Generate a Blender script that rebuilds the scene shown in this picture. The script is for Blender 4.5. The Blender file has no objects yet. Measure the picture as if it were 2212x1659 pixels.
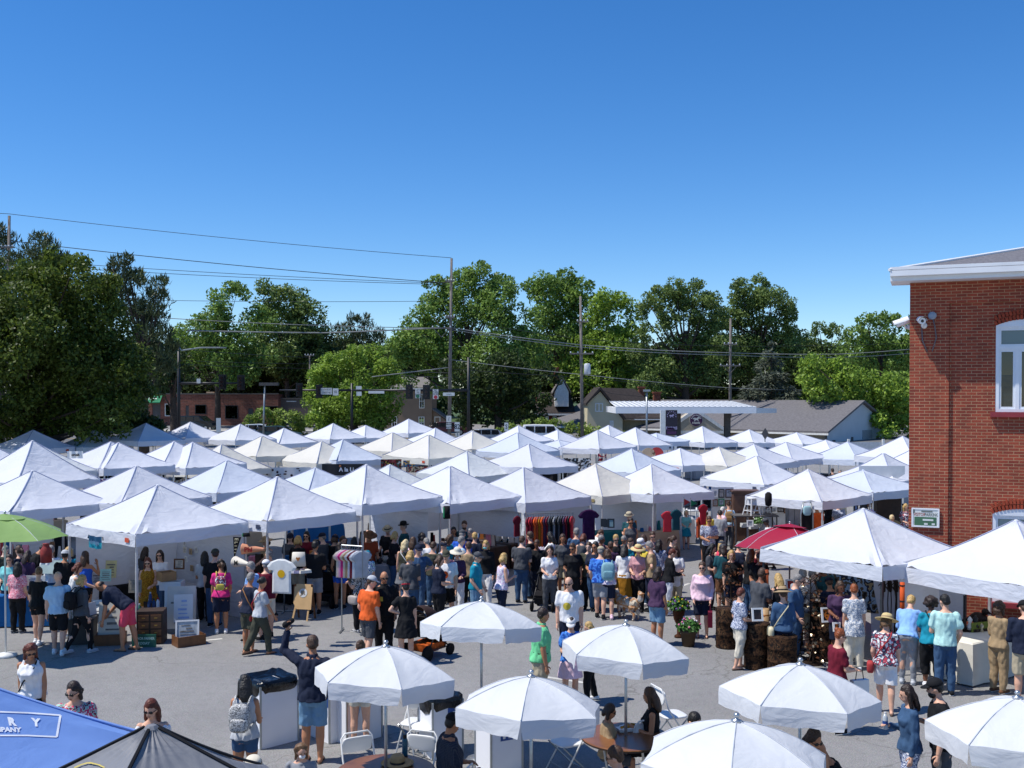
import bpy, bmesh, math, random
import numpy as np
from mathutils import Vector, Matrix, noise
from mathutils.bvhtree import BVHTree
sin, cos, pi, R = math.sin, math.cos, math.pi, math.radians
random.seed(7)
SC = bpy.context.scene
COL = SC.collection

W, HH, F, CAMZ = 2212.0, 1659.0, 2250.0, 5.4
PITCH, SHY = R(-1.0), 65.0
def ray(u, v):
    x, y = (u - W/2)/F, (HH/2 - v + SHY)/F
    f = Vector((0, cos(PITCH), sin(PITCH))); up = Vector((0, -sin(PITCH), cos(PITCH)))
    d = Vector((x, 0, 0)) + up*y + f
    return d/d.y
CAM = Vector((0, 0, CAMZ))
def gz(y):
    t = min(max(y, 0), 150.0)
    return 0.0 if t < 30 else 0.0155*(t-35)*min(1, (t-30)/12.0) if t > 35 else 0.0
def dp(u, v, D): return CAM + ray(u, v)*D            # point at depth D
def hz(u, v, z=0.0):                                   # point z metres above the ground
    d = ray(u, v); D = (CAMZ - z)/max(-d.z, 1e-4)
    for _ in range(12):
        D = min((CAMZ - z - gz(D))/max(-d.z, 1e-4), 400)
    p = CAM + d*D
    return p
def gnd(p): return Vector((p.x, p.y, gz(p.y)))
cam = bpy.data.cameras.new('camera'); co = bpy.data.objects.new('camera', cam); COL.objects.link(co)
co.location = CAM; co.rotation_euler = (pi/2 + PITCH, 0, 0)
cam.sensor_width = 36; cam.lens = 36*F/W; cam.shift_y = SHY/W; cam.clip_end = 3000; cam.clip_start = .1
SC.camera = co

class MB:
    def __init__(s): s.v = []; s.f = []; s.m = []; s.uv = None; s.M = Matrix.Identity(4)
    def add(s, vs, fs, m=0):
        o = len(s.v); s.v += [s.M @ Vector(p) for p in vs]
        s.f += [tuple(i+o for i in f) for f in fs]; s.m += [m]*len(fs); return s
    def box(s, c, d, rz=0, m=0, rx=0, ry=0, tap=1.0):
        Q = Matrix.Rotation(rz, 3, 'Z') @ Matrix.Rotation(ry, 3, 'Y') @ Matrix.Rotation(rx, 3, 'X'); c = Vector(c); v = []
        for z in (-.5, .5):
            k = tap if z > 0 else 1
            for x, y in ((-.5, -.5), (.5, -.5), (.5, .5), (-.5, .5)): v.append(c + Q @ Vector((x*d[0]*k, y*d[1]*k, z*d[2])))
        return s.add(v, [(3, 2, 1, 0), (4, 5, 6, 7), (0, 1, 5, 4), (1, 2, 6, 5), (2, 3, 7, 6), (3, 0, 4, 7)], m)
    def tube(s, pts, rad, n=8, m=0, cap=True, flat=1.0):
        pts = [Vector(p) for p in pts]; k = len(pts)
        if not hasattr(rad, '__len__'): rad = [rad]*k
        v = []; f = []
        t0 = (pts[1]-pts[0]).normalized(); a = t0.orthogonal().normalized()
        if abs(t0.z) > .8: a = (Vector((1, 0, 0)) - t0*t0.x).normalized()
        for i in range(k):
            t = (pts[min(i+1, k-1)] - pts[max(i-1, 0)]).normalized()
            a = (a - t*a.dot(t)).normalized(); b = t.cross(a)
            for j in range(n):
                q = 2*pi*j/n; v.append(pts[i] + (a*cos(q) + b*sin(q)*flat)*rad[i])
        for i in range(k-1):
            for j in range(n): f.append((i*n+j, i*n+(j+1) % n, (i+1)*n+(j+1) % n, (i+1)*n+j))
        if cap: f.append(tuple(range(n))[::-1]); f.append(tuple(range((k-1)*n, k*n)))
        return s.add(v, f, m)
    def lathe(s, prof, n=16, c=(0, 0, 0), m=0, sx=1, sy=1, cap=True):
        v = []; f = []; c = Vector(c); k = len(prof)
        for r, z in prof:
            for j in range(n): q = 2*pi*j/n; v.append(c + Vector((r*cos(q)*sx, r*sin(q)*sy, z)))
        for i in range(k-1):
            for j in range(n): f.append((i*n+j, i*n+(j+1) % n, (i+1)*n+(j+1) % n, (i+1)*n+j))
        if cap: f.append(tuple(range(n))[::-1]); f.append(tuple(range((k-1)*n, k*n)))
        return s.add(v, f, m)
    def ell(s, c, r, n=10, m=0, Q=None):
        if not hasattr(r, '__len__'): r = (r, r, r)
        k = max(4, n//2+1); v = []; f = []; c = Vector(c)
        P = lambda x, y, z: c + ((Q @ Vector((x, y, z))) if Q else Vector((x, y, z)))
        v.append(P(0, 0, -r[2]))
        for i in range(1, k):
            t = -pi/2 + pi*i/k
            for j in range(n): q = 2*pi*j/n; v.append(P(r[0]*cos(t)*cos(q), r[1]*cos(t)*sin(q), r[2]*sin(t)))
        v.append(P(0, 0, r[2])); e = len(v)-1
        for j in range(n):
            f.append((0, 1+(j+1) % n, 1+j)); f.append((e, e-n+j, e-n+(j+1) % n))
        for i in range(k-2):
            for j in range(n): a = 1+i*n; f.append((a+j, a+(j+1) % n, a+n+(j+1) % n, a+n+j))
        return s.add(v, f, m)
    def cap(s, a, b, ra, rb, n=10, m=0, flat=1.0):      # tapered capsule
        a, b = Vector(a), Vector(b); t = (b-a).normalized()
        P = []; Rr = []
        for q in (80, 50, 20): P.append(a - t*ra*sin(R(q))); Rr.append(ra*cos(R(q)))
        P.append(a); Rr.append(ra); P.append(b); Rr.append(rb)
        for q in (20, 50, 80): P.append(b + t*rb*sin(R(q))); Rr.append(rb*cos(R(q)))
        return s.tube(P, Rr, n, m, True, flat)
    def poly(s, pts, thick, m=0):                        # prism of a planar polygon along vector thick
        p = [Vector(q) for q in pts]; n = len(p); t = Vector(thick)
        return s.add(p + [q+t for q in p], [tuple(range(n))[::-1], tuple(range(n, 2*n))] + [(i, (i+1) % n, n+(i+1) % n, n+i) for i in range(n)], m)
    def quad(s, a, b, c, d, m=0): return s.add([a, b, c, d], [(0, 1, 2, 3)], m)
    def build(s, name, mats, parent=None, smooth=False, loc=None, rz=0):
        me = bpy.data.meshes.new(name); me.from_pydata([tuple(p) for p in s.v], [], s.f)
        if not isinstance(mats, (list, tuple)): mats = [mats]
        for mt in mats: me.materials.append(mt)
        if len(mats) > 1: me.polygons.foreach_set('material_index', s.m)
        if smooth: me.polygons.foreach_set('use_smooth', [True]*len(s.f))
        if s.uv:
            l = me.uv_layers.new(name='UVMap'); d = []
            for poly in me.polygons:
                for vi in poly.vertices: d += s.uv[vi]
            l.data.foreach_set('uv', d)
        me.update(); o = bpy.data.objects.new(name, me); COL.objects.link(o)
        if parent: o.parent = parent
        if loc is not None: o.location = loc
        o.rotation_euler.z = rz
        return o
def smooth_angle(o, a=40):
    me = o.data; me.polygons.foreach_set('use_smooth', [True]*len(me.polygons))
    try: me.set_sharp_from_angle(angle=R(a))
    except Exception: pass
    return o
def thing(name, label, cat, loc=(0, 0, 0), rz=0, group=None):
    o = bpy.data.objects.new(name, None); COL.objects.link(o); o.empty_display_size = .2
    o.location = loc; o.rotation_euler = (0, 0, rz); return tag(o, label, cat, group)
def tag(o, label, cat, group=None):
    o['label'] = label; o['category'] = cat
    if group: o['group'] = group
    return o
def kind(o, k): o['kind'] = k; return o

_M = {}
def srgb(c):
    if isinstance(c, str): c = tuple(int(c[i:i+2], 16)/255 for i in (0, 2, 4))
    return tuple((x/12.92 if x <= .04045 else ((x+.055)/1.055)**2.4) for x in c)
class NT:
    def __init__(s, name):
        s.mat = bpy.data.materials.new(name); s.mat.use_nodes = True; s.t = s.mat.node_tree; s.n = s.t.nodes; s.l = s.t.links
        s.b = s.n['Principled BSDF']; s.out = s.n['Material Output']
    def new(s, t, **k):
        x = s.n.new(t)
        for a, b in k.items(): setattr(x, a, b)
        return x
    def noise(s, scale, detail=4, vec=None, rough=.5):
        x = s.new('ShaderNodeTexNoise'); x.inputs['Scale'].default_value = scale; x.inputs['Detail'].default_value = detail; x.inputs['Roughness'].default_value = rough
        s.l.new(vec or s.coord(), x.inputs['Vector']); return x
    def coord(s, k='Object'):
        if not hasattr(s, '_c'): s._c = s.new('ShaderNodeTexCoord')
        return s._c.outputs[k]
    def ramp(s, fac, stops, interp='LINEAR'):
        x = s.new('ShaderNodeValToRGB'); s.l.new(fac, x.inputs[0]); e = x.color_ramp.elements; x.color_ramp.interpolation = interp
        while len(e) > 1: e.remove(e[-1])
        for i, (p, c) in enumerate(stops):
            k = e[0] if i == 0 else e.new(p); k.position = p; k.color = (*c, 1)
        return x.outputs[0]
    def mix(s, fac, a, b, mode='MIX'):
        x = s.new('ShaderNodeMix'); x.data_type = 'RGBA'; x.blend_type = mode
        for sk, val in ((x.inputs[0], fac), (x.inputs[6], a), (x.inputs[7], b)):
            if isinstance(val, bpy.types.NodeSocket): s.l.new(val, sk)
            elif isinstance(val, (int, float)): sk.default_value = val
            else: sk.default_value = (*val, 1)
        return x.outputs[2]
    def base(s, c):
        if isinstance(c, bpy.types.NodeSocket): s.l.new(c, s.b.inputs['Base Color'])
        else: s.b.inputs['Base Color'].default_value = (*c, 1)
    def bump(s, h, strength=.3, dist=.02):
        x = s.new('ShaderNodeBump'); x.inputs['Strength'].default_value = strength; x.inputs['Distance'].default_value = dist
        s.l.new(h, x.inputs['Height']); s.l.new(x.outputs[0], s.b.inputs['Normal']); return x
    def translucent(s, fac, color):
        t = s.new('ShaderNodeBsdfTranslucent'); x = s.new('ShaderNodeMixShader'); x.inputs[0].default_value = fac
        if isinstance(color, bpy.types.NodeSocket): s.l.new(color, t.inputs[0])
        else: t.inputs[0].default_value = (*color, 1)
        s.l.new(s.b.outputs[0], x.inputs[1]); s.l.new(t.outputs[0], x.inputs[2]); s.l.new(x.outputs[0], s.out.inputs[0])
def pm(name, c, rough=.7, metal=0.0, var=.12, scale=6.0, bump=0.0):
    """plain paint, cloth, plastic, metal with a little uneven tone"""
    key = (name, c, rough, metal, var, scale, bump)
    if key in _M: return _M[key]
    t = NT(name); c = srgb(c)
    n = t.noise(scale, 5)
    lo = tuple(x*(1-var) for x in c); hi = tuple(min(1, x*(1+var)) for x in c)
    t.base(t.ramp(n.outputs['Fac'], [(.3, lo), (.7, hi)]))
    t.b.inputs['Roughness'].default_value = rough; t.b.inputs['Metallic'].default_value = metal
    if rough > .6: t.b.inputs['Specular IOR Level'].default_value = .25
    if bump: t.bump(n.outputs['Fac'], bump)
    _M[key] = t.mat; return t.mat
def printed(name, cols, scale=14, kind='noise'):
    key = (name, tuple(cols), scale, kind)
    if key in _M: return _M[key]
    t = NT(name); cs = [srgb(c) for c in cols]; n = len(cs)
    if kind == 'noise':
        a = t.noise(scale, 2).outputs['Fac']
        st = [(.30 + .45*i/n, c) for i, c in enumerate(cs)]
        t.base(t.ramp(a, st, 'CONSTANT'))
    elif kind == 'stripe':
        w = t.new('ShaderNodeTexWave'); w.inputs['Scale'].default_value = scale; w.bands_direction = 'X'
        t.l.new(t.coord(), w.inputs['Vector']); t.base(t.ramp(w.outputs['Fac'], [(0, cs[0]), (.5, cs[1])], 'CONSTANT'))
    elif kind == 'plaid':
        w = t.new('ShaderNodeTexWave'); w.inputs['Scale'].default_value = scale; w.bands_direction = 'X'; t.l.new(t.coord(), w.inputs['Vector'])
        w2 = t.new('ShaderNodeTexWave'); w2.inputs['Scale'].default_value = scale; w2.bands_direction = 'Z'; t.l.new(t.coord(), w2.inputs['Vector'])
        t.base(t.mix(.5, t.ramp(w.outputs['Fac'], [(0, cs[0]), (.6, cs[1])]), t.ramp(w2.outputs['Fac'], [(0, cs[0]), (.6, cs[-1])])))
    t.b.inputs['Roughness'].default_value = .85; t.b.inputs['Specular IOR Level'].default_value = .2
    _M[key] = t.mat; return t.mat
def fabric(name, c, trans=.22, bump=.2, dapple=None):
    key = (name, c, trans)
    if key in _M: return _M[key]
    t = NT(name); c = srgb(c)
    n = t.noise(.9, 4); soil = t.ramp(n.outputs['Fac'], [(.3, tuple(x*.93 for x in c)), (.65, c)])
    t.base(soil); t.b.inputs['Roughness'].default_value = .55; t.b.inputs['Specular IOR Level'].default_value = .25
    mp = t.new('ShaderNodeMapping'); mp.inputs['Scale'].default_value = (.8, .8, 1.8); t.l.new(t.coord(), mp.inputs[0])
    w = t.noise(2.6, 3, mp.outputs[0], .45); w.inputs['Distortion'].default_value = 1.4
    if bump: t.bump(w.outputs['Fac'], bump, .16)
    t.translucent(trans, soil); _M[key] = t.mat; return t.mat
def brick(name, a, b, mortar, bw=.213, rh=.0677, ms=.0065):
    t = NT(name); br = t.new('ShaderNodeTexBrick'); t.l.new(t.coord('UV'), br.inputs['Vector'])
    br.inputs['Scale'].default_value = 1; br.inputs['Brick Width'].default_value = bw; br.inputs['Row Height'].default_value = rh
    br.inputs['Mortar Size'].default_value = ms; br.inputs['Mortar Smooth'].default_value = .15; br.inputs['Bias'].default_value = -.1
    br.inputs['Color1'].default_value = (*srgb(a), 1); br.inputs['Color2'].default_value = (*srgb(b), 1); br.inputs['Mortar'].default_value = (*srgb(mortar), 1)
    n = t.noise(3, 5, t.coord('UV')); n2 = t.noise(.35, 3, t.coord('UV'))
    c = t.mix(.55, br.outputs['Color'], t.ramp(n.outputs['Fac'], [(.3, (.62, .58, .56)), (.7, (1.25, 1.2, 1.15))]), 'MULTIPLY')
    c = t.mix(.35, c, t.ramp(n2.outputs['Fac'], [(.35, (.72, .70, .70)), (.65, (1.15, 1.15, 1.15))]), 'MULTIPLY')
    t.base(c); t.b.inputs['Roughness'].default_value = .9
    iv = t.new('ShaderNodeMath'); iv.operation = 'SUBTRACT'; iv.inputs[0].default_value = 1; t.l.new(br.outputs['Fac'], iv.inputs[1])
    t.bump(iv.outputs[0], .6, .01); return t.mat
def textmesh(s, size, ext=.004, align='CENTER', bold=.0, sx=1.0):
    """lettering as mesh data: verts (x right, z up), faces"""
    cu = bpy.data.curves.new('txt', 'FONT'); cu.body = s; cu.size = size; cu.align_x = align; cu.align_y = 'CENTER'; cu.extrude = 0; cu.offset = bold; cu.resolution_u = 2
    o = bpy.data.objects.new('txt', cu); COL.objects.link(o); bpy.context.view_layer.update()
    me = bpy.data.meshes.new_from_object(o.evaluated_get(bpy.context.evaluated_depsgraph_get()))
    v = [(p.co.x*sx, p.co.y) for p in me.vertices]; f = [tuple(p.vertices) for p in me.polygons]
    bpy.data.objects.remove(o); bpy.data.meshes.remove(me); bpy.data.curves.remove(cu); return v, f
def lettering(mb, s, size, O, X, Z, bold=0.0, sx=1.0, m=0, align='CENTER', lift=0.0):
    v, f = textmesh(s, size, 0, align, bold, sx); O, X, Z = Vector(O), Vector(X).normalized(), Vector(Z).normalized()
    N = X.cross(Z).normalized(); mb.add([O + X*a + Z*b + N*lift for a, b in v], f, m)

SUN_EL, SUN_TO = R(61), Vector((-1, -.16, 0)).normalized()
w = bpy.data.worlds.new('World'); SC.world = w; w.use_nodes = True; nt = w.node_tree
bg = nt.nodes['Background']; sky = nt.nodes.new('ShaderNodeTexSky'); sky.sky_type = 'NISHITA'; sky.sun_disc = False
sky.sun_elevation = SUN_EL; sky.sun_rotation = math.atan2(SUN_TO.x, SUN_TO.y); sky.altitude = 100; sky.air_density = .9; sky.dust_density = 0; sky.ozone_density = 6
hs = nt.nodes.new('ShaderNodeHueSaturation'); hs.inputs['Saturation'].default_value = 1.25; hs.inputs['Hue'].default_value = .505; nt.links.new(sky.outputs[0], hs.inputs['Color']); nt.links.new(hs.outputs[0], bg.inputs[0]); bg.inputs[1].default_value = .148
sl = bpy.data.lights.new('sun', 'SUN'); sl.energy = 4.9; sl.angle = R(.5); sl.color = (1, .95, .88)
so = bpy.data.objects.new('sun', sl); COL.objects.link(so)
sd = Vector((SUN_TO.x*cos(SUN_EL), SUN_TO.y*cos(SUN_EL), sin(SUN_EL)))
so.rotation_euler = sd.to_track_quat('Z', 'Y').to_euler(); so.location = (0, 0, 40)
SC.view_settings.view_transform = 'Standard'; SC.view_settings.look = 'None'; SC.view_settings.exposure = 0.06; SC.view_settings.gamma = 1
def asphalt(name, base, patch=.1):
    t = NT(name)
    n1 = t.noise(55, 6, rough=.75); n2 = t.noise(.35, 5); n3 = t.noise(4.5, 5); vo = t.new('ShaderNodeTexVoronoi'); vo.inputs['Scale'].default_value = 90; t.l.new(t.coord(), vo.inputs['Vector'])
    c = t.ramp(n1.outputs['Fac'], [(.32, tuple(x*.62 for x in base)), (.5, base), (.7, tuple(x*1.35 for x in base))])
    c = t.mix(.45, c, t.ramp(n2.outputs['Fac'], [(.35, (.82, .81, .8)), (.65, (1.1, 1.09, 1.07))]), 'MULTIPLY')
    c = t.mix(.3, c, t.ramp(n3.outputs['Fac'], [(.3, (.78, .78, .78)), (.55, (1.08, 1.08, 1.08))]), 'MULTIPLY')
    c = t.mix(.35, c, vo.outputs['Color'], 'OVERLAY') if patch else c
    h = t.new('ShaderNodeHueSaturation'); h.inputs['Saturation'].default_value = .25; t.l.new(c, h.inputs['Color'])
    d = t.noise(.9, 4); mp = t.new('ShaderNodeVectorMath'); mp.operation = 'ADD'; t.l.new(t.coord(), mp.inputs[0])
    sc_ = t.new('ShaderNodeVectorMath'); sc_.operation = 'SCALE'; sc_.inputs['Scale'].default_value = 1.6; t.l.new(d.outputs['Color'], sc_.inputs[0]); t.l.new(sc_.outputs[0], mp.inputs[1])
    cr = t.new('ShaderNodeTexVoronoi'); cr.feature = 'DISTANCE_TO_EDGE'; cr.inputs['Scale'].default_value = .17; t.l.new(mp.outputs[0], cr.inputs['Vector'])
    c = t.mix(t.ramp(cr.outputs['Distance'], [(0, (.55, .55, .55)), (.004, (0, 0, 0))]), h.outputs[0], tuple(x*.45 for x in base))
    st = t.noise(1.7, 2); c = t.mix(t.ramp(st.outputs['Fac'], [(.68, (0, 0, 0)), (.74, (.35, .35, .35))]), c, tuple(x*.5 for x in base))
    t.base(c); t.b.inputs['Roughness'].default_value = .95; t.b.inputs['Specular IOR Level'].default_value = .15; t.bump(n1.outputs['Fac'], .35, .01); return t.mat
M_ASPH = asphalt('parking lot asphalt', (.225, .214, .190)); M_ROAD = asphalt('road asphalt', (.13, .13, .13))
def sheet(name, x0, x1, ys, mat, dz, nx=1):
    mb = MB(); xs = [x0+(x1-x0)*i/nx for i in range(nx+1)]
    mb.add([(x, y, gz(y)+dz) for y in ys for x in xs], [(j*(nx+1)+i, j*(nx+1)+i+1, (j+1)*(nx+1)+i+1, (j+1)*(nx+1)+i) for j in range(len(ys)-1) for i in range(nx)])
    return kind(mb.build(name, mat, smooth=True), 'structure')
YS = [-60, -20, 0, 10, 20, 30, 32, 34, 35, 36, 38, 40, 42, 50, 60, 70, 80, 90, 100, 110, 120, 130, 140, 150, 200, 400, 1200]
sheet('ground', -900, 900, YS, M_ASPH, 0, 6)
def lawn_mat():
    t = NT('rough lawn grass'); n = t.noise(.4, 6); n2 = t.noise(9, 4)
    t.base(t.mix(.5, t.ramp(n.outputs['Fac'], [(.3, (.03, .06, .015)), (.7, (.08, .13, .03))]), t.ramp(n2.outputs['Fac'], [(.3, (.5, .5, .5)), (.7, (1.2, 1.2, 1.2))]), 'MULTIPLY'))
    t.b.inputs['Roughness'].default_value = .95; t.bump(n2.outputs['Fac'], .8, .05); return t.mat
M_LAWN = lawn_mat()
sheet('lawn', -500, 500, [139, 150, 200, 400, 1190], M_LAWN, .02, 2)
sheet('road', -300, 300, [92, 100, 110, 118], M_ROAD, .008)
p_ = pm('faded yellow line paint', 'c9a94a', .8)
for y0 in (104.8, 105.2): sheet('road_line', -300, 300, [y0, y0+.14], p_, .014)
mbk = MB(); mbk.box((0, 118.4, gz(118.4)+.075), (600, .3, .15)); kind(mbk.build('road_kerb', pm('kerb concrete', 'b4b0a6', .9)), 'structure')
sheet('sidewalk', -300, 300, [118.56, 121.5], pm('sidewalk concrete', 'b9b5aa', .9, 0, .1, 1.5), .13)
pw = pm('worn white line paint', 'c4c2bb', .85, 0, .25, 3)
for a, b in (((1735, 1410), (1830, 1395)), ((1262, 1475), (1176, 1462)), ((480, 1380), (380, 1390)), ((1490, 1260), (1440, 1278))):
    a, b = hz(*a), hz(*b); d = (b-a).normalized(); nn = Vector((-d.y, d.x, 0))*.05; mb = MB()
    mb.quad(*[Vector((q.x, q.y, gz(q.y)+.004)) for q in (a-nn, b-nn, b+nn, a+nn)]); kind(mb.build('parking_line', pw), 'structure')

def leaf_mat(name, dark, light, trans=.35):
    t = NT(name); g = t.new('ShaderNodeNewGeometry'); n = t.noise(.22, 3)
    c = t.ramp(g.outputs['Random Per Island'], [(0, dark), (.55, tuple((a+b)/2 for a, b in zip(dark, light))), (1, light)])
    c = t.mix(.5, c, t.ramp(n.outputs['Fac'], [(.35, (.6, .62, .55)), (.65, (1.25, 1.2, 1.05))]), 'MULTIPLY')
    t.base(c); t.b.inputs['Roughness'].default_value = .5; t.b.inputs['Specular IOR Level'].default_value = .3; t.translucent(trans, c); return t.mat
L_MAPLE = leaf_mat('yellow green maple leaves', (0.041, 0.074, 0.013), (0.163, 0.224, 0.034))
L_MID = leaf_mat('mid green leaves', (0.097, 0.169, 0.036), (0.287, 0.440, 0.092))
L_BRIGHT = leaf_mat('bright green leaves', (0.128, 0.218, 0.032), (0.375, 0.543, 0.081))
L_OAK = leaf_mat('oak leaves', (0.086, 0.143, 0.040), (0.262, 0.358, 0.104))
L_PINE = leaf_mat('pine needles', (0.041, 0.063, 0.027), (0.103, 0.134, 0.056), .15)
L_SPRUCE = leaf_mat('blue spruce needles', (0.070, 0.090, 0.065), (0.160, 0.180, 0.130), .1)
L_SHRUB = leaf_mat('shrub leaves', (0.128, 0.218, 0.040), (0.399, 0.508, 0.116))
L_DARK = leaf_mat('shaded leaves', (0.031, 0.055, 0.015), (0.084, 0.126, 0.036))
M_BARK = pm('grey brown bark', '4a4038', .95, 0, .3, 8, .6)
rng = np.random.default_rng(11)
def leaves_mesh(name, lobes, size, dens, mat, parent, style='broad', spread=.25):
    """lobes: (x,y,z,r,zscale); many small leaf clump faces on and inside each lobe's shell"""
    V = []; nf = 0
    for (x, y, z, r, zs) in lobes:
        n = max(20, int(dens*3.6*4*pi*r*r/(size*size)))
        ns = 11 if style == 'broad' else 8; d = rng.normal(size=(ns, 3)) + (0, 0, .25); d /= np.linalg.norm(d, axis=1)[:, None]
        cs = d*r*(.78 - .5*spread*rng.random((ns, 1))); rs = r*rng.uniform(.30, .52, size=(ns, 1)); m = max(3, n//ns)
        dd = rng.normal(size=(ns*m, 3)); dd /= np.linalg.norm(dd, axis=1)[:, None]; m = ns*m
        p = np.repeat(cs, m//ns, 0) + dd*np.repeat(rs, m//ns, 0)*(1.05 - .45*rng.random((m, 1))**2 + .10*rng.normal(size=(m, 1))); p[:, 2] *= zs; p += (x, y, z)
        if style == 'pine':
            ax = dd*.5 + rng.normal(size=(m, 3))*.35 + np.array((0, 0, .75)); L, wd = size*1.5, size*.28
        elif style == 'spruce':
            ax = dd*np.array((1, 1, .1)) + rng.normal(size=(m, 3))*.3 + np.array((0, 0, -.25)); L, wd = size*1.3, size*.35
        else:
            ax = rng.normal(size=(m, 3)) + np.array((0, 0, -.2)); L, wd = size, size*.62
        ax /= np.linalg.norm(ax, axis=1)[:, None]
        up = rng.normal(size=(m, 3)) + dd*.8 + np.array((0, 0, .5)); bx = np.cross(ax, up); bx /= np.linalg.norm(bx, axis=1)[:, None]+1e-6
        sc = rng.uniform(.6, 1.25, size=(m, 1)); a = ax*L*.5*sc; b = bx*wd*.5*sc; k = np.cross(a, b); k /= np.linalg.norm(k, axis=1)[:, None]+1e-6; k *= wd*.22*sc
        V.append(np.stack([p-a, p+b*.9+k, p+a, p-b*.9+k], 1).reshape(-1, 3)); nf += m
    v = np.concatenate(V); me = bpy.data.meshes.new(name); me.vertices.add(len(v)); me.vertices.foreach_set('co', v.ravel())
    me.loops.add(nf*4); me.loops.foreach_set('vertex_index', np.arange(nf*4)); me.polygons.add(nf)
    me.polygons.foreach_set('loop_start', np.arange(nf)*4); me.polygons.foreach_set('loop_total', np.full(nf, 4)); me.materials.append(mat); me.update(calc_edges=True)
    o = bpy.data.objects.new(name, me); COL.objects.link(o); o.parent = parent; return o
def tree(label, D, lobes_px, mat, size, dens=.85, trunk_u=None, cat='tree', name='tree', style='broad', spread=.25, base_v=None, group='trees beyond the market', zs=.9, tr=.35, depth=.8):
    """lobes_px: (u, v, rpx) circles traced at depth D"""
    L = []; k = D/F
    for i, (u, v, r) in enumerate(lobes_px):
        rr = r*k; p = dp(u, v, D + depth*rr*(((i*37) % 11)/5.5-1)); L.append([p.x, p.y, p.z, rr, zs])
    tu = trunk_u if trunk_u is not None else sum(l[0] for l in lobes_px)/len(lobes_px)
    b = gnd(dp(tu, 900, D)); root = thing(name, label, cat, b, 0, group)
    L = [[x-b.x, y-b.y, z-b.z, r, q] for x, y, z, r, q in L]
    leaves_mesh('crown', L, size, dens, mat, root, style, spread)
    mb = MB(); zt = sum(l[2] for l in L)/len(L)
    mb.tube([(0, 0, -.3), (.05, 0, zt*.25), (-.05, .1, zt*.6), (0, 0, zt)], [tr*1.25, tr, tr*.8, tr*.45], 9)
    for i, l in enumerate(L):
        q = Vector(l[:3]); s = Vector((0, 0, max(zt*.3, min(zt*.85, q.z*.55)))); mid = s.lerp(q, .5) + Vector((0, 0, -.06*(q-s).length))
        mb.tube([s, mid, q], [tr*.36, tr*.22, tr*.06], 6)
    mb.build('trunk', M_BARK, root, True); return root
def blob(u, v, rx, ry, n, r, seed):
    q = random.Random(seed); out = []
    for i in range(n):
        a = q.random()*2*pi; s = q.random()**.5; out.append((u+rx*s*cos(a), v+ry*s*sin(a), r*q.uniform(.75, 1.25)))
    return out
tree('large yellow green maple overhanging the blue shaded tents', 58, [(150, 600, 55), (90, 640, 80), (200, 650, 70), (30, 690, 90), (140, 720, 95), (240, 740, 75), (10, 790, 95), (110, 820, 100), (210, 830, 90), (275, 820, 55), (-60, 740, 90), (-60, 850, 90), (60, 890, 75), (150, 895, 70), (240, 895, 55), (0, 920, 60), (90, 925, 50), (190, 925, 42), (280, 880, 42), (310, 840, 35), (-40, 600, 60), (215, 690, 60), (60, 740, 90), (160, 790, 90), (240, 620, 30), (120, 560, 30), (290, 770, 42), (50, 600, 45), (165, 570, 28)], L_MAPLE, .23, 1.0, 60, spread=.3, tr=.32, depth=1.5)
tree('tall grey green pine behind the maple next to the pole', 80, [(85, 540, 38), (60, 570, 45), (110, 575, 42), (85, 610, 55), (95, 660, 60), (75, 515, 18), (98, 512, 16)], L_PINE, .36, .9, 85, style='pine')
tree('pine at the edge of the picture behind the leaning pole', 86, [(5, 510, 32), (-15, 560, 55), (15, 590, 50), (0, 650, 60)], L_PINE, .36, .9, 0, style='pine')
tree('dark pine with two spiky tops behind the maple', 76, [(262, 575, 26), (290, 620, 42), (250, 640, 48), (340, 625, 26), (330, 670, 42), (300, 700, 55), (345, 740, 40), (345, 780, 38), (310, 800, 45), (275, 560, 14), (243, 580, 16), (355, 610, 16), (300, 850, 30)], L_PINE, .38, 1.0, 310, style='pine')
tree('dark evergreen reaching down behind the traffic signal mast', 92, [(385, 775, 32), (360, 800, 34), (400, 810, 26), (345, 830, 26)], L_DARK, .4, .9, 375)
tree('mid green tree rising behind the brick shops', 130, [(470, 650, 30), (455, 690, 40), (510, 640, 35), (420, 720, 45), (480, 730, 55), (440, 780, 55), (505, 790, 55), (400, 765, 35), (560, 700, 45), (540, 760, 60)], L_MID, .46, .85, 470)
tree('broad darker tree between the shop tree and the notch of sky', 138, [(575, 640, 36), (625, 655, 42), (605, 700, 55), (660, 690, 45), (645, 745, 60), (590, 770, 60), (690, 720, 24), (690, 780, 45), (640, 810, 60)], L_OAK, .46, .95, 620)
tree('low dark cedar standing in the notch of sky', 142, [(765, 700, 22), (745, 730, 35), (795, 725, 35), (770, 770, 55), (720, 770, 40), (820, 760, 40), (790, 690, 14)], L_PINE, .5, .9, 770, style='pine')
tree('round bright tree in front of the tan house', 100, [(760, 775, 32), (720, 790, 35), (800, 775, 35), (835, 800, 30), (690, 815, 30), (745, 820, 50), (810, 825, 48), (850, 830, 22), (700, 860, 45), (760, 870, 60), (820, 875, 48), (690, 895, 40), (740, 905, 45), (800, 910, 40)], L_BRIGHT, .33, 1.0, 765, tr=.3)
tree('tallest round topped tree behind the utility pole', 118, [(1040, 605, 42), (1000, 625, 45), (945, 630, 38), (1075, 635, 42), (930, 670, 42), (990, 680, 60), (1060, 690, 60), (1120, 690, 45), (900, 700, 32), (920, 735, 50), (985, 755, 60), (1060, 765, 62), (1130, 760, 52), (1085, 610, 26), (870, 745, 40), (880, 790, 45), (960, 810, 55)], L_MID, .42, .95, 1010, tr=.45)
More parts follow.
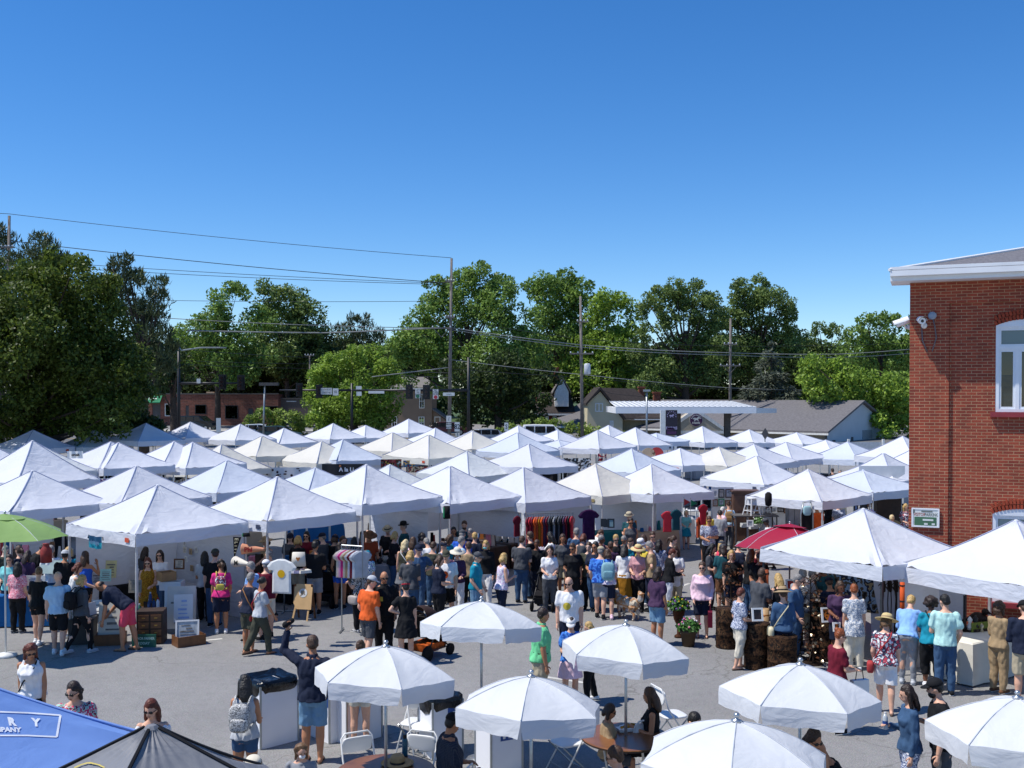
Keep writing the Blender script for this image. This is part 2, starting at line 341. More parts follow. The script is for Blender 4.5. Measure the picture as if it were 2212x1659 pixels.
tree('wide dark lower tree with drooping limbs over the brick house', 104, [(1000, 840, 45), (1060, 830, 50), (1120, 835, 50), (1165, 850, 35), (1040, 880, 45), (1100, 885, 42), (1150, 895, 32), (1000, 890, 35), (1180, 815, 30), (1095, 800, 45), (985, 800, 40)], L_DARK, .42, .95, 1075, tr=.4)
tree('green tree with twin crowns right of the tallest', 132, [(1180, 610, 36), (1215, 605, 32), (1150, 630, 34), (1250, 630, 36), (1195, 655, 55), (1250, 680, 48), (1190, 710, 58), (1240, 745, 60), (1170, 770, 55)], L_MID, .46, .88, 1205)
tree('yellow green tree behind the pole with the transformer', 128, [(1310, 650, 32), (1340, 670, 38), (1285, 675, 35), (1360, 720, 30), (1310, 720, 48), (1265, 740, 42), (1330, 760, 45), (1280, 790, 48), (1350, 795, 42), (1300, 825, 48), (1230, 810, 45)], L_BRIGHT, .44, .95, 1310)
tree('open crowned oak with dark limbs against the sky', 124, [(1420, 645, 30), (1445, 640, 26), (1475, 655, 34), (1520, 660, 32), (1405, 660, 26), (1550, 690, 30), (1560, 760, 40), (1540, 730, 36), (1440, 830, 45), (1380, 770, 32), (1390, 680, 16), (1460, 625, 26), (1500, 622, 24), (1535, 650, 26), (1440, 690, 34), (1490, 670, 34), (1520, 705, 30), (1400, 720, 26), (1455, 745, 36), (1505, 755, 38), (1420, 790, 38), (1480, 810, 45), (1395, 840, 40), (1535, 805, 34)], L_OAK, .36, .95, 1480, tr=.5, spread=.35)
tree('second open oak with bare looking lower limbs', 129, [(1600, 625, 24), (1620, 640, 32), (1690, 670, 34), (1650, 650, 34), (1590, 690, 34), (1720, 735, 34), (1730, 780, 36), (1610, 760, 42), (1660, 770, 44), (1560, 700, 26), (1640, 615, 24), (1670, 640, 28), (1580, 660, 26), (1625, 660, 34), (1700, 660, 24), (1655, 690, 36), (1600, 710, 34), (1710, 700, 24), (1570, 745, 30), (1635, 745, 38), (1690, 740, 32), (1600, 790, 38), (1660, 800, 38)], L_OAK, .36, .95, 1640, tr=.5, spread=.35)
tree('grey blue spruce standing behind the long grey roof', 112, [(1668, 745, 10), (1665, 770, 20), (1660, 795, 28), (1668, 820, 36), (1655, 845, 45), (1640, 868, 42), (1690, 865, 40), (1615, 850, 22), (1612, 880, 24)], L_SPRUCE, .42, 1.0, 1665, style='spruce', name='spruce_tree', zs=.7)
tree('pale feathery tree against the sky left of the brick wall', 136, [(1770, 710, 18), (1800, 715, 20), (1760, 745, 28), (1815, 745, 24), (1785, 780, 38), (1740, 790, 30)], L_OAK, .38, .9, 1785, spread=.35)
tree('tree with tufted top just left of the brick corner', 126, [(1870, 692, 20), (1900, 690, 22), (1930, 700, 24), (1850, 720, 26), (1895, 730, 38), (1940, 740, 38), (1845, 760, 34), (1900, 780, 45), (1950, 790, 45), (1985, 720, 40)], L_MID, .4, .9, 1905)
tree('bright green tree filling the gap beside the store gable', 106, [(1760, 790, 32), (1740, 820, 32), (1800, 810, 38), (1770, 850, 40), (1840, 820, 40), (1880, 840, 45), (1930, 840, 45), (1905, 880, 45), (1950, 890, 45), (1840, 870, 38), (1975, 850, 45), (1900, 925, 35), (1955, 925, 35)], L_BRIGHT, .4, .9, 1870)
kind_ = dict(group='shrubs along the street')
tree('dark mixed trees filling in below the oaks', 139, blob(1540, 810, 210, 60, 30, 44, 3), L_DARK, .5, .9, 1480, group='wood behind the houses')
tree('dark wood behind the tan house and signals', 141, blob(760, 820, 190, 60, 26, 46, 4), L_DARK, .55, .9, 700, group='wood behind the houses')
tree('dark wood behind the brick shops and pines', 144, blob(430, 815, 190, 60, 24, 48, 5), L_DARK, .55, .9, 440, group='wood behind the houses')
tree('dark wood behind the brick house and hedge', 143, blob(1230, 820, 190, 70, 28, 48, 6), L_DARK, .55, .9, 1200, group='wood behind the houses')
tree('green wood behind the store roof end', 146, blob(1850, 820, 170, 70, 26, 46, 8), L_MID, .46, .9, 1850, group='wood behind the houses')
tree('rounded bright shrub by the brick shops', 112, [(545, 905, 16), (570, 898, 20), (600, 902, 20), (630, 905, 20), (660, 915, 20), (690, 922, 16), (555, 925, 20), (600, 928, 24), (645, 932, 22), (530, 920, 12)], L_SHRUB, .3, 1.0, 600, 'shrub', 'shrub', tr=.05, **kind_)
tree('clipped yellow green hedge in front of the brick house', 98, [(1110, 930, 16), (1140, 922, 16), (1170, 918, 17), (1200, 920, 17), (1230, 924, 16), (1260, 930, 18), (1285, 935, 18), (1080, 935, 14), (1150, 940, 18), (1210, 942, 18), (1270, 948, 20)], L_SHRUB, .26, 1.0, 1180, 'hedge', 'hedge', tr=.04, **kind_)
tree('low shrub in front of the cream house gable', 100, [(1300, 935, 14), (1325, 938, 12), (1345, 940, 10)], L_SHRUB, .26, 1.0, 1320, 'shrub', 'shrub', tr=.04, **kind_)

wq = random.Random(2); WL = []
for i in range(120): p = dp(-150 + i*20.5, wq.uniform(790, 900) if i % 3 else wq.uniform(745, 800), 172 + wq.uniform(-6, 6)); WL.append((p.x, p.y, p.z, wq.uniform(2.8, 4.6), .9))
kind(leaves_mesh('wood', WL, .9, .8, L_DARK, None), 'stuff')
M_BRICK = brick('red brick with tan mortar', '9f4832', '80392b', 'b08c6c', ms=.0065)
M_WHITE = pm('white painted metal', 'e6e8ea', .45, 0, .05, 2); M_WFRAME = pm('white window frame vinyl', 'dfe4ea', .4, 0, .04, 3)
M_SILL = pm('red painted sill', '8a2f35', .6); M_SHING = pm('grey asphalt shingles', '6d6c70', .9, 0, .25, 14, .4)
def glass_mat(name, c, r=.05):
    t = NT(name); n = t.noise(.7, 3); t.base(t.ramp(n.outputs['Fac'], [(.35, tuple(x*.6 for x in c)), (.65, c)])); t.b.inputs['Roughness'].default_value = r; t.b.inputs['Specular IOR Level'].default_value = .8; return t.mat
M_GLASS = glass_mat('dark window glass', (.012, .016, .018)); M_GLASSP = glass_mat('pale frosted glass', (.20, .30, .31), .25); M_BLIND = pm('grey slat blind', '3a4444', .6)
class Wall:
    """flat wall in a frame: origin O (ground), along X (unit), normal N (towards viewer), with openings"""
    def __init__(s, O, X): s.O = Vector(O); s.X = Vector(X).normalized(); s.N = s.X.cross(Vector((0, 0, 1))).normalized()
    def p(s, a, z, d=0): return s.O + s.X*a + Vector((0, 0, z)) + s.N*d
    def holes(s, a0, a1, z0, z1, hs, d=0, reveal=.12, mb=None):
        mb = mb or MB(); mb.uv = mb.uv or []
        xs = sorted({a0, a1, *[h[0] for h in hs], *[h[1] for h in hs]}); zs = sorted({z0, z1, *[h[2] for h in hs], *[h[3] for h in hs]})
        xs = [x for x in xs if a0 <= x <= a1]; zs = [z for z in zs if z0 <= z <= z1]
        for i in range(len(xs)-1):
            for j in range(len(zs)-1):
                cx, cz = (xs[i]+xs[i+1])/2, (zs[j]+zs[j+1])/2
                if any(h[0] < cx < h[1] and h[2] < cz < h[3] for h in hs): continue
                q = [(xs[i], zs[j]), (xs[i+1], zs[j]), (xs[i+1], zs[j+1]), (xs[i], zs[j+1])]
                mb.quad(*[s.p(a, z, d) for a, z in q]); mb.uv += [(a, z) for a, z in q]
        for h in hs:
            c = [(h[0], h[2]), (h[1], h[2]), (h[1], h[3]), (h[0], h[3])]
            for i in range(4):
                (a, z), (b, y) = c[i], c[(i+1) % 4]
                mb.quad(s.p(a, z, d), s.p(b, y, d), s.p(b, y, d-reveal), s.p(a, z, d-reveal)); mb.uv += [(a, z), (b, y), (b+reveal, y+reveal), (a+reveal, z+reveal)]
        return mb
    def slab(s, mb, a0, a1, z0, z1, d0, d1, m=0):
        v = [s.p(a, z, d) for d in (d0, d1) for a, z in ((a0, z0), (a1, z0), (a1, z1), (a0, z1))]
        mb.add(v, [(3, 2, 1, 0), (4, 5, 6, 7), (0, 1, 5, 4), (1, 2, 6, 5), (2, 3, 7, 6), (3, 0, 4, 7)], m); return mb
    def frame(s, mb, a0, a1, z0, z1, d0, d1, w, m=0):
        s.slab(mb, a0, a0+w, z0, z1, d0, d1, m); s.slab(mb, a1-w, a1, z0, z1, d0, d1, m); s.slab(mb, a0+w, a1-w, z0, z0+w, d0, d1, m); s.slab(mb, a0+w, a1-w, z1-w, z1, d0, d1, m)
DC = 23.4; cor = dp(1964, 900, DC); WD = Vector((.927, -.375, 0)).normalized()
bw = Wall((cor.x, cor.y, 0), WD)
def wall_at(u, v):                                    # pixel -> (a, z) on the brick face
    d = ray(u, v); t = (bw.O - CAM).dot(bw.N)/d.dot(bw.N); q = CAM + d*t - bw.O; return q.dot(bw.X), q.z
bld = thing('brick_building', 'two storey red brick building with white gutter and arched windows', 'building', (cor.x, cor.y, 0))
inv = Matrix.Translation(-bld.location)
def under(o, par): o.parent = par; o.matrix_parent_inverse = Matrix.Translation(par.location).inverted(); return o
zt = wall_at(1966, 611)[1]; a1 = 9.0; aP = wall_at(2050, 800)[0]; zr = wall_at(2100, 653)[1]
wu = (wall_at(2151, 800)[0], wall_at(2151, 800)[0]+1.15, wall_at(2151, 890)[1], wall_at(2151, 705)[1]+.02)
wl = (wall_at(2144, 1150)[0], wall_at(2144, 1150)[0]+1.15, wall_at(2144, 1300)[1], wall_at(2144, 1110)[1])
mb = bw.holes(0, aP, -.2, zt, []); bw.holes(aP, a1, zr, zt, [], 0, .1, mb); bw.holes(aP, a1, -.2, zr, [wu, wl], -.055, .1, mb)
bw.slab(mb, aP-.001, aP, -.2, zr, -.055, 0); mb.uv += [(0, z) for z in (0, 0, 1, 1, 0, 0, 1, 1)]
q = [bw.p(aP, zr), bw.p(a1, zr), bw.p(a1, zr, -.055), bw.p(aP, zr, -.055)]; mb.quad(*q); mb.uv += [(aP, 0), (a1, 0), (a1, .05), (aP, .05)]
bk = bw.O - bw.N*10; q = [bw.p(0, -.2), bw.p(0, zt), bw.p(0, zt, -10), bw.p(0, -.2, -10)]; mb.quad(*q); mb.uv += [(0, 0), (0, zt), (-10, zt), (-10, 0)]
under(mb.build('wall', M_BRICK), bld)
M_ARCH = pm('arch brick courses', '98432e', .9, 0, .3, 9); M_MORT = pm('tan mortar', 'a98462', .9)
def arched(win, rise):
    a0, a1_, z0, z1 = win; mb = MB()
    for rr in (0, 1):
        n = 17
        for i in range(n):
            t = (i+.5)/n; x = a0 - .04 + (a1_-a0+.08)*t; zz = z1 - .02 + rise*(1-(2*t-1)**2) + .06 + rr*.115; sl = -rise*4*(2*t-1)/(a1_-a0)
            c = bw.p(x, zz, -.045); X = (bw.X + Vector((0, 0, sl))).normalized(); Z = X.cross(bw.N)*-1; Z = Z if Z.z > 0 else -Z; h = .026; v = []
            for d in (-.01, .03):
                for sx, sz in ((-1, -1), (1, -1), (1, 1), (-1, 1)): v.append(c + X*sx*h + Z*sz*.05 + bw.N*d)
            mb.add(v, [(3, 2, 1, 0), (4, 5, 6, 7), (0, 1, 5, 4), (1, 2, 6, 5), (2, 3, 7, 6), (3, 0, 4, 7)])
    under(mb.build('brick_arch', M_ARCH), bld)
    mb = MB(); n = 10
    for i in range(n):
        t0, t1 = i/n, (i+1)/n; f = lambda t: z1 + rise*(1-(2*t-1)**2); x0, x1 = a0+(a1_-a0)*t0, a0+(a1_-a0)*t1
        mb.add([bw.p(x, z, d) for d in (-.09, -.035) for x, z in ((x0, z1-.03), (x1, z1-.03), (x1, f(t1)), (x0, f(t0)))], [(3, 2, 1, 0), (4, 5, 6, 7), (0, 1, 5, 4), (1, 2, 6, 5), (2, 3, 7, 6), (3, 0, 4, 7)])
    wnd = under(mb.build('window', M_WFRAME), bld)
    def sub(n_, b_, m_): o = b_.build(n_, m_); o.parent = wnd; o.matrix_parent_inverse = Matrix.Translation(bld.location).inverted() if False else wnd.matrix_world.inverted(); return o
    bpy.context.view_layer.update()
    fr = MB(); zm = z1 - .48; zb = z0
    bw.frame(fr, a0, a1_, zb, z1, -.15, -.06, .07); bw.slab(fr, a0+.07, a1_-.07, zm-.05, zm+.03, -.15, -.065)
    mid = a0+.43; bw.slab(fr, mid-.04, mid+.04, zb+.07, zm-.05, -.15, -.063); bw.frame(fr, a0+.07, mid-.04, zb+.07, zm-.05, -.14, -.08, .045); bw.frame(fr, mid+.04, a1_-.07, zb+.07, zm-.05, -.14, -.08, .045)
    bw.frame(fr, a0+.07, a1_-.07, zm+.03, z1-.07, -.14, -.08, .04)
    sub('frame', fr, M_WFRAME)
    g = MB(); bw.slab(g, a0+.05, a1_-.05, zb+.05, zm, -.125, -.118, 0); bw.slab(g, a0+.05, a1_-.05, zm, z1-.05, -.125, -.116, 1); g2 = g.build('pane', [M_GLASS, M_GLASSP]); g2.parent = wnd; g2.matrix_parent_inverse = wnd.matrix_world.inverted()
    bl = MB()
    for k in range(26): bw.slab(bl, a0+.13, mid-.1, zb+.14+k*.026, zb+.152+k*.026, -.116, -.112)
    sub('blind', bl, M_BLIND)
    sl = MB(); bw.slab(sl, a0-.1, a1_+.1, z0-.11, z0, -.1, .05); sub('sill', sl, M_SILL)
arched(wu, .13); arched(wl, .13)
g = MB(); zg = zt
def eave(mb, z0, z1, d0, d1, m=0):
    l0, l1 = min(d0, .3), min(d1, .40); bw.slab(mb, -l1, a1, z0, z1, d0, d1, m)
    P = [(-l1, d0), (-l0, d0), (-l0, -.5), (-l1, -.5)]; mb.poly([bw.p(a, z0, d) for a, d in P], (0, 0, z1-z0), m)
eave(g, zg, zg+.10, 0.0, .5); eave(g, zg+.10, zg+.22, 0.502, .62)
under(g.build('gutter', M_WHITE), bld)
zr0 = zg+.222; sl = .25; rf = MB(); A = bw.p(-.42, zr0, .62); B = bw.p(a1, zr0, .62)
rf.quad(A, B, bw.p(a1, zr0+sl*4.4, -4), bw.p(4.0, zr0+sl*4.4, -4)); rf.add([A, bw.p(4.0, zr0+sl*4.4, -4), bw.p(.3, zr0, -4), bw.p(-.42, zr0, -.4)], [(0, 1, 2, 3)])
rf.quad(A, B, bw.p(a1, zr0-.05, .58), bw.p(-.38, zr0-.05, .58))
under(rf.build('roof', M_SHING), bld)
tr = MB(); tr.tube([A + Vector((0, 0, .02)), bw.p(4.0, zr0+sl*4.4+.02, -4)], .035, 6); bw.slab(tr, -.40, a1, zr0+.01, zr0+.08, .55, .60); under(tr.build('roof_trim', M_WHITE), bld)
def flat_sign(name, label, cat, O, X, w, h, th, m, frame=None):
    root = thing(name, label, cat, O); X = Vector(X).normalized(); N = X.cross(Vector((0, 0, 1))); ang = math.atan2(X.y, X.x)
    mb = MB(); mb.box((0, 0, 0), (w, th, h), ang); mb.build('panel', m, root)
    if frame: f = MB(); [f.box(tuple(X*sx*(w/2) + Vector((0, 0, sz*h/2)) + N*.004), (dw, th+.012, dh), ang) for sx, sz, dw, dh in ((-1, 0, .03, h+.03), (1, 0, .03, h+.03), (0, 1, w-.03, .03), (0, -1, w-.03, .03))]; f.build('frame', frame, root)
    return root, X, N
M_SIGNW = pm('white sign enamel', 'd9dcd6', .4, 0, .04); M_SGREEN = pm('dark green sign print', '3f6a4c', .5); M_SRED = pm('dull red lettering', 'a8675a', .6); M_SGREY = pm('grey sign lettering', '6e746e', .6)
a, z = wall_at(1999, 1118); a2, _ = wall_at(1970, 1118); a3, _ = wall_at(2027, 1118); zz2 = wall_at(1999, 1099)[1]; zz3 = wall_at(1999, 1137)[1]
sw, sh = a3-a2, zz2-zz3
sg, X, N = flat_sign('wall_sign', 'white visitor parking sign with green site plan screwed to brick wall', 'sign', bw.p(a, z, .03), bw.X, sw, sh, .02, M_SIGNW, M_WHITE)
m = MB(); lettering(m, 'VISITOR', .10, X*(-sw*.23)+N*.013+Vector((0, 0, sh*.17)), X, (0, 0, 1), .002, .68); m.build('lettering', M_SRED, sg)
m = MB(); lettering(m, 'PARKING', .10, X*(sw*.23)+N*.013+Vector((0, 0, sh*.17)), X, (0, 0, 1), .002, .68); m.build('lettering', M_SGREY, sg)
m = MB(); m.box(tuple(N*.012+X*(.03)+Vector((0, 0, sh*.36))), (sw*.42, .004, .035), math.atan2(X.y, X.x)); m.build('header_mark', M_SGREY, sg); m = MB(); m.box(tuple(N*.012-X*(.26)+Vector((0, 0, sh*.36))), (.08, .004, .08), math.atan2(X.y, X.x)); m.build('header_mark', M_SGREY, sg)
m = MB(); m.box(tuple(N*.012+Vector((0, 0, -sh*.2))), (sw*.84, .004, sh*.48), math.atan2(X.y, X.x)); m.build('site_plan', M_SGREEN, sg)
m = MB()
for dx, dz, w_, h_ in ((.1, -.12, .4, .1), (.02, -.35, .14, .1), (.3, -.35, .12, .1)): m.box(tuple(X*dx*sw+N*.016+Vector((0, 0, dz*sh))), (w_*sw, .004, h_*sh), math.atan2(X.y, X.x))
m.build('plan_block', M_SIGNW, sg)
def cctv(label, P, aim, stalk):
    root = thing('security_camera', label, 'camera', P, 0, 'cameras on the brick corner'); aim = Vector(aim).normalized(); q = aim.to_track_quat('Z', 'Y').to_matrix().to_4x4()
    mb = MB(); mb.M = q; mb.lathe([(.06, -.16), (.075, -.14), (.078, .12), (.07, .15), (.062, .15)], 14); mb.build('body', M_WHITE, root, True)
    mb = MB(); mb.M = q; mb.lathe([(.034, .151), (.03, .156)], 12); mb.build('lens', M_GLASS, root)
    mb = MB(); mb.M = q; n = 9; v = [Vector((.095*cos(pi*i/(n-1)), .095*sin(pi*i/(n-1)), z)) for z in (-.16, .2) for i in range(n)]; mb.add(v, [(i, i+1, n+i+1, n+i) for i in range(n-1)]); mb.build('sun_shield', M_WHITE, root, True)
    mb = MB(); S = Vector(stalk); mb.tube([(0, 0, 0), S*.5+Vector((0, 0, -.09)), S], .022, 8); mb.ell(S, (.07, .07, .07), 10); mb.build('bracket', M_WHITE, root, True)
a, z = wall_at(1991, 694); cctv('white security camera looking out from the brick face', bw.p(a, z, .2), (-.25, -.95, -.12), (WD*.05 - bw.N*.17 + Vector((0, 0, -.10))))
cctv('white security camera jutting past the brick corner edge', dp(1950, 696, 23.6), (-.9, .2, -.32), (.17, .05, -.1))
a, z = wall_at(2014, 682); jb = thing('junction_box', 'round grey junction box with dangling cables on brick', 'junction box', bw.p(a, z, 0)); mb = MB(); mb.M = Matrix.Rotation(math.atan2(-.927, -.375)+0, 4, 'Z') @ Matrix.Rotation(pi/2, 4, 'Y'); mb.lathe([(.09, 0), (.09, .05), (.06, .07)], 14); mb.build('box', pm('grey plastic', '8f98a4', .5), jb, True)
mb = MB(); mb.tube([bw.N*.03, bw.N*.04+Vector((.05, -.02, -.25)), bw.N*.03+Vector((.08, -.03, -.5)), bw.N*.03+Vector((-.0, 0, -.8))], .014, 6); mb.tube([WD*-.22+bw.N*.04+Vector((0, 0, -.25)), WD*-.2+bw.N*.03+Vector((0, 0, -.55)), WD*-.1+bw.N*.02+Vector((0, 0, -.8))], .014, 6); mb.build('cable', pm('grey cable', '6a6468', .6), jb, True)
class Front(Wall):
    """wall facing the camera at depth D; pixel boxes turn into openings"""
    def __init__(s, u, D, X=(1, 0, 0)):
        b = gnd(dp(u, 900, D)); super().__init__(b, X)
    def a(s, u, v=900):
        d = ray(u, v); t = (s.O - CAM).dot(s.N)/d.dot(s.N); q = CAM + d*t - s.O; return q.dot(s.X), q.z
    def box(s, u0, u1, v0, v1):
        x0, z1 = s.a(u0, v0); x1, z0 = s.a(u1, v1); return (x0, x1, z0, z1)
def building(name, label, loc): return thing(name, label, 'building', loc)
def loc_(o, par): o.parent = par; o.matrix_parent_inverse = Matrix.Translation(par.location).inverted(); return o
def window(fr, par, bx, fm, gm, name='window', w=.09, mull=True, sill=None, items=None):
    a0, a1, z0, z1 = bx; m = MB(); fr.frame(m, a0, a1, z0, z1, -.10, .03, w)
    if mull: fr.slab(m, (a0+a1)/2-.03, (a0+a1)/2+.03, z0+w, z1-w, -.1, .02); fr.slab(m, a0+w, (a0+a1)/2-.03, (z0+z1)/2-.03, (z0+z1)/2+.03, -.1, .015); fr.slab(m, (a0+a1)/2+.03, a1-w, (z0+z1)/2-.03, (z0+z1)/2+.03, -.1, .015)
    o = loc_(m.build(name, fm), par); g = MB(); fr.slab(g, a0+w*.5, a1-w*.5, z0+w*.5, z1-w*.5, -.09, -.07)
    p = g.build('pane', gm); p.parent = o; p.matrix_parent_inverse = Matrix.Translation(par.location).inverted()
    if items:
        mm = MB(); r = random.Random(int(a0*100))
        for i in range(9): x = a0+w+(a1-a0-2*w)*(i+.5)/9; h = (z1-z0)*r.uniform(.2, .55); fr.slab(mm, x-.07, x+.07, z0+w, z0+w+h, -.065, -.05, r.randrange(len(items)))
        q = mm.build('display', items); q.parent = o; q.matrix_parent_inverse = Matrix.Translation(par.location).inverted()
    return o
M_BRICKF = brick('weathered brown red brick', '8a5242', '6e4236', '8a7468', .6, .2, .012); M_DGREY = pm('dull grey render', '5d5a58', .9); M_CREAM = pm('cream painted siding', 'c8bd9e', .85, 0, .06, .6)
M_TANS = pm('tan brown siding', '8a7868', .85, 0, .08, .8); M_ROOFD = pm('dark brown shingles', '3c3634', .92, 0, .25, 5, .4); M_ROOFG = pm('grey roofing', '77736e', .9, 0, .15, 2); M_TRIMW = pm('white trim paint', 'dcdcd6', .6)
M_GRN = pm('green awning canvas', '1f7a52', .7); M_BLACK = pm('black painted metal', '17181b', .45, .0, .2, 5); M_BRKCH = pm('chimney brick', '7b4a3a', .9, 0, .3, 6)
PINKS = [pm('pink goods', 'd98aa0', .7), pm('white goods', 'e4e0dc', .7), pm('red goods', 'a83a3a', .7), pm('orange goods', 'c87a3a', .7)]
fr = Front(296, 135); sh_ = building('brick_shop_row', 'low flat roofed brick shops with display windows and green awning', fr.O)
hb = {k: fr.box(*k) for k in ((356, 381, 872, 899), (421, 446, 874, 895), (486, 514, 875.5, 905), (573, 601, 877, 895))}
drs = {k: fr.box(*k) for k in ((329, 347, 873, 909), (310, 320, 873, 907), (401, 408, 876, 905), (465, 477, 879, 917), (536, 547, 882, 917))}
x1 = fr.a(601)[0]; zt_ = fr.a(400, 852)[1]
mb = fr.holes(0, x1, -.5, zt_, list(hb.values())+list(drs.values()), 0, .12); q = [fr.p(x1, -.5), fr.p(x1, -.5, -14), fr.p(x1, zt_, -14), fr.p(x1, zt_)]; mb.quad(*q); mb.uv += [(0, 0), (14, 0), (14, 4), (0, 4)]
q = [fr.p(0, zt_-.3), fr.p(x1, zt_-.3), fr.p(x1, zt_-.3, -14), fr.p(0, zt_-.3, -14)]; mb.quad(*q); mb.uv += [(0, 0), (1, 0), (1, 1), (0, 1)]
loc_(mb.build('wall', M_BRICKF), sh_)
m = MB(); fr.slab(m, -.05, x1+.05, zt_, zt_+.16, -.3, .06); loc_(m.build('parapet', M_DGREY), sh_)
for k, b in hb.items(): window(fr, sh_, b, M_TRIMW if k[0] < 400 else M_BLACK, M_GLASS, mull=False, items=PINKS)
for b in drs.values():
    m = MB(); fr.slab(m, b[0]+.01, b[1]-.01, b[2], b[3]-.01, -.1, -.06); d_ = loc_(m.build('door', M_TRIMW if b[1] < 3 else M_DGREY), sh_); m = MB(); fr.slab(m, b[0]+.18, b[1]-.18, b[2]+.7, b[3]-.3, -.055, -.045); o = m.build('pane', M_GLASS); o.parent = d_; o.matrix_parent_inverse = Matrix.Translation(sh_.location).inverted()
b = fr.box(316, 351, 854, 871); m = MB(); m.poly([fr.p(b[0], b[3], .02), fr.p(b[0], b[2], 1.0), fr.p(b[0], b[2]+.12, 1.02)], fr.X*(b[1]-b[0])); loc_(m.build('awning', M_GRN), sh_)
m = MB(); lettering(m, 'Salon', .5, fr.p((b[0]+b[1])/2, (b[2]+b[3])/2+.1, .62), fr.X, Vector((0, -.55, .8)) if False else Vector((0, .75, .66)), .01); loc_(m.build('awning_lettering', M_TRIMW), sh_)
for u in (412, 424, 538, 560): b = fr.box(u, u+5, 848.5, 853); m = MB(); m.lathe([(.3, 0), (.32, .18), (.12, .3)], 10, fr.p(b[0], zt_-.25, -3)); loc_(m.build('roof_vent', M_TRIMW), sh_)
b = fr.box(436, 453, 848, 853); m = MB(); fr.slab(m, b[0], b[1], zt_-.3, zt_+.35, -3, -2); loc_(m.build('roof_unit', M_CREAM), sh_)
fr2 = Front(601, 136.5); an = building('shop_annex', 'plain grey brown annex beside the brick shops behind shrubs', fr2.O); bx = fr2.box(601.6, 690, 862, 930); w2 = fr2.box(619, 640, 866, 868)
m = MB(); fr2.slab(m, bx[0], bx[1], -.3, bx[3], -10, 0); loc_(m.build('wall', pm('grey brown stucco', '6d625c', .9)), an); m = MB(); fr2.slab(m, bx[0]+.02, bx[1]+.1, bx[3], bx[3]+.15, -10, .1); loc_(m.build('roof', M_DGREY), an); m = MB(); fr2.slab(m, w2[0], w2[1], w2[2], w2[3], .0, .04); loc_(m.build('light_strip', M_TRIMW), an)
fp = Front(501, 143); fl = thing('flue_stack', 'pale square flue stack with metal cap above the shop roof', 'chimney', fp.O); bx = fp.box(500, 509, 812, 870); m = MB(); fp.slab(m, bx[0], bx[1], -.5, bx[3], -.6, 0); loc_(m.build('stack', M_TRIMW), fl); m = MB(); fp.slab(m, bx[0]-.15, bx[1]+.3, bx[3]+.25, bx[3]+.45, -.7, .1); m.tube([fp.p(bx[0]+.2, bx[3]-.02, -.3), fp.p(bx[0]+.2, bx[3]+.26, -.3)], .14); m.tube([fp.p(bx[0]-.5, bx[3]+.1, -.3), fp.p(bx[0]+.0, bx[3]-.3, -.3)], .12); loc_(m.build('cap', pm('galvanised steel', 'aab0b2', .35, .8)), fl)
def gable_house(name, label, D, eave, ridge, base_v, wm, rm, depth=9, wins=(), gable_front=False, chim=None, wtrim=M_TRIMW):
    """eave: (u0,u1,v), ridge: (u0,u1,v); long side faces the camera"""
    f = Front(eave[0], D); h = building(name, label, f.O); b = f.box(eave[0], eave[1], eave[2], base_v); zE = b[3]
    hs = [f.box(*w_) for w_ in wins]; mb = f.holes(b[0], b[1], -.4, zE, hs, 0, .12); mb.uv = None
    for x in (b[0], b[1]): mb.quad(f.p(x, -.4), f.p(x, -.4, -depth), f.p(x, zE, -depth), f.p(x, zE))
    r0, zr = f.a(ridge[0], ridge[2]); r1, _ = f.a(ridge[1], ridge[2]); k = (D+depth*.5)/D; r0 *= 1; zr = (zr + f.O.z - CAMZ)*k + CAMZ - f.O.z
    o_ = .35; A, B = f.p(b[0]-o_, zE-.1, o_), f.p(b[1]+o_, zE-.1, o_); C, D_ = f.p(r1, zr, -depth/2), f.p(r0, zr, -depth/2); E, G = f.p(b[0]-o_, zE-.1, -depth-o_), f.p(b[1]+o_, zE-.1, -depth-o_)
    for x, rr in ((b[0], r0), (b[1], r1)):
        if abs(x-rr) < 1.2: mb.add([f.p(x, zE), f.p(x, zE, -depth), f.p(x, zr-.12, -depth/2)], [(0, 1, 2)])
    loc_(mb.build('wall', wm), h)
    rf = MB(); T = Vector((0, 0, .16))
    for P in ((A, B, C, D_), (G, E, D_, C), (B, G, C), (E, A, D_)):
        if (P[0]-P[1]).length > .3 and len({tuple(round(c, 3) for c in p) for p in P}) == len(P): rf.poly(P, T)
    loc_(rf.build('roof', rm), h)
    fb = MB(); f.slab(fb, b[0]-o_, b[1]+o_, zE-.22, zE-.02, o_-.02, o_+.05); loc_(fb.build('eave_board', wtrim), h)
    for w_ in hs: window(f, h, w_, wtrim, M_GLASS)
    for c in (chim or []):
        cb = f.box(*c); m = MB(); f.slab(m, cb[0], cb[1], zE, cb[3], -depth/2-.5, -depth/2+.3); f.slab(m, cb[0]-.08, cb[1]+.08, cb[3], cb[3]+.2, -depth/2-.58, -depth/2+.38); loc_(m.build('chimney', M_BRKCH), h)
    return f, h
gable_house('grey_house', 'grey roofed house showing above the brick shops', 146, (396, 520, 838), (393, 420, 798), 905, M_DGREY, M_ROOFG)
gable_house('brown_house', 'brown sided house behind the shops next to the flue stack', 147, (508, 600, 842), (515, 585, 820), 905, pm('brown siding', '6a584c', .9), pm('brown grey roof', '7a6c60', .9))
f, h = gable_house('tan_house', 'two storey tan house with white windows behind the traffic signals', 126, (845, 933, 838), (855, 917, 817), 925, M_TANS, M_ROOFG, 8, [(905.6, 917, 851, 882), (846, 858, 899, 926), (904, 917, 900, 926)])
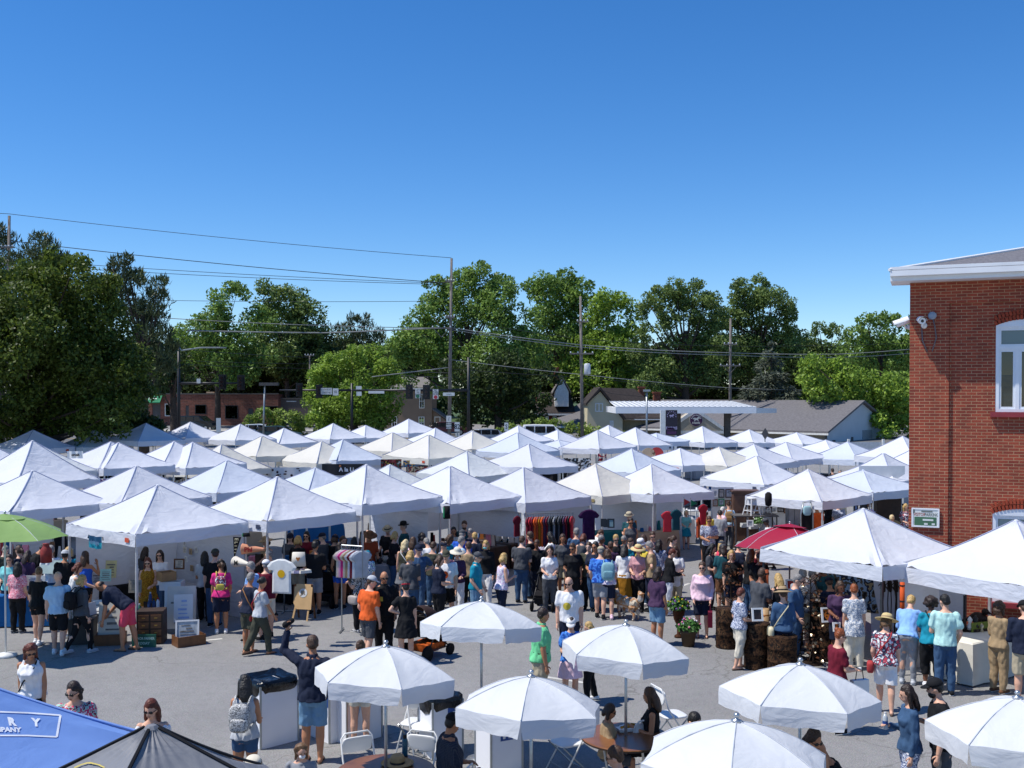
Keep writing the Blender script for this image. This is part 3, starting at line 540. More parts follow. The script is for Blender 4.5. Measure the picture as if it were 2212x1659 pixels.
m = MB(); bx = f.box(933.5, 962, 886, 925); f.slab(m, bx[0], bx[1], -.4, bx[3]-1.2, -6, -.3); z_ = bx[3]; m.poly([f.p(bx[0], z_-1.2, -.3), f.p(bx[1], z_-1.2, -.3), f.p(bx[0], z_, -.3)], (0, 5.7, 0)); loc_(m.build('lean_to', M_TANS), h)
m = MB(); m.poly([f.p(bx[0], z_+.05, 0), f.p(bx[1]+.4, z_-1.35, 0), f.p(bx[1]+.4, z_-1.2, 0), f.p(bx[0], z_+.2, 0)], (0, 6, 0)); loc_(m.build('lean_to_roof', M_ROOFG), h); 
bx = f.box(938, 951, 900, 925); m = MB(); f.frame(m, bx[0], bx[1], bx[2], bx[3], -.3, -.22, .1); w_ = loc_(m.build('window', M_TRIMW), h); g = MB(); f.slab(g, bx[0]+.08, bx[1]-.08, bx[2]+.08, bx[3]-.08, -.295, -.26); o = g.build('pane', M_GLASS); o.parent = w_; o.matrix_parent_inverse = Matrix.Translation(h.location).inverted()
bx = f.box(815, 846, 860, 930); m = MB(); f.slab(m, bx[0], bx[1]-.01, -.4, bx[3], -7, -.2); loc_(m.build('side_wing', M_TANS), h)
f, h = gable_house('brick_house', 'brick house with white dormer and chimney behind a dark tree', 124, (1160, 1236, 893), (1168, 1236, 850), 935, pm('dark red house brick', '6b3a30', .9, 0, .25, 5), M_ROOFD, 8, [(1167, 1174, 899, 915), (1177, 1185, 899, 915), (1194, 1202, 899, 915), (1208, 1223, 896, 913)], chim=[(1199.5, 1209, 795, 850)])
bx = f.box(1199, 1228, 846, 878); m = MB(); f.slab(m, bx[0], bx[1], bx[2], bx[3], -5, .3); m.poly([f.p(bx[0], bx[3], .3), f.p(bx[1], bx[3], .3), f.p((bx[0]+bx[1])/2, bx[3]+1.6, .3)], (0, 5, 0)); loc_(m.build('dormer', M_TRIMW), h)
m = MB(); c_ = (bx[0]+bx[1])/2
for s_ in (-1, 1): x_ = bx[0]-.3 if s_ < 0 else bx[1]+.3; m.poly([f.p(c_, bx[3]+1.75, .5), f.p(x_, bx[3]-.2, .5), f.p(x_, bx[3]-.02, .5), f.p(c_, bx[3]+1.93, .5)], (0, 5.2, 0))
loc_(m.build('dormer_roof', M_ROOFG), h)
b2 = f.box(1203, 1217, 853, 875); m = MB(); f.frame(m, b2[0], b2[1], b2[2], b2[3], .302, .36, .09); f.slab(m, (b2[0]+b2[1])/2-.05, (b2[0]+b2[1])/2+.05, b2[2]+.09, b2[3]-.09, .302, .35); w_ = loc_(m.build('window', M_TRIMW), h); g = MB(); f.slab(g, b2[0]+.05, b2[1]-.05, b2[2]+.05, b2[3]-.05, .301, .33); o = g.build('pane', M_GLASS); o.parent = w_; o.matrix_parent_inverse = Matrix.Translation(h.location).inverted()
f = Front(1268, 112); h = building('cream_house', 'cream gabled house with dark roof and brick chimney', f.O)
P = lambda px, py: f.a(1261.8+px/4.032, 685.8+py/4.032)
gp = [P(25, 1020), P(335, 1020), P(335, 885), P(140, 645), P(30, 748)]; m = MB(); m.poly([f.p(a, max(z, -.3)) for a, z in gp], -f.N*8); loc_(m.build('wall', M_CREAM), h)
rt = MB(); ap = P(140, 632); rr = P(345, 890); ll = P(15, 765); rp = P(470, 650)
rt.poly([f.p(*ap, .35), f.p(*rr, .35), f.p(rr[0]+.25, rr[1]+.1, .35), f.p(ap[0], ap[1]+.35, .35)], -f.N*9); rt.poly([f.p(*ap, .35), f.p(*ll, .35), f.p(ll[0], ll[1]+.25, .35), f.p(ap[0], ap[1]+.35, .35)], -f.N*9)
b_, c_ = P(480, 660), P(560, 790); rt.poly([f.p(ap[0], ap[1]+.1, -2.2), f.p(rr[0], rr[1], -.02), f.p(c_[0]+2.5, rr[1], -2.0), f.p(b_[0], ap[1]+.0, -4.2)], (0, .1, .18)); loc_(rt.build('roof', M_ROOFD), h)
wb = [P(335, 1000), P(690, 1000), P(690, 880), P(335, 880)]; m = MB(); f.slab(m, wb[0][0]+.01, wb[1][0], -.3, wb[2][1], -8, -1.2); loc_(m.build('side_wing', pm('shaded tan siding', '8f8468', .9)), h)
e0, e1, e2, e3 = P(300, 885), P(690, 885), P(640, 815), P(300, 815); m = MB(); m.poly([f.p(e0[0]+.7, e0[1], -.6), f.p(e1[0], e1[1], -.6), f.p(e2[0]+.3, e2[1], -3), f.p(e3[0]+.9, e3[1], -3)], (0, .05, .15)); loc_(m.build('wing_roof', M_ROOFD), h)
m = MB(); f.slab(m, e0[0]+.7, e1[0], e0[1]-.12, e0[1]-.01, -.62, -.5); loc_(m.build('wing_gutter', M_TRIMW), h)
for q in ((95, 745, 165, 822), (222, 898, 256, 950)):
    a_, b_ = P(q[0], q[1]), P(q[2], q[3]); m = MB(); f.frame(m, a_[0], b_[0], b_[1], a_[1], .002, .06, .12); f.slab(m, (a_[0]+b_[0])/2-.06, (a_[0]+b_[0])/2+.06, b_[1]+.12, a_[1]-.12, .002, .055); w_ = loc_(m.build('window', M_TRIMW), h); g = MB(); f.slab(g, a_[0]+.05, b_[0]-.05, b_[1]+.05, a_[1]-.05, .001, .04); o = g.build('pane', M_GLASS); o.parent = w_; o.matrix_parent_inverse = Matrix.Translation(h.location).inverted()
for q in ((520, 612, 570, 900), (655, 660, 715, 880)):
    a_, b_ = P(q[0], q[1]), P(q[2], q[3]); m = MB(); f.slab(m, a_[0], b_[0], 2, a_[1], -5.2, -4.2); f.slab(m, a_[0]-.08, b_[0]+.08, a_[1], a_[1]+.18, -5.3, -4.1); loc_(m.build('chimney', M_BRKCH), h)
M_STOREW = pm('pale store wall', 'b9c2c8', .85, 0, .05, 1); M_STOREB = pm('beige store wall', 'a89c88', .85, 0, .08, 1); M_PURP = pm('purple sign enamel', '4a1f4e', .4, 0, .08); M_SIGNBLK = pm('near black sign panel', '221a2c', .4)
cn = dp(1787, 934, 98); gE = Wall((cn.x, cn.y, 0), (.7, .714, 0)); gL = Wall((cn.x, cn.y, 0), (.714, -.7, 0)); Lg, dep = 36.0, 13.7; zE = cn.z; zR = dp(1860, 869, 102.9).z; st = building('store_building', 'long low store with grey shingle roof and pale blue gable end', (cn.x, cn.y, 0))
m = MB(); gL.slab(m, -Lg, 0, -1, zE, -.3, 0); gL.slab(m, -Lg, 0, -1, zE, -dep, -dep+.3); loc_(m.build('wall', M_STOREB), st)
ap = gE.p(dep/2, zR); far = gL.X*(-Lg); T = Vector((0, 0, .2)); e0, e1 = gL.p(.4, zE-.1, .6), gE.p(dep+.6, zE-.1, .4); ap2 = ap + gL.X*.4
m = MB(); m.poly([e0, ap2, ap2+far, e0+far], T); m.poly([e1, e1+far, ap2+far, ap2], T); loc_(m.build('roof', pm('store grey shingles', '6a686a', .9, 0, .18, 5, .4)), st)
m = MB(); m.poly([gE.p(0, -1, .002), gE.p(dep, -1, .002), gE.p(dep, zE, .002), gE.p(dep/2, zR, .002), gE.p(0, zE, .002)], -gE.N*.3); loc_(m.build('gable', M_STOREW), st)
m = MB(); m.poly([gL.p(-Lg, zE-.25, .6), gL.p(.45, zE-.25, .6), gL.p(.45, zE-.08, .6), gL.p(-Lg, zE-.08, .6)], gL.N*.08); loc_(m.build('eave_board', M_TRIMW), st)
for a, w_, z0_, z1_, dk in ((1.0, .5, -.8, 1.2, 1), (4.8, .35, .2, 1.4, 1), (7.2, 2.0, -.9, 2.0, 0), (10.2, .6, -.9, 1.3, 1), (12.0, .35, 0, 1.2, 1)): m = MB(); gE.slab(m, a, a+w_, z0_, z1_, .003, .07); loc_(m.build('end_window' if dk else 'end_door', M_DGREY if dk else pm('pale grey door', '8d9498', .6)), st)
fq = Front(1460, 101); pd = building('store_porch', 'beige pedimented store entrance with white trim', fq.O); l, r_, t_ = fq.a(1441, 930), fq.a(1566, 930), fq.a(1503.6, 889)
m = MB(); m.poly([fq.p(*l), fq.p(*r_), fq.p(*t_)], -fq.N*4); fq.slab(m, l[0], r_[0], l[1]-1.4, l[1]-.01, -3, -.05); m.box(tuple(fq.p(l[0]+.3, (l[1]-1.4)/2, -.4)), (.5, .5, l[1]-1.4+.4)); m.box(tuple(fq.p(r_[0]-.3, (l[1]-1.4)/2, -.4)), (.5, .5, l[1]-1.4+.4)); loc_(m.build('wall', pm('beige stucco', 'b3a793', .85)), pd)
m = MB()
for e in (l, r_): m.poly([fq.p(t_[0], t_[1]-.05, .05), fq.p(e[0]*1.0, e[1]-.1, .05), fq.p(e[0], e[1]+.25, .05), fq.p(t_[0], t_[1]+.35, .05)], -fq.N*.3)
fq.slab(m, l[0], r_[0], l[1]-.3, l[1]-.02, -.2, .04); fq.slab(m, l[0], r_[0], l[1]-1.5, l[1]-1.2, -.2, .04); loc_(m.build('trim', M_TRIMW), pd)
c = fq.a(1503.6, 907); m = MB(); rr = 13.6*101/F; m.M = Matrix.Translation(fq.p(c[0], c[1], .01)) @ Matrix.Rotation(pi/2, 4, 'X'); m.lathe([(rr*1.06, 0), (rr*1.06, .1)], 28); lg = thing('round_logo_sign', 'round purple store logo with white animal and lettering on pediment', 'sign', fq.p(c[0], c[1], .01))
def logo(root, O, X, r, m_bg, z0=.12):
    mb = MB(); mb.M = Matrix.Rotation(pi/2, 4, 'X'); mb.lathe([(r*1.04, 0), (r*1.04, z0*.5)], 28); mb.build('rim', M_TRIMW, root)
    mb = MB(); mb.M = Matrix.Rotation(pi/2, 4, 'X'); mb.lathe([(r, 0), (r, z0*.7)], 28); mb.build('disc', m_bg, root)
emb = [(-.55, .18), (-.42, .33), (-.18, .36), (.02, .28), (.25, .42), (.34, .55), (.45, .42), (.6, .3), (.5, .2), (.34, .2), (.3, -.02), (.42, -.22), (.26, -.2), (.16, -.02), (-.1, -.04), (-.22, -.24), (-.36, -.2), (-.26, .0), (-.36, .12), (-.48, .08)]
logo(lg, None, None, rr, M_PURP); m = MB(); m.poly([(x*rr, -.095, z*rr) for x, z in emb], (0, .02, 0)); lettering(m, 'FARMS', rr*.42, (0, -.1, -rr*.5), (1, 0, 0), (0, 0, 1), .01)
for i in range(9): q = R(160-140*i/8); m.box((cos(q)*rr*.76, -.095, sin(q)*rr*.76), (rr*.13, .02, rr*.17), 0, 0, 0, -(q-pi/2))
m.build('emblem', M_TRIMW, lg)
fc = Front(1330, 88); fcn = thing('fuel_canopy', 'white flat fuel station canopy with ribbed top in front of store', 'canopy', fc.O); a0, z1 = fc.a(1330, 880); a1_, _ = fc.a(1634, 880); z0 = fc.a(1500, 893)[1]; dpt = 9
m = MB(); fc.slab(m, a0, a1_, z0, z1, -dpt, 0); loc_(m.build('fascia', M_WHITE), fcn)
m = MB(); m.poly([fc.p(a0, z1+.01, 0), fc.p(a1_, z1+.01, 0), fc.p(a1_-.3, z1+.42, -dpt), fc.p(a0+.3, z1+.42, -dpt)], (0, 0, .06))
loc_(m.build('top_panel', M_WHITE), fcn); m = MB()
for i in range(26): x = a0+.3+(a1_-a0-.6)*i/25; m.tube([fc.p(x, z1+.1, -.1), fc.p(x, z1+.5, -dpt+.1)], .04, 5)
loc_(m.build('rib', pm('grey steel rib', '9aa0a6', .5)), fcn)
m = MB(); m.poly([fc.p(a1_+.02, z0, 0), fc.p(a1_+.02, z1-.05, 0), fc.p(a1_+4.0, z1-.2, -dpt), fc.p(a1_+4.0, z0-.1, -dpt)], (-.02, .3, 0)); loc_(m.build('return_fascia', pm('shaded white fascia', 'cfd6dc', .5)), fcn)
for u in (1480, 1592): m = MB(); a_ = fc.a(u)[0]; m.box(tuple(fc.p(a_, z0/2, -4)), (.5, .5, z0)); loc_(m.build('post', M_DGREY), fcn)
fy = Front(1436, 82); py = thing('pylon_sign', 'dark store pylon sign with logo and price panels on white posts', 'sign', fy.O); b = fy.box(1438.5, 1463, 886, 940)
m = MB(); fy.slab(m, b[0], b[1], b[2], b[3], -.3, 0); loc_(m.build('panel', M_SIGNBLK), py); m = MB(); fy.slab(m, b[0]-.42, b[0]-.02, -.2, b[3]-.03, -.3, -.02); fy.slab(m, b[1]-.2, b[1]-.02, -.2, b[2]-.01, -.25, -.05); loc_(m.build('post', M_TRIMW), py)
cx, rr = (b[0]+b[1])/2, (b[1]-b[0])*.4; zc = b[3]-rr*1.25; m = MB(); m.poly([fy.p(cx+x*rr, zc+z*rr-.05, .02) for x, z in emb], (0, .02, 0))
for i in range(9): q = R(190-200*i/8); m.box(tuple(fy.p(cx+cos(q)*rr*.95, zc+sin(q)*rr*.95, .02)), (rr*.15, .02, rr*.19), 0, 0, 0, -(q-pi/2))
lettering(m, 'FARMS', .30, fy.p(cx, b[3]-1.42, .02), (1, 0, 0), (0, 0, 1), .01); loc_(m.build('emblem', pm('lavender sign print', 'a99fc0', .5)), py)
m = MB(); [fy.slab(m, b[0]+.08, b[1]-.3 if i % 2 else b[1]-.08, b[2]+.08+i*.3, b[2]+.3+i*.3, 0, .02) for i in range(2)]; [lettering(m, t, .14, fy.p(b[1]-.25, b[2]+.2+i*.3, .03), (1, 0, 0), (0, 0, 1)) for i, t in enumerate(())]; loc_(m.build('price_panel', M_PURP), py)
fw = Front(1812, 78); fn = thing('white_fence', 'white panel fence with square posts in front of the gable wing', 'fence', fw.O); b = fw.box(1800, 1912, 952, 975)
m = MB(); fw.slab(m, b[0], b[1], 0, b[3]-.1, -.06, 0); loc_(m.build('panel', pm('grey white vinyl', 'b6babc', .6)), fn)
for u in (1833, 1908): m = MB(); a_ = fw.a(u)[0]; m.box(tuple(fw.p(a_, b[3]/2+.06, .03)), (.16, .16, b[3]+.12)); loc_(m.build('post', M_TRIMW), fn)

M_POLE = pm('weathered grey wood pole', '77706a', .9, 0, .25, 4, .3); M_INS = pm('porcelain insulator', 'c9ced2', .3); M_GALV = pm('galvanised steel', '9aa0a2', .4, .7); M_WIRE = pm('black wire', '26282c', .6); M_WIREP = pm('weathered pale cable', '8d8f8c', .6)
def upole(label, u, D, vtop, ut=None, arms=(), extra=None, r=.17):
    b = gnd(dp(u, 900, D)); t = dp(ut or u, vtop, D); root = thing('utility_pole', label, 'pole', b, 0, 'wooden utility poles'); T = t-b
    m = MB(); m.tube([(0, 0, -.5), T*.5, T], [r, r*.85, r*.62], 10); m.build('post', M_POLE, root, True)
    for (v, du0, du1, brace) in arms:
        p0, p1 = dp(u+du0, v, D)-b, dp(u+du1, v, D)-b; p0.y -= .18; p1.y -= .18; m = MB(); m.box(tuple((p0+p1)/2), ((p1-p0).length, .1, .13)); 
        if brace: c = (p0+p1)/2; m.tube([c+Vector((-.7, -.02, 0)), c+Vector((0, 0, -.8))], .03, 5); m.tube([c+Vector((.7, -.02, 0)), c+Vector((0, 0, -.8))], .03, 5)
        a_ = m.build('crossarm', M_POLE, root); m = MB()
        for i in range(4): q = p0.lerp(p1, (i+.15)/3.3); m.lathe([(.05, .06), (.07, .12), (.04, .2)], 8, q)
        o = m.build('insulator', M_INS, a_)
    return root, b
P1, b1 = upole('tallest utility pole in the middle of the street', 970, 92, 558, 975.5, [(608, -7, 12, 0), (709, -37, 5, 1), (686, -8, 12, 0)])
P2, b2_ = upole('utility pole carrying a grey transformer', 1258, 96, 640, 1254, [(695, -12, 12, 0), (764, -28, 24, 0)])
p = dp(1267, 797, 96)-b2_; m = MB(); m.lathe([(.26, -.5), (.3, -.45), (.3, .4), (.2, .5)], 12, p+Vector((.05, -.25, 0))); m.build('transformer', pm('pale grey transformer paint', 'b4bac0', .5), P2, True)
P3, b3_ = upole('utility pole with a braced crossarm over the store roof', 1577, 108, 688, 1578, [(744, -14, 14, 0), (790, -23, 22, 1)])
P0, b0_ = upole('leaning utility pole above the big maple', 15, 84, 466, 20, [(535, -10, 16, 0), (573, -22, 22, 1)])
P4, _ = upole('small utility pole half hidden by trees over signals', 669, 128, 767, 669, [(768, -10, 10, 0)], r=.12)
def wire(label, pts, sag=0, r=.022, mat=None):
    """pts: (u,v,D) attachment points"""
    mb = MB(); P = []
    for (a, b) in zip(pts[:-1], pts[1:]):
        A, B = dp(*a), dp(*b); n = 10
        for i in range(n + (b == pts[-1])): t = i/n; q = A.lerp(B, t); q.z -= sag*(B-A).length*4*t*(1-t)/60; P.append(q)
    c = P[0].copy(); mb.tube([q-c for q in P], r, 5); o = mb.build('power_line', mat or M_WIRE, None, True, c); return tag(o, label, 'wire', 'overhead wires')
wire('topmost thin wire across the sky to the tallest pole', [(-120, 452, 82), (20, 462, 84), (975, 557, 92)], .35)
wire('second thin wire crossing the sky below the topmost', [(20, 520, 84), (905, 607, 92), (975, 611, 92)], .35, .03)
wire('upper of two close wires passing the pine top', [(20, 560, 84), (963, 612, 92)], .3)
wire('lower of two close wires passing the pine top', [(20, 571, 84), (969, 615, 92)], .3)
wire('faint wire in front of the mid green trees', [(40, 640, 84), (430, 650, 88), (968, 650, 92)], .2, .02)
wire('pale cable running from the dark pine to the tallest pole', [(230, 678, 84), (560, 698, 88), (968, 709, 92)], .25, .03, M_WIREP)
wire('thick pale bundled cable left of the tallest pole arm', [(405, 714, 86), (700, 719, 90), (934, 709, 92)], .12, .055, M_WIREP)
wire('upper pale cable from tallest pole past transformer pole', [(975, 708, 92), (1256, 745, 96), (1578, 762, 108), (1810, 765, 112), (1990, 752, 116)], .35, .04, M_WIREP)
wire('lower pale cable from tallest pole past transformer pole', [(975, 712, 92), (1256, 750, 96), (1578, 767, 108), (1810, 772, 112), (1990, 761, 116)], .4, .035, M_WIREP)
wire('thin wire dropping from the tallest pole to transformer pole', [(975, 690, 92), (1254, 732, 96), (1578, 748, 108), (1990, 740, 116)], .3, .02)
wire('low wire crossing the tree trunks to the store roof', [(975, 777, 92), (1257, 809, 96), (1577, 838, 108), (1990, 846, 116)], .25, .03, M_WIREP)
wire('lowest dark wire in front of the brick house', [(975, 797, 92), (1257, 815, 96), (1577, 842, 108), (1990, 850, 116)], .2, .02)
wire('wire above the mast light', [(420, 757, 90), (669, 772, 128)], .1)
wire('upper wire over the shop roofs', [(250, 772, 96), (669, 786, 128), (975, 806, 92)], .2)
wire('lower wire over the shop roofs', [(250, 779, 96), (669, 796, 128), (975, 816, 92)], .2)
wire('pale slanting guy wire beside the tallest pole', [(803, 814, 90), (968, 794, 92)], 0, .04, M_WIREP)
wire('wire slanting down from the crossarm pole', [(1260, 826, 96), (1320, 850, 104), (1400, 858, 110)], .1, .02)
M_SIGNS = pm('white reflective sign', 'd8dad6', .5, 0, .04); M_LAMPG = pm('green signal lens', '1f6a4a', .3); M_LAMPR = pm('dull signal lens', '3a1a18', .3)
def signal(root, p, face=1):
    m = MB(); m.box(tuple(p), (.36, .26, 1.05)); m.box(tuple(p+Vector((0, .1, 0))), (.62, .03, 1.25)); h = m.build('signal_head', M_BLACK, root)
    m = MB()
    for k in (-1, 0, 1): m.M = Matrix.Translation(p+Vector((0, -.14, k*.32))) @ Matrix.Rotation(pi/2, 4, 'X'); m.lathe([(.12, 0), (.13, .1)], 10, cap=False); m.lathe([(.1, -.01), (.1, .01)], 10)
    o = m.build('lens', M_LAMPR, h)
def mast(label, u, D, vtop, arm_v, u_end, heads, signs=(), lum=None):
    b = gnd(dp(u, 900, D)); root = thing('signal_mast', label, 'traffic light', b, 0, 'traffic signal masts'); t = dp(u, vtop, D)-b
    m = MB(); m.tube([(0, 0, -.3), t], [.16, .11], 10); m.build('pole', M_BLACK, root, True)
    a0, a1 = dp(u, arm_v, D)-b, dp(u_end, arm_v, D)-b; a0.y -= .0; m = MB(); m.tube([a0, a1], [.12, .07], 8); m.build('arm', M_BLACK, root, True)
    for hu, hv in heads: signal(root, dp(hu, hv, D-.25)-b)
    for (su0, su1, sv0, sv1, txt, ex) in signs:
        c = dp((su0+su1)/2, (sv0+sv1)/2, D-.3)-b; w_, h_ = (su1-su0)*D/F, (sv1-sv0)*D/F; m = MB(); m.box(tuple(c), (w_, .03, h_)); s_ = m.build('sign_panel', M_SIGNS, root); m = MB(); n = len(txt)
        for i, tx in enumerate(txt): lettering(m, tx, h_*.8/max(n, 1.6), c+Vector((0, -.02, h_*(.5-(i+.6)/(n+.2+ex)))), (1, 0, 0), (0, 0, 1), .002, .75)
        if txt: m.build('lettering', M_BLACK, s_)
        if ex: m = MB(); m.M = Matrix.Translation(c+Vector((0, -.03, -h_*.3))) @ Matrix.Rotation(pi/2, 4, 'X'); m.lathe([(.16, 0), (.16, .02)], 12); m.build('sign_disc', M_LAMPG if ex == 1 else pm('red sign disc', 'b03040', .4), s_)
    if lum: m = MB(); p0 = dp(u+6, lum[1]+5, D)-b; p1 = dp((u+lum[0])/2, lum[1]-1, D)-b; p2 = dp(lum[0], lum[1]-1, D)-b; m.tube([t*.97, p0, p1, p2], .06, 6); m.box(tuple(p2), (.5, .2, .1)); m.build('luminaire', M_GALV, root)
    return root
mast('black signal mast with long arm and street light near the maple', 386, 86, 742, 828, 512, [(480, 825), (520, 826)], [(425, 433, 818, 828, [], 0)], (482, 752))
mast('black signal mast beside the round bright tree', 760, 96, 828, 843, 604, [(646, 842), (689, 845)], [(693, 717, 838, 852, ['E STATE ST', 'STREET RD'], 0), (719, 731, 839, 854, ['82'], 0)])
mast('tall black signal mast right of the tallest wooden pole', 1012, 90, 772, 843, 760, [(884, 846), (921, 847)], [(897, 908, 840, 860, ['LEFT', 'ON', 'GREEN'], 1), (935, 947, 841, 862, ['NO', 'TURN', 'ON RED'], 2), (957, 982, 848, 855, ['S Union St'], 0), (769, 781, 834, 841, [], 0), (770, 781, 846, 855, [], 0), (796, 830, 844.5, 850, [], 0)])
def small(name, label, cat, u, D): b = gnd(dp(u, 900, D)); return thing(name, label, cat, b), b
lp, b = small('street_lamp', 'tall grey box headed lamp pole beside the shrub', 'street lamp', 568, 98); m = MB(); t = dp(572, 832, 98)-b; m.tube([(0, 0, -.2), t], .09, 8); m.build('pole', M_GALV, lp, True); m = MB(); m.box(tuple(t+Vector((.7, 0, .1))), (1.2, .5, .28)); m.box(tuple(t+Vector((-.2, 0, .1))), (.6, .4, .28)); m.build('lamp_head', M_DGREY, lp)
lp, b = small('street_lamp', 'slim lamp pole in front of the cream house chimney', 'street lamp', 1397, 84); m = MB(); t = dp(1397, 845, 84)-b; m.tube([(0, 0, -.2), t], .08, 8); m.build('pole', M_GALV, lp, True); m = MB(); m.box(tuple(t+Vector((0, 0, .05))), (.55, .4, .16)); m.build('lamp_head', M_GALV, lp)
def rsign(label, u0, u1, v0, v1, D, txt=(), shape='rect', col=None):
    c = dp((u0+u1)/2, (v0+v1)/2, D); b = gnd(c); root = thing('road_sign', label, 'sign', b, 0, 'road signs'); p = c-b; w_, h_ = (u1-u0)*D/F, (v1-v0)*D/F
    m = MB(); m.tube([(0, .05, -.2), (p.x, .05, p.z+h_*.4)], .04, 6); m.build('post', M_GALV, root)
    m = MB()
    if shape == 'kite': m.poly([p+Vector((x*w_, 0, z*h_)) for x, z in ((0, .5), (.5, 0), (0, -.5), (-.5, 0))], (0, .02, 0))
    else: m.box(tuple(p), (w_, .02, h_))
    pn = m.build('panel', col or M_SIGNS, root)
    if txt:
        m = MB(); n = len(txt)
        for i, t in enumerate(txt): lettering(m, t, h_*.75/n, p+Vector((0, -.015, h_*(.5-(i+.5)/n))), (1, 0, 0), (0, 0, 1), .006, .8)
        m.build('lettering', M_BLACK, pn)
rsign('white route 82 sign over a small arrow sign', 982, 993, 912, 932, 78, ['82']); rsign('small white arrow sign below the route sign', 984, 993, 935, 942, 78.2, ['<-'])
rsign('white no trucks sign on the tallest pole', 964, 975, 898, 912, 91, ['/']); rsign('white lettered sign under the no trucks sign', 964, 975, 914, 926, 91, ['TRUCK', 'ROUTE'])
rsign('white curved arrow sign by the hedge', 1089.5, 1098, 913, 931, 80, ['S']); rsign('grey backed diamond sign seen from behind near store', 1645, 1661, 924, 950, 64, (), 'kite', M_DGREY)
rsign('small white sign in front of the shop door', 467, 477, 903, 934, 116); rsign('small green and white sandwich sign by the road', 297, 307, 905, 922, 112)
M_TYRE = pm('black rubber', '141414', .8); M_RIM = pm('alloy rim', '9a9da0', .35, .6)
def car(label, u, D, v_mid, L, H_, col, rz=0, name='parked_car', van=False):
    b = gnd(dp(u, v_mid, D)); root = thing(name, label, 'van' if van else 'car', b, rz, 'vehicles in the street'); wd = 1.85
    top = [(-L*.48, .45), (-L*.5, .75), (-L*.47, H_*.62), (-L*.40, H_*.98), (-L*.2, H_), (L*.12, H_*.98), (L*.27, H_*.66), (L*.46, H_*.52), (L*.5, .62), (L*.49, .4)] if van else \
          [(-L*.49, .4), (-L*.5, .7), (-L*.44, H_*.62), (-L*.27, H_*.96), (0, H_), (L*.14, H_*.93), (L*.28, H_*.62), (L*.46, H_*.52), (L*.5, .6), (L*.48, .35)]
    m = MB(); v = []; n = len(top)
    for y, k in ((-wd/2, 1), (-wd/2+.12, .0), (wd/2-.12, 0), (wd/2, 1)):
        for x, z in top: kk = .93 if (k and z > H_*.7) else 1; v.append((x*kk, y*(kk if k else 1), .28+(z-.28)*(1 if not k else .985)))
    f = [(j*n+i, j*n+i+1, (j+1)*n+i+1, (j+1)*n+i) for j in range(3) for i in range(n-1)] + [tuple(range(n)), tuple(range(3*n, 4*n))[::-1]] + [(j*n, (j+1)*n, (j+1)*n+n-1, j*n+n-1) for j in range(3)]
    m.add(v, f); o = m.build('body', col, root); 
    g = MB()
    for s_ in (-1, 1):
        y = s_*(wd/2*.965+.012); zz0, zz1 = H_*.64, H_*.93
        for xa, xb in ((-.38, -.22), (-.2, -.02), (0, .17)): g.poly([(L*xa, y, zz0), (L*xb, y, zz0), (L*(xb-.035 if xb > .1 else xb), y, zz1), (L*(xa+.02 if xa < -.3 else xa), y, zz1)], (0, .01*s_, 0))
    g.add([(-L*.455, y, z) if z < H_*.8 else (-L*.435, y, z) for y, z in ((-.7, H_*.66), (.7, H_*.66), (.65, H_*.92), (-.65, H_*.92))], [(0, 1, 2, 3)]); g.poly([(L*.285, -.72, H_*.64), (L*.285, .72, H_*.64), (L*.15, .62, H_*.93), (L*.15, -.62, H_*.93)], (.02, 0, .01)); g.build('window', M_GLASS, root)
    for x in (-.31, .31):
        for s_ in (-1, 1):
            m = MB(); m.M = Matrix.Translation((L*x, s_*(wd/2-.08), .33)) @ Matrix.Rotation(pi/2, 4, 'X'); m.lathe([(.22, -.1), (.33, -.1), (.33, .1), (.22, .1)], 16); w_ = m.build('wheel', M_TYRE, root); m = MB(); m.M = Matrix.Translation((L*x, s_*(wd/2-.08), .33)) @ Matrix.Rotation(pi/2, 4, 'X'); m.lathe([(.21, -.11), (.21, .11)], 12); m.build('rim', M_RIM, w_)
car('black minivan parked in front of the brick shops', 428, 122, 915, 4.9, 1.75, pm('black car paint', '15161a', .25), -.25, van=True)
car('pale car half hidden behind tents by the shrub', 560, 106, 930, 4.5, 1.45, pm('pale car paint', 'c3ccd4', .3), .1)
car('dark teal car behind the white tent by the shrub', 600, 102, 932, 4.5, 1.45, pm('teal car paint', '2c4248', .3), 0)
car('dark red car parked below the tan house', 968, 112, 935, 4.4, 1.45, pm('dark red car paint', '4c1c20', .3), 0)
car('white van roof showing above tents by the hedge', 1180, 92, 940, 5, 2.0, pm('white car paint', 'd8dadc', .3), 0, van=True)
car('silver car windshield glimpsed between tents near hedge', 1058, 96, 940, 4.5, 1.45, pm('silver car paint', '9aa0a6', .3), .2)
car('dark car under the maple by the roadside', 255, 108, 930, 4.5, 1.45, pm('charcoal car paint', '24262a', .3), 0)
FAB = {'w': fabric('white tent fabric', 'e2e5ec', .22), 'c': fabric('cream tent fabric', 'e0ddd2', .2), 'b': fabric('bluish white tent fabric', 'd6deea', .24), 's': fabric('soft white tent fabric', 'dadde5', .22), 'p': fabric('worn off white tent fabric', 'dce0e0', .22)}
FABW = fabric('white side wall cloth', 'd3d6de', .06, .2); FAB_BLUE = fabric('cornflower blue tent fabric', '7b9edb', .12, .08); FAB_DK = fabric("charcoal tent fabric", "7d7f84", .05, .2)
M_SEAM = pm('grey seam tape', '9aa0b8', .7); M_LEG = pm('tent leg steel', 'c3c6c8', .35, .5); M_LEGD = pm('dark tent leg', '3f4246', .4, .4); M_BLKSEAM = pm('black seam piping', '14151a', .7)
TENTS = []
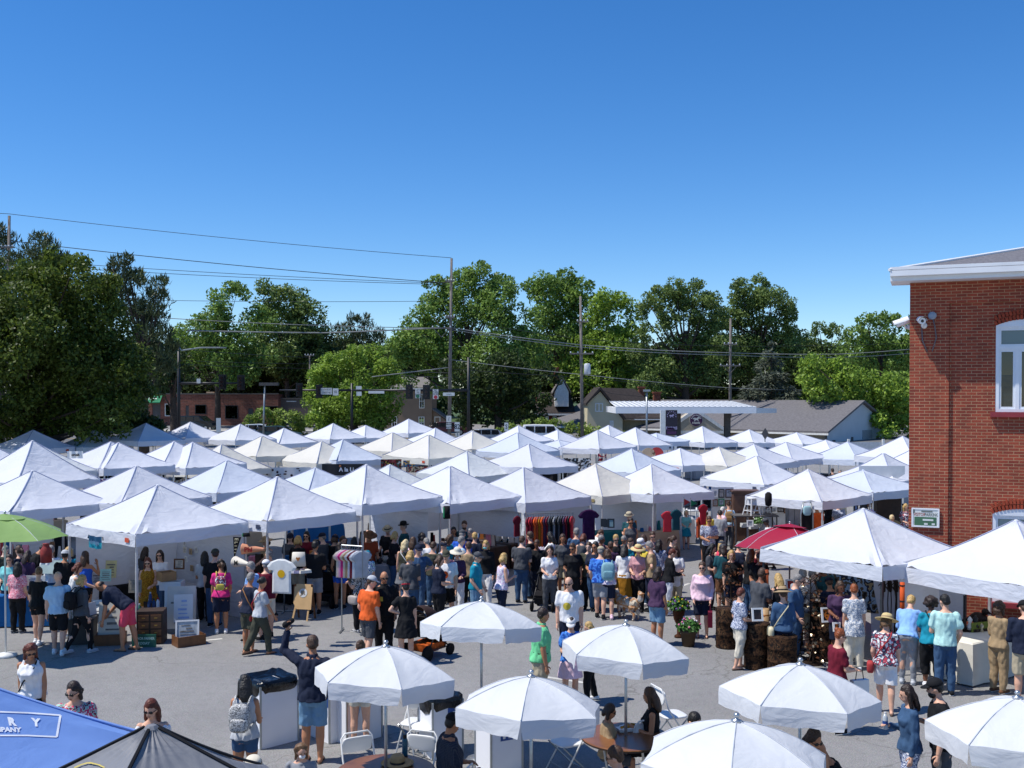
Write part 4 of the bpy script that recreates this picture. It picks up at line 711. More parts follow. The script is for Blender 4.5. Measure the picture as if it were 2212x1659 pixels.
def canopy_mesh(s, zb, ze, zp, n, seam=.012, seed=0, curve=.22, flat=False, droop=.03):
    """roof of a pop-up tent, eave at ze, valance down to zb, peak at zp"""
    q = random.Random(seed); mb = MB(); h = s/2; ph = [q.uniform(0, 6) for _ in range(8)]
    for k in range(4):
        M = Matrix.Rotation(k*pi/2, 4, 'Z'); v = []; f = []; nt = n
        for j in range(nt+1):
            t = j/nt; half = h*(1-t) + .035*t
            zz = (1-curve)*t + curve*t*t
            for i in range(n+1):
                e = 2*i/n - 1
                x = e*half; y = -half
                sag = (1-e*e)*(.055*t*(1-t)*4) + .030*(1-t)*sin(e*9+ph[k])*(abs(e))*(1-t)
                puck = .036*sin(abs(e)*26 + ph[k+4] + t*6)*max(0, abs(e)-.45)*(1-t)**2*2 + .007*sin(e*21+ph[k])*t**3
                z = ze + (zp-ze)*zz - sag + puck - droop*(1-abs(e))*(1-t)**3*.6
                v.append((x, y + .0, z))
        for j in range(nt):
            for i in range(n): a = j*(n+1)+i; f.append((a, a+1, a+n+2, a+n+1))
        mb.M = M; mb.add(v, f)
        v = []; f = []
        for j in range(4):
            t = j/3
            for i in range(n+1):
                e = 2*i/n-1; fl = .012*sin(e*7+ph[k])*t + .008*sin(e*19+ph[k+4])*t
                v.append((e*h*(1+.004*t), -h - .004 - .018*t - fl*(1-abs(e)), ze - droop*(1-abs(e))*.6 - (ze-zb)*t + .012*sin(e*6+ph[k+4])*t))
        for j in range(3):
            for i in range(n): a = j*(n+1)+i; f.append((a, a+n+1, a+n+2, a+1))
        mb.add(v, f)
        P = []
        for j in range(nt+1): t = j/nt; half = h*(1-t)+.035*t; P.append((-half, -half, ze + (zp-ze)*((1-curve)*t+curve*t*t) + .006))
        mb.tube(P, seam, 5, 1)
    mb.M = Matrix.Identity(4); mb.ell((0, 0, zp-.015), (.055, .055, .045), 8); return mb
def tent(label, u, v, Wpx=None, D=None, fab='w', psi=None, size=3.0, zp=None, valance=.27, legm=None, n=None, curve=.22, walls=(), leg_out=0, logo=None, group='white pop-up tents', zeave=None, seam=None, name='popup_tent', yawdeg=None, seamw=None):
    if D is None: D = 4.12*F/Wpx*(size/3.0)*math.hypot(1, (u-W/2)/F)
    P = dp(u, v, D); g = gz(D); zpk = P.z - g
    if psi is None: psi = 8 - 14*(u-335)/1293.0
    ze = zeave if zeave else min(max(zpk-.90, 2.05), 2.65)
    yaw = R(45 + psi) if yawdeg is None else R(yawdeg)
    root = thing(name, label, 'tent', (P.x, P.y, g), yaw, group)
    if D > 33: qr = random.Random(int(u*13+v)); root.rotation_euler = (R(qr.uniform(-1.3, 1.3)), R(qr.uniform(-1.3, 1.3)), yaw + R(qr.uniform(-3, 3)))
    n = n or (22 if D < 32 else 14 if D < 45 else 10); fm = FAB[fab] if isinstance(fab, str) else fab
    cm = canopy_mesh(size, ze-valance, ze, zpk, n, seamw or (.012 if D < 40 else .016), int(u*7+v), curve); c = cm.build('canopy', [fm, seam or M_SEAM], root, True)
    smooth_angle(c, 28)
    m_ = legm or M_LEG; h = size/2-.05
    for sx in (-1, 1):
        for sy in (-1, 1):
            m = MB(); m.box((sx*(h+leg_out), sy*(h+leg_out), .03), (.09, .09, .012)); m.box((sx*h, sy*h, ze/2), (.04, .04, ze-.02)); m.box((sx*h, sy*h, ze*.35), (.05, .05, ze*.7)); m.build('leg', m_, root)
    if D < 40:
        m = MB()
        for k in range(4):
            m.M = Matrix.Rotation(k*pi/2, 4, 'Z')
            for a, b in ((-1, -.5), (-.5, 0), (0, .5), (.5, 1)):
                for sg in (0, 1): m.tube([(a*h, -h, ze-.06-.22*sg), (b*h, -h, ze-.28+.22*sg)], .011, 4)
        m.build('truss', m_, root)
    for (k, z0, fr_, to_) in walls:                    # side walls: k side index, from/to along side
        m = MB(); m.M = Matrix.Rotation(k*pi/2, 4, 'Z'); N_ = 16; vs = []
        for j in range(5):
            for i in range(N_+1): e = fr_+(to_-fr_)*i/N_; vs.append((e*h, -h+.03+.035*sin(e*9+j)*(1-j/4*.5)+.015*sin(e*23+j*2), z0+(ze-.05-z0)*j/4))
        m.add(vs, [(j*(N_+1)+i, j*(N_+1)+i+1, (j+1)*(N_+1)+i+1, (j+1)*(N_+1)+i) for j in range(4) for i in range(N_)]); m.build('side_wall', FABW, root, True)
    if logo:                                           # small maker's mark near the corner of the valance
        m = MB(); k, e, c1 = logo; m.M = Matrix.Rotation(k*pi/2, 4, 'Z'); m.box((e*size/2, -size/2-.035, ze-valance*.55), (.16, .006, .1)); m.build('valance_patch', c1, root)
    TENTS.append((label, P.x, P.y, g, yaw, size, ze, D)); return root
PT_R = pm('orange red patch', 'c8502e', .6); PT_B = pm('dark blue patch', '3a4258', .6)
T = tent
A1 = T('big white tent nearest the map seller, teal banner on its valance', 341, 1048.6, 392, psi=6, logo=(3, .8, PT_R), walls=[(1, .0, -1, 1), (2, 0, -1, .9)])
A2 = T('white tent above the green umbrella', 70.7, 1017.6, 354, psi=10, walls=[(2, 0, -1, 1)])
A3 = T('white tent directly behind the map seller tent', 295, 1007.7, 325, psi=8, fab='s')
T('large white tent at left edge above the dotted display board', 77, 958, 268, fab='p', psi=10)
T('white tent hidden behind the one at the left edge, same peak', 66, 953, D=34.5, psi=10)
T('white tent with dangling corner strap, right of left edge tent', 256.7, 957, 246, psi=8)
T('white tent left of the cream peaked tent, bunting beneath', 419, 955.6, 228, psi=7)
T('white tent between map seller rows with rippled near corner', 497, 995.5, 275, fab='b', psi=7)
T('shadow dappled white tent under the maple at far left', 72, 929.5, 182, psi=8, logo=(0, .7, PT_R))
T('fully shaded grey looking tent under the maple edge', 203, 929.5, 172, fab='p', psi=8)
T('blue shaded tent beneath the maple in front of the road', 314, 914.7, 168, psi=7)
T('half shaded tent with dappled white peak beside the signal mast', 413, 912, 156, psi=7)
T('white tent peeking behind the strap cornered tent', 235.6, 955, D=40.5, fab='s', psi=8)
T('white tent peeking behind the bunting tent', 377, 954, D=42.5, psi=7)
T('low cream tent with dark vent behind the bunting tent', 482, 960.5, D=46, fab='c', psi=6, zeave=2.0)
T('white tent cut off by the left picture edge', -50, 946, D=40, psi=9, logo=(0, .7, PT_B))
T('white far tent in front of the brick shop window', 518.6, 916.6, 155, psi=5)
T('white far tent left of the rounded shrub end', 615, 925, 146, psi=5)
T('white far tent in front of the rounded shrub', 719.5, 915, 140, psi=4)
T('white far tent below the black signal mast by bright tree', 790, 919, 132, psi=4)
T('tall cream tent with floral back cloth under its valance', 567, 942.6, 190, fab='c', psi=6)
T('cream tent carrying the dark lettered banner', 693.5, 953.8, 190, fab='c', psi=5)
T('white tent with long plain side wall beside the banner tent', 738, 950, D=50, fab='b', psi=4, walls=[(0, 0, -1, 1)])
T('bluish tent tucked between two big front tents', 680, 1010.8, D=37, fab='b', psi=5)
T('big front tent with a tied loop at its peak', 791.4, 1004.6, 322, fab='w', psi=5, walls=[(1, .1, -.7, 1)], curve=.34)
T('big front tent beside the map seller with gathered corner', 599, 1030.7, 352, psi=6, logo=(3, .8, PT_B))
T('tallest far white tent in front of the tan house', 885.8, 905.3, 130, psi=3)
T('white far tent left of the pole with route signs', 938, 925, D=63, psi=2)
T('small cream far tent in front of the tan house corner', 847, 935, D=56, fab='c', psi=3)
T('cream white tent with colourful goods hanging beneath', 926.7, 940, 196, fab='c', psi=3, logo=(3, .8, PT_R))
T('cream tent with vent flap near the middle of the market', 1023.5, 931.9, 168, fab='c', psi=2)
T('white tent half hidden behind the vent flap tent', 1018, 931, D=58, psi=2)
T('off white steep tent behind the second big front tent', 1008.6, 974.7, 212, fab='p', psi=3)
T('broad white far tent in front of the hedge', 1121.4, 920, 150, psi=1)
T('bluish white tent overlapping the broad far tent', 1119, 935, 176, fab='b', psi=1)
T('white far tent in front of hedge beside the transformer pole', 1202, 929, D=64, psi=0)
T('flat pale blue tent with straw hats for sale below', 1209.5, 951, 160, fab='b', psi=0, zeave=2.15)
T('large off white tent in the third row with creased corner', 1141, 960, 208, fab='s', psi=1)
T('big front tent with black weight bag on its near leg', 972.6, 1008, 300, psi=3, walls=[(1, 1.15, -1, 1), (2, 1.2, -1, 1)])
T('front tent sheltering the clothes rail', 1131, 1010.7, 284, psi=1, fab='s', walls=[(1, .7, -1, 1)])
T('bluish mottled tent behind the loop peaked tent', 841, 1004.5, D=36, fab='p', psi=4)
T('cream front tent with white wall bulging in the wind', 1286.6, 1003, 262, fab='c', psi=-1, logo=(3, .75, pm('tan patch', '9a8a5a', .6)), walls=[(1, 0, -1, 1)])
T('white tent with red hanging disc beneath by the pylon sign', 1369.7, 924, 160, psi=-2, logo=(0, .8, PT_B))
T('creased white tent in front of the cream house', 1292.8, 930, 166, fab='s', psi=-1)
T('small far tent against the cream house wall', 1315, 919, D=66, psi=-1)
T('far white tent with double layered flat top', 1418, 936, D=62, fab='b', psi=-2, zeave=2.3)
T('white tent standing below the round purple logo', 1514.8, 921.4, 150, psi=-4)
T('white tent in front of the store beside the diamond sign', 1617.7, 928.4, 146, psi=-5)
T('white tent below the long grey roof near its gable', 1720.6, 934.6, 148, psi=-6)
T('white tent with open front left of the fence', 1785, 950.7, 170, psi=-7, logo=(3, .75, PT_B))
T('plain white tent behind the framed art tent', 1630, 959.9, 192, fab='s', psi=-5)
T('white tent with pleated near corner above dark goods', 1700.8, 955.6, 184, fab='s', psi=-6)
T('small cream tent tucked behind the framed art tent', 1553, 966, D=49, fab='c', psi=-4)
T('white tent with small red patch left of the framed art tent', 1467.6, 969, 192, psi=-3, logo=(3, .8, PT_R))
T('bluish tent behind the cream bulging wall tent', 1364.7, 969.8, 208, fab='b', psi=-2)
T('white front tent with flags, at the aisle mouth', 1406.9, 1003.8, 262, fab='w', psi=-3, walls=[(1, 0, -.1, 1)])
T('white tent roofing the framed art display', 1631.4, 985.4, 238, psi=-5, logo=(3, .72, PT_B))
T('flat roofed white tent beside the framed art', 1748, 1014.4, D=35.5, psi=-6, zeave=2.0, leg_out=.1)
D3 = lambda x, y: (1700.7+x/7.754, 905.2+y/7.754)
T('flat bluish tent next to the brick wall with dark bar below', *D3(1270, 855), D=38, fab='b', psi=-7, zeave=2.05)
T('steep white tent behind the flat bluish one by bricks', *D3(1640, 580), D=40, fab='s', psi=-8, curve=.42)
T('white tent half hidden by the brick corner, higher up', *D3(1930, 295), D=47, psi=-8)
T('white tent mostly hidden behind the brick corner', *D3(2150, 500), D=42, psi=-8)
T('low tent in front of the white fence', *D3(1030, 385), D=52, fab='b', psi=-7)
R1 = T('big white tent over the rusty metal sculptures', 1865, 1100, D=22, psi=-9, size=3.0, zeave=2.12, logo=(0, .8, PT_B), legm=M_LEGD, walls=[(1, 0, -1, .55)])
R2 = T('big white tent at right edge over the cream cloth table', 2195, 1125, D=20, psi=-12, size=3.0, zeave=2.05, valance=.3, walls=[(2, 0, .2, 1)])
def near(label, u, v, D, fab, psi, size, seam, ze, curve=.2): return tent(label, u, v, D=D, fab=fab, psi=psi, size=size, seam=seam, zeave=ze, valance=.3, curve=curve, n=30, group='coloured tents at the front', seamw=.013)
BT = near('cornflower blue tent with white framed lettering', -268, 1394, 9.3, FAB_BLUE, 25, 3.5, pm('pale blue seam', '9fbcf0', .7), 1.98)
DT = near('charcoal grey tent with black piping beside the blue tent', 327.4, 1573, 7.0, FAB_DK, -4, 3.3, M_BLKSEAM, 2.08, .10)
def project(root, obj_name, u, v):
    """point on a tent's canopy seen at a pixel, with local frame"""
    ob = next(c for c in root.children if c.name.startswith(obj_name)); bpy.context.view_layer.update()
    mw = ob.matrix_world.inverted(); o = mw @ CAM; d = (mw.to_3x3() @ ray(u, v)).normalized(); bv = BVHTree.FromPolygons([x.co for x in ob.data.vertices], [tuple(p.vertices) for p in ob.data.polygons]); h = bv.ray_cast(o, d); return h[0], h[1], ob
def on_canopy(root, quads, mat, name, lift=.012):
    """lay 2-D pixel polygons on the canopy surface itself (real thin print on the cloth)"""
    ob = next(c for c in root.children if c.name.startswith('canopy')); bpy.context.view_layer.update(); mw = ob.matrix_world.inverted(); bv = BVHTree.FromPolygons([x.co for x in ob.data.vertices], [tuple(p.vertices) for p in ob.data.polygons]); o = mw @ CAM; mb = MB()
    for pts, fs in quads:
        vs = []
        for (u, v) in pts:
            d = (mw.to_3x3() @ ray(u, v)).normalized(); h = bv.ray_cast(o, d); p, nn = (h[0], h[1]) if h[0] is not None else (o + d*10, Vector((0, 0, 1))); nn = nn if nn.dot(d) < 0 else -nn; vs.append(p + nn*lift)
        mb.add(vs, fs)
    return mb.build(name, mat, root)
def px_text(s, O, X, Z, size, bold=.03, sx=1.1):
    """lettering laid out along two pixel directions, split small so that it can follow the cloth"""
    v, f = textmesh(s, size, 0, 'LEFT', bold*size, sx); return ([(O[0]+X[0]*a+Z[0]*b, O[1]+X[1]*a+Z[1]*b) for a, b in v], f)
M_PRINT = pm('white screen print', 'e8ecf2', .6)
def strip(a, b, w, n=10):
    q = []; a, b = Vector(a), Vector(b); d = (b-a).normalized(); nn = Vector((-d.y, d.x))*w/2
    pts = [tuple(a.lerp(b, i/n)+nn*s) for i in range(n+1) for s in (-1, 1)]; return (pts, [(2*i, 2*i+1, 2*i+3, 2*i+2) for i in range(n)])
C1 = lambda x, y: (x/5.04, 1329.8+y/5.04+.0)
fr_ = [C1(-300, 1050), C1(0, 1052), C1(300, 1062), C1(655, 1090)]; fb_ = [C1(-300, 1290), C1(0, 1310), C1(300, 1310), C1(615, 1325)]
on_canopy(BT, [strip(fr_[i], fr_[i+1], 3.2) for i in range(3)] + [strip(fb_[i], fb_[i+1], 3.2) for i in range(3)] + [strip(fr_[3], fb_[3], 5.0)], M_PRINT, 'printed_frame', .006)
on_canopy(BT, [px_text('R', C1(85, 1160), (1, .10), (-.22, -1), 23, .06), px_text('Y', C1(350, 1168), (1, .08), (-.10, -1), 23, .06), px_text('MPANY', C1(-60, 1246), (1, .02), (-.12, -1), 13.5, .05, 1.25)], M_PRINT, 'printed_lettering', .007)
arc = [(C1(820+330*i/14, 1665-50*sin(pi*i/14))) for i in range(15)]; on_canopy(DT, [strip(arc[i], arc[i+1], 3, 2) for i in range(14)], pm('yellow print', 'b9a850', .6), 'printed_arc')
FAB_U = fabric("white umbrella vinyl", "dcdfe1", .16, .14); M_STEEL = pm('polished steel pole', 'b9bdbf', .3, .8)
UMB = []; M_USEAM = pm('umbrella seam', 'b9bdc4', .7)
def umbrella(label, u, v, D, Rr, tilt=(0, 0), fab=FAB_U, n=6, rise=.34, val=.2, rot=20, cat='umbrella', name='table_umbrella', pole=M_STEEL, group='white cafe umbrellas', pr=.02, vent=False, base=None):
    P = dp(u, v, D); g = gz(D); z = P.z-g; root = thing(name, label, cat, (P.x, P.y, g), 0, group); q = random.Random(int(u)); mb = MB(); N_ = 9; K = 7
    M = Matrix.Translation((0, 0, z)) @ Matrix.Rotation(R(tilt[0]), 4, 'X') @ Matrix.Rotation(R(tilt[1]), 4, 'Y') @ Matrix.Rotation(R(rot), 4, 'Z'); mb.M = M; dome = lambda t: -rise*(.30*t + .70*t*t)*Rr/.9
    for k in range(n):
        a0, a1 = 2*pi*k/n, 2*pi*(k+1)/n; v_ = []; ph = q.uniform(0, 6)
        for j in range(N_+1):
            t = max(j/N_, .02)
            for i in range(K+1):
                s = i/K; e = 4*s*(1-s); A = Vector((cos(a0), sin(a0)))*Rr*t; B = Vector((cos(a1), sin(a1)))*Rr*t; p = A.lerp(B, s)*(1-.035*e*t)
                v_.append((p.x, p.y, dome(t) - .035*e*t*(1.2-t) + .006*sin(s*11+ph+t*5)*t))
        for j in range(1, 4 if val else 0):
            for i in range(K+1):
                s = i/K; e = 4*s*(1-s); A = Vector((cos(a0), sin(a0)))*Rr; B = Vector((cos(a1), sin(a1)))*Rr; s2 = .5+(s-.5)*(.985-.03*(j-1)); p = A.lerp(B, s2)*(1-.035*e)*(1.006+.012*sin(s*9+ph)*j/3)
                v_.append((p.x, p.y, dome(1) - .0 - val*j/3*(1-.05*sin(s*14+ph))))
        J = N_+1+(3 if val else 0)
        mb.add(v_, [(j*(K+1)+i, j*(K+1)+i+1, (j+1)*(K+1)+i+1, (j+1)*(K+1)+i) for j in range(J-1) for i in range(K)][::1])
    for k in range(n): a = 2*pi*k/n; mb.tube([(cos(a)*Rr*t, sin(a)*Rr*t, dome(t)+.003) for t in (.03, .25, .5, .75, 1)], .006, 5, 1)
    c = mb.build('canopy', [fab, M_USEAM], root, True); smooth_angle(c, 32)
    m = MB(); m.M = M
    for k in range(n): a = 2*pi*k/n; m.tube([(0, 0, -.03), (cos(a)*Rr*.5, sin(a)*Rr*.5, dome(.5)-.02), (cos(a)*Rr*.99, sin(a)*Rr*.99, dome(1)-.012)], .007, 4)
    m.build('rib', pole, root)
    m = MB(); m.tube([(0, 0, base or .02), (0, 0, z-.02)], pr, 8); m.lathe([(.05, base or .0), (.05, (base or 0)+.3)], 8) if base else m.lathe([(.22, 0), (.22, .05), (.04, .09)], 14); m.build('pole', pole, root, True)
    m = MB(); m.M = M; m.lathe([(.055, -.005), (.055, .01), (.02, .02), (.018, .035), (.034, .05), (.018, .075)], 10); m.build('finial', M_STEEL, root, True)
    if vent: m = MB(); m.M = M; m.lathe([(.02, .02), (Rr*.32, -.06)], n*2, cap=False); m.build('vent_cap', fab, root, True)
    UMB.append((root, P.x, P.y, g)); return root
umbrella('white umbrella farthest back, tilted flat, beside the stroller', 1039.8, 1299, 15.3, .90, (-9, 2), rot=54)
umbrella('white umbrella over the table with the long haired woman', 1352.3, 1350, 14.2, .89, (-2, 4), rot=39)
umbrella('white umbrella at bottom centre above the litter sign bin', 1147.4, 1461, 11.9, .90, (-7, 3), rot=23)
umbrella('white umbrella overlapping the man in blue shorts', 833, 1396, 12.9, .90, (-4, 3), rot=50)
umbrella('white umbrella above the woman in sunglasses, lower right', 1728.7, 1435, 11.9, .90, (-3, 3), rot=48)
umbrella('largest white umbrella cut by the bottom edge', 1591, 1557, 9.7, .95, (-3, 2), rot=75)
umbrella('white umbrella cut by the right edge', 2197.8, 1507, 10.8, .90, (-2, 0), rot=35)
umbrella('crimson market umbrella behind the sculpture tent', 1706, 1133, 24.5, 1.30, (-6, 4), fabric('crimson umbrella canvas', 'a3243f', .15, .1), 6, .42, 0, 30, name='market_umbrella', group='coloured market umbrellas', vent=True, pole=M_POLE)
umbrella('lime green market umbrella at the left edge', 10, 1112, 21.5, 1.27, (0, 3), fabric('lime green umbrella canvas', '93b46c', .2, .1), 8, .28, 0, 10, name='market_umbrella', group='coloured market umbrellas', vent=True, pole=pm('white pole', 'd8d8d4', .5))
PAL = dict(black='17181b', navy='1c2438', white='e4e4e4', grey='8d9095', dgrey='4a4d52', lgrey='b4b8bd', pink='d2357f', lpink='e6c4d0', red='b02a38', coral='d84a60', maroon='6e1a2c', orange='e0622a', yellow='d8c04a', teal='1788a0', dteal='1d4c54',
  green='72cf94', mint='b9e2da', blue='2c5cc0', lblue='8ab4ea', sky='a9c9e2', denim='3a5676', ldenim='6c90ac', khaki='b0a58c', tan='a08a6a', cream='d8d0bc', olive='45463a', purple='46304c', ochre='9a6a1a', brown='6b4a34', rust='a84a2a', aqua='7cc8c8', straw='cdb883')
PRN = dict(floralpink=(['c23a56', 'e8b8c4', 'd86a80', 'f0e0e2'], 26), floralblue=(['e6e8ee', '4a5a80', 'c9cfdc', '2a3450'], 30), tiedye=(['e8e4e4', 'd0406a', 'a8d0c0', '7a2440', 'e8c8d0'], 16), print=(['e8e6e6', 'b04050', '3a4658', 'e8e6e6', '6a7a80'], 14), ochreprint=(['8a5a14', 'b8862a', '5a3a10'], 40),
  darkfloral=(['1c1e26', 'b09a98', '2a2a34', '7a4a50'], 26), bluefloral=(['2c5cb0', 'e4e8f0', '3a9a8a', 'c8d4ea'], 26), lace=(['c9ccd0', '8a98aa', 'e2e0da', '6a7a90'], 20), bw=(['17181b', 'd8d8d8', '17181b', '888888'], 30), pastel=(['e6dce6', 'c9b4d4', 'e8e8ec', 'b8c0dc'], 16), bluedye=(['2c5cb4', '4a86d8', '2448a0'], 10), snake=(['cfcfca', '4a4c50', 'e6e6e2', '7a7c80'], 60), ivory=(['d9d6cc', 'b9b4a8'], 30))
SKIN = dict(fair=('d9a88c',), tan=('b57d5a',), brown=('7a4c34',), dark=('4a2e22',), pale=('e4bca4',))
HAIRC = dict(black='15120f', dkbrown='2a1c14', brown='46301f', ltbrown='6e5236', blonde='b8975c', pale='cbb88c', grey='86827e', white='c9c6c0', auburn='5e2a18', ginger='8e4a22')
M_EYE = pm('dark eye', '1a1412', .3); M_LIP = pm('lip', '9a5a50', .5)
def cmat(c):
    if c in PRN: return printed(c+' print cloth', *PRN[c])
    if c.startswith('st-'): a, b = c[3:].split('-'); return printed(c+' cloth', [PAL[a], PAL[b]], 22, 'stripe')
    if c.startswith('pl-'): a, b = c[3:].split('-'); return printed(c+' cloth', [PAL[a], PAL[b]], 18, 'plaid')
    return pm(c+' cloth', PAL[c], .85, 0, .10, 9, .25)
def smat(s): return pm(s+' skin', SKIN[s][0], .55, 0, .06, 12)
def hmat(c): return pm(c+' hair', HAIRC[c], .5, 0, .45, 45, .7)
MR = dict(m=[(.465, .070, .062, 0), (.50, .094, .072, -.004), (.54, .096, .070, -.002), (.60, .090, .064, .002), (.66, .096, .066, .002), (.72, .106, .068, 0), (.77, .110, .062, -.004), (.805, .098, .050, -.008), (.83, .062, .041, -.008), (.852, .034, .034, -.004)],
          f=[(.465, .074, .064, 0), (.50, .100, .078, -.006), (.54, .096, .072, -.004), (.60, .080, .058, 0), (.64, .079, .057, .002), (.70, .088, .064, .006), (.735, .092, .069, .010), (.77, .094, .058, 0), (.805, .084, .046, -.006), (.83, .052, .037, -.006), (.852, .030, .031, -.004)])
ARM = dict(down=((.13, .0, -1), (.03, .2, -1)), fwd=((.15, .12, -1), (-.3, .9, -.1)), bend=((.2, -.1, -1), (-.12, .6, -.75)), hip=((.62, -.3, -.75), (-.8, .25, -.3)), up=((.3, .45, -.6), (-.38, .3, .9)), high=((.62, .3, .35), (-.15, .1, 1)), cross=((.2, .15, -1), (-.95, .45, .1)), reach=((.12, .85, -.5), (0, .9, -.4)), pocket=((.3, -.15, -1), (-.18, .3, -1)), swing=((.12, .35, -1), (0, .55, -.9)), back=((.12, -.4, -1), (.0, -.1, -1)), hold=((.16, .05, -1), (-.35, .75, .25)))
JOBS = []
def loft(mb, rings, n=14):
    """rings: (center, ax, ay, hw, hd)"""
    v = [c + ax*(hw*cos(2*pi*j/n)) + ay*(hd*sin(2*pi*j/n)) for c, ax, ay, hw, hd in rings for j in range(n)]; k = len(rings)
    mb.add(v, [(i*n+j, i*n+(j+1) % n, (i+1)*n+(j+1) % n, (i+1)*n+j) for i in range(k-1) for j in range(n)] + [tuple(range(n))[::-1], tuple(range((k-1)*n, k*n))])
def superell(mb, c, r, e=.45, n=16, m=0, Q=None):
    f = lambda t: math.copysign(abs(t)**e, t); o = len(mb.v); mb.ell((0, 0, 0), (1, 1, 1), n, m)
    for i in range(o, len(mb.v)):
        p = mb.v[i]; p = mb.M.inverted() @ p; rr = math.hypot(p.x, p.y); s = f(rr); q = Vector((f(p.x/rr)*s*r[0] if rr > 1e-6 else 0, f(p.y/rr)*s*r[1] if rr > 1e-6 else 0, f(p.z)*r[2]))
        if Q: q = Q @ q
        mb.v[i] = mb.M @ (Vector(c)+q)
def job(name, mb, vox, mats, parent, wr=0.0, sm=2, after=None, pre=None): JOBS.append((name, mb, vox, mats, parent, wr, sm, after, pre))
def hand(mb, w, d, side, nrm, k, curl):
    d = d.normalized(); nrm = (nrm - d*nrm.dot(d)).normalized(); s = d.cross(nrm)*side
    mb.cap(w - d*.01*k, w + d*.075*k, .022*k, .030*k, 8, 0, 1.0)
    for off, L in ((-.026, .060), (-.009, .074), (.009, .070), (.025, .056)):
        b = w + d*.085*k + s*off*k; d1 = (d + nrm*curl*.5).normalized(); d2 = (d + nrm*curl*1.8).normalized(); mb.tube([b - d*.02*k, b + d1*L*.5*k, b + d1*L*.5*k + d2*L*.5*k], [.0095*k, .0088*k, .006*k], 6)
    b = w + d*.02*k + s*.024*k; d1 = (d*.7 + s*.75 + nrm*.2).normalized(); d2 = (d + s*.25 + nrm*.45).normalized(); mb.tube([b, b + d1*.038*k, b + d1*.038*k + d2*.03*k], [.0115*k, .010*k, .007*k], 6)
class Pose: pass
def parse_pose(s):
    P = Pose(); P.stance, P.arms, P.lean, P.look, P.tilt = 'stand', ['down', 'down'], 0, 0, 0
    for i, t in enumerate(s.split(';')):
        if i == 0: a = t.split(':'); P.stance = a[0]; P.arms = a[1].split(',') if len(a) > 1 else P.arms
        elif '=' in t: k, v = t.split('='); setattr(P, k, float(v))
    return P
def person(label, foot, heading, h, gen, b, skin, hair, top, bot, shoe, pose, extras, near=False, zoff=None, group='people at the market'):
    root = thing('person', label, 'person', foot, R(-heading), group); P = parse_pose(pose); vox = .013 if near else .019; sk = smat(skin); V = Vector
    ext = [e for e in extras.split(',') if e]; ring = MR[gen]; hipz = .52
    rr_ = random.Random(int(foot[0]*977+foot[1]*331)); dz = 0
    if not P.look: P.look = rr_.uniform(-28, 28)
    if not P.tilt: P.tilt = rr_.uniform(2, 20)
    if not P.lean: P.lean = rr_.uniform(-1, 6)
    if P.stance == 'stand' and rr_.random() < .4 and bot.split(':')[0] not in ('skirt', 'longskirt', 'none'): P.stance = 'step'
    sit = P.stance == 'sit'
    ML = Matrix.Translation((0, 0, hipz*h)) @ Matrix.Rotation(R(-P.lean), 4, 'X') @ Matrix.Translation((0, 0, -hipz*h)) if P.lean else Matrix.Identity(4)
    if P.lean > 15: ML = Matrix.Translation((0, -.10*h*sin(R(P.lean)), 0)) @ ML
    legs = []; off = V((0, -.10*h*sin(R(P.lean)), 0)) if P.lean > 15 else V((0, 0, 0))
    for sd in (-1, 1):
        hp = V((sd*.048*h*(1 if gen == 'm' else 1.05), 0, .505*h)) + off; out = .02*sd
        if sit: t, s_ = V((out*6, .98, -.12)), V((0, -.12 if sd > 0 else .18, -1))
        elif P.stance == 'walk': t, s_ = (V((out, .36, -1)), V((0, .06, -1))) if sd > 0 else (V((out, -.26, -1)), V((0, -.62, -1)))
        elif P.stance == 'step': t, s_ = (V((out, .2, -1)), V((0, -.02, -1))) if sd < 0 else (V((out, -.12, -1)), V((0, -.25, -1)))
        else: t, s_ = V((out*1.6, .04 - off.y*.9/h*2 if off.y else .03, -1)), V((out*.4, -.06 - off.y*.6/h*2, -1))
        kn = hp + t.normalized()*.232*h; an = kn + s_.normalized()*.235*h; legs.append((hp, kn, an, sd))
    def drop(): return min(a.z for _, _, a, _ in legs) - .036*h
    dz = -drop() + .008
    for l in legs:
        for i in range(3): l[i].z += dz
    ML = Matrix.Translation((0, 0, dz)) @ ML
    Rl = ML.to_3x3(); ax, ay = Rl @ V((1, 0, 0)), Rl @ V((0, 1, 0))
    wf = lambda z: 1+(b-1)*(1 if z < .74 else .45)
    def rings(z0, z1, g, flare=0): 
        out = []
        rs = [r for r in ring if z0 <= r[0] <= z1]
        for z, hw, hd, y in rs: fl = flare*max(0, (.62-z)/.16); out.append((ML @ V((0, y*h, z*h)), ax, ay, (hw*wf(z)+g+fl)*h, (hd*wf(z)*(1.0 if b <= 1 else 1+(b-1)*.5)+g+fl)*h))
        return out
    sx = .103 if gen == 'm' else .088; ra = (.033, .025, .0175) if gen == 'm' else (.028, .0215, .0155); rb = wf(.8); ARMP = []
    for sd, nm in zip((-1, 1), P.arms):
        u, f = ARM[nm]; S = ML @ V((sd*sx*h*wf(.8), -.006*h, .797*h)); ud = V((u[0]*sd, u[1], u[2])).normalized(); fd = V((f[0]*sd, f[1], f[2])).normalized()
        if P.lean and nm in ('hip', 'up'): ud, fd = Rl @ ud, Rl @ fd
        E = S + ud*.172*h; Wt = E + fd*.148*h; ARMP.append((S, E, Wt, fd, sd, nm))
    Mh = ML @ Matrix.Translation((0, 0, .86*h)) @ Matrix.Rotation(R(-P.look), 4, 'Z') @ Matrix.Rotation(R(-P.tilt), 4, 'X') @ Matrix.Translation((0, 0, -.86*h))
    body = MB(); loft(body, rings(.46, .86, 0))
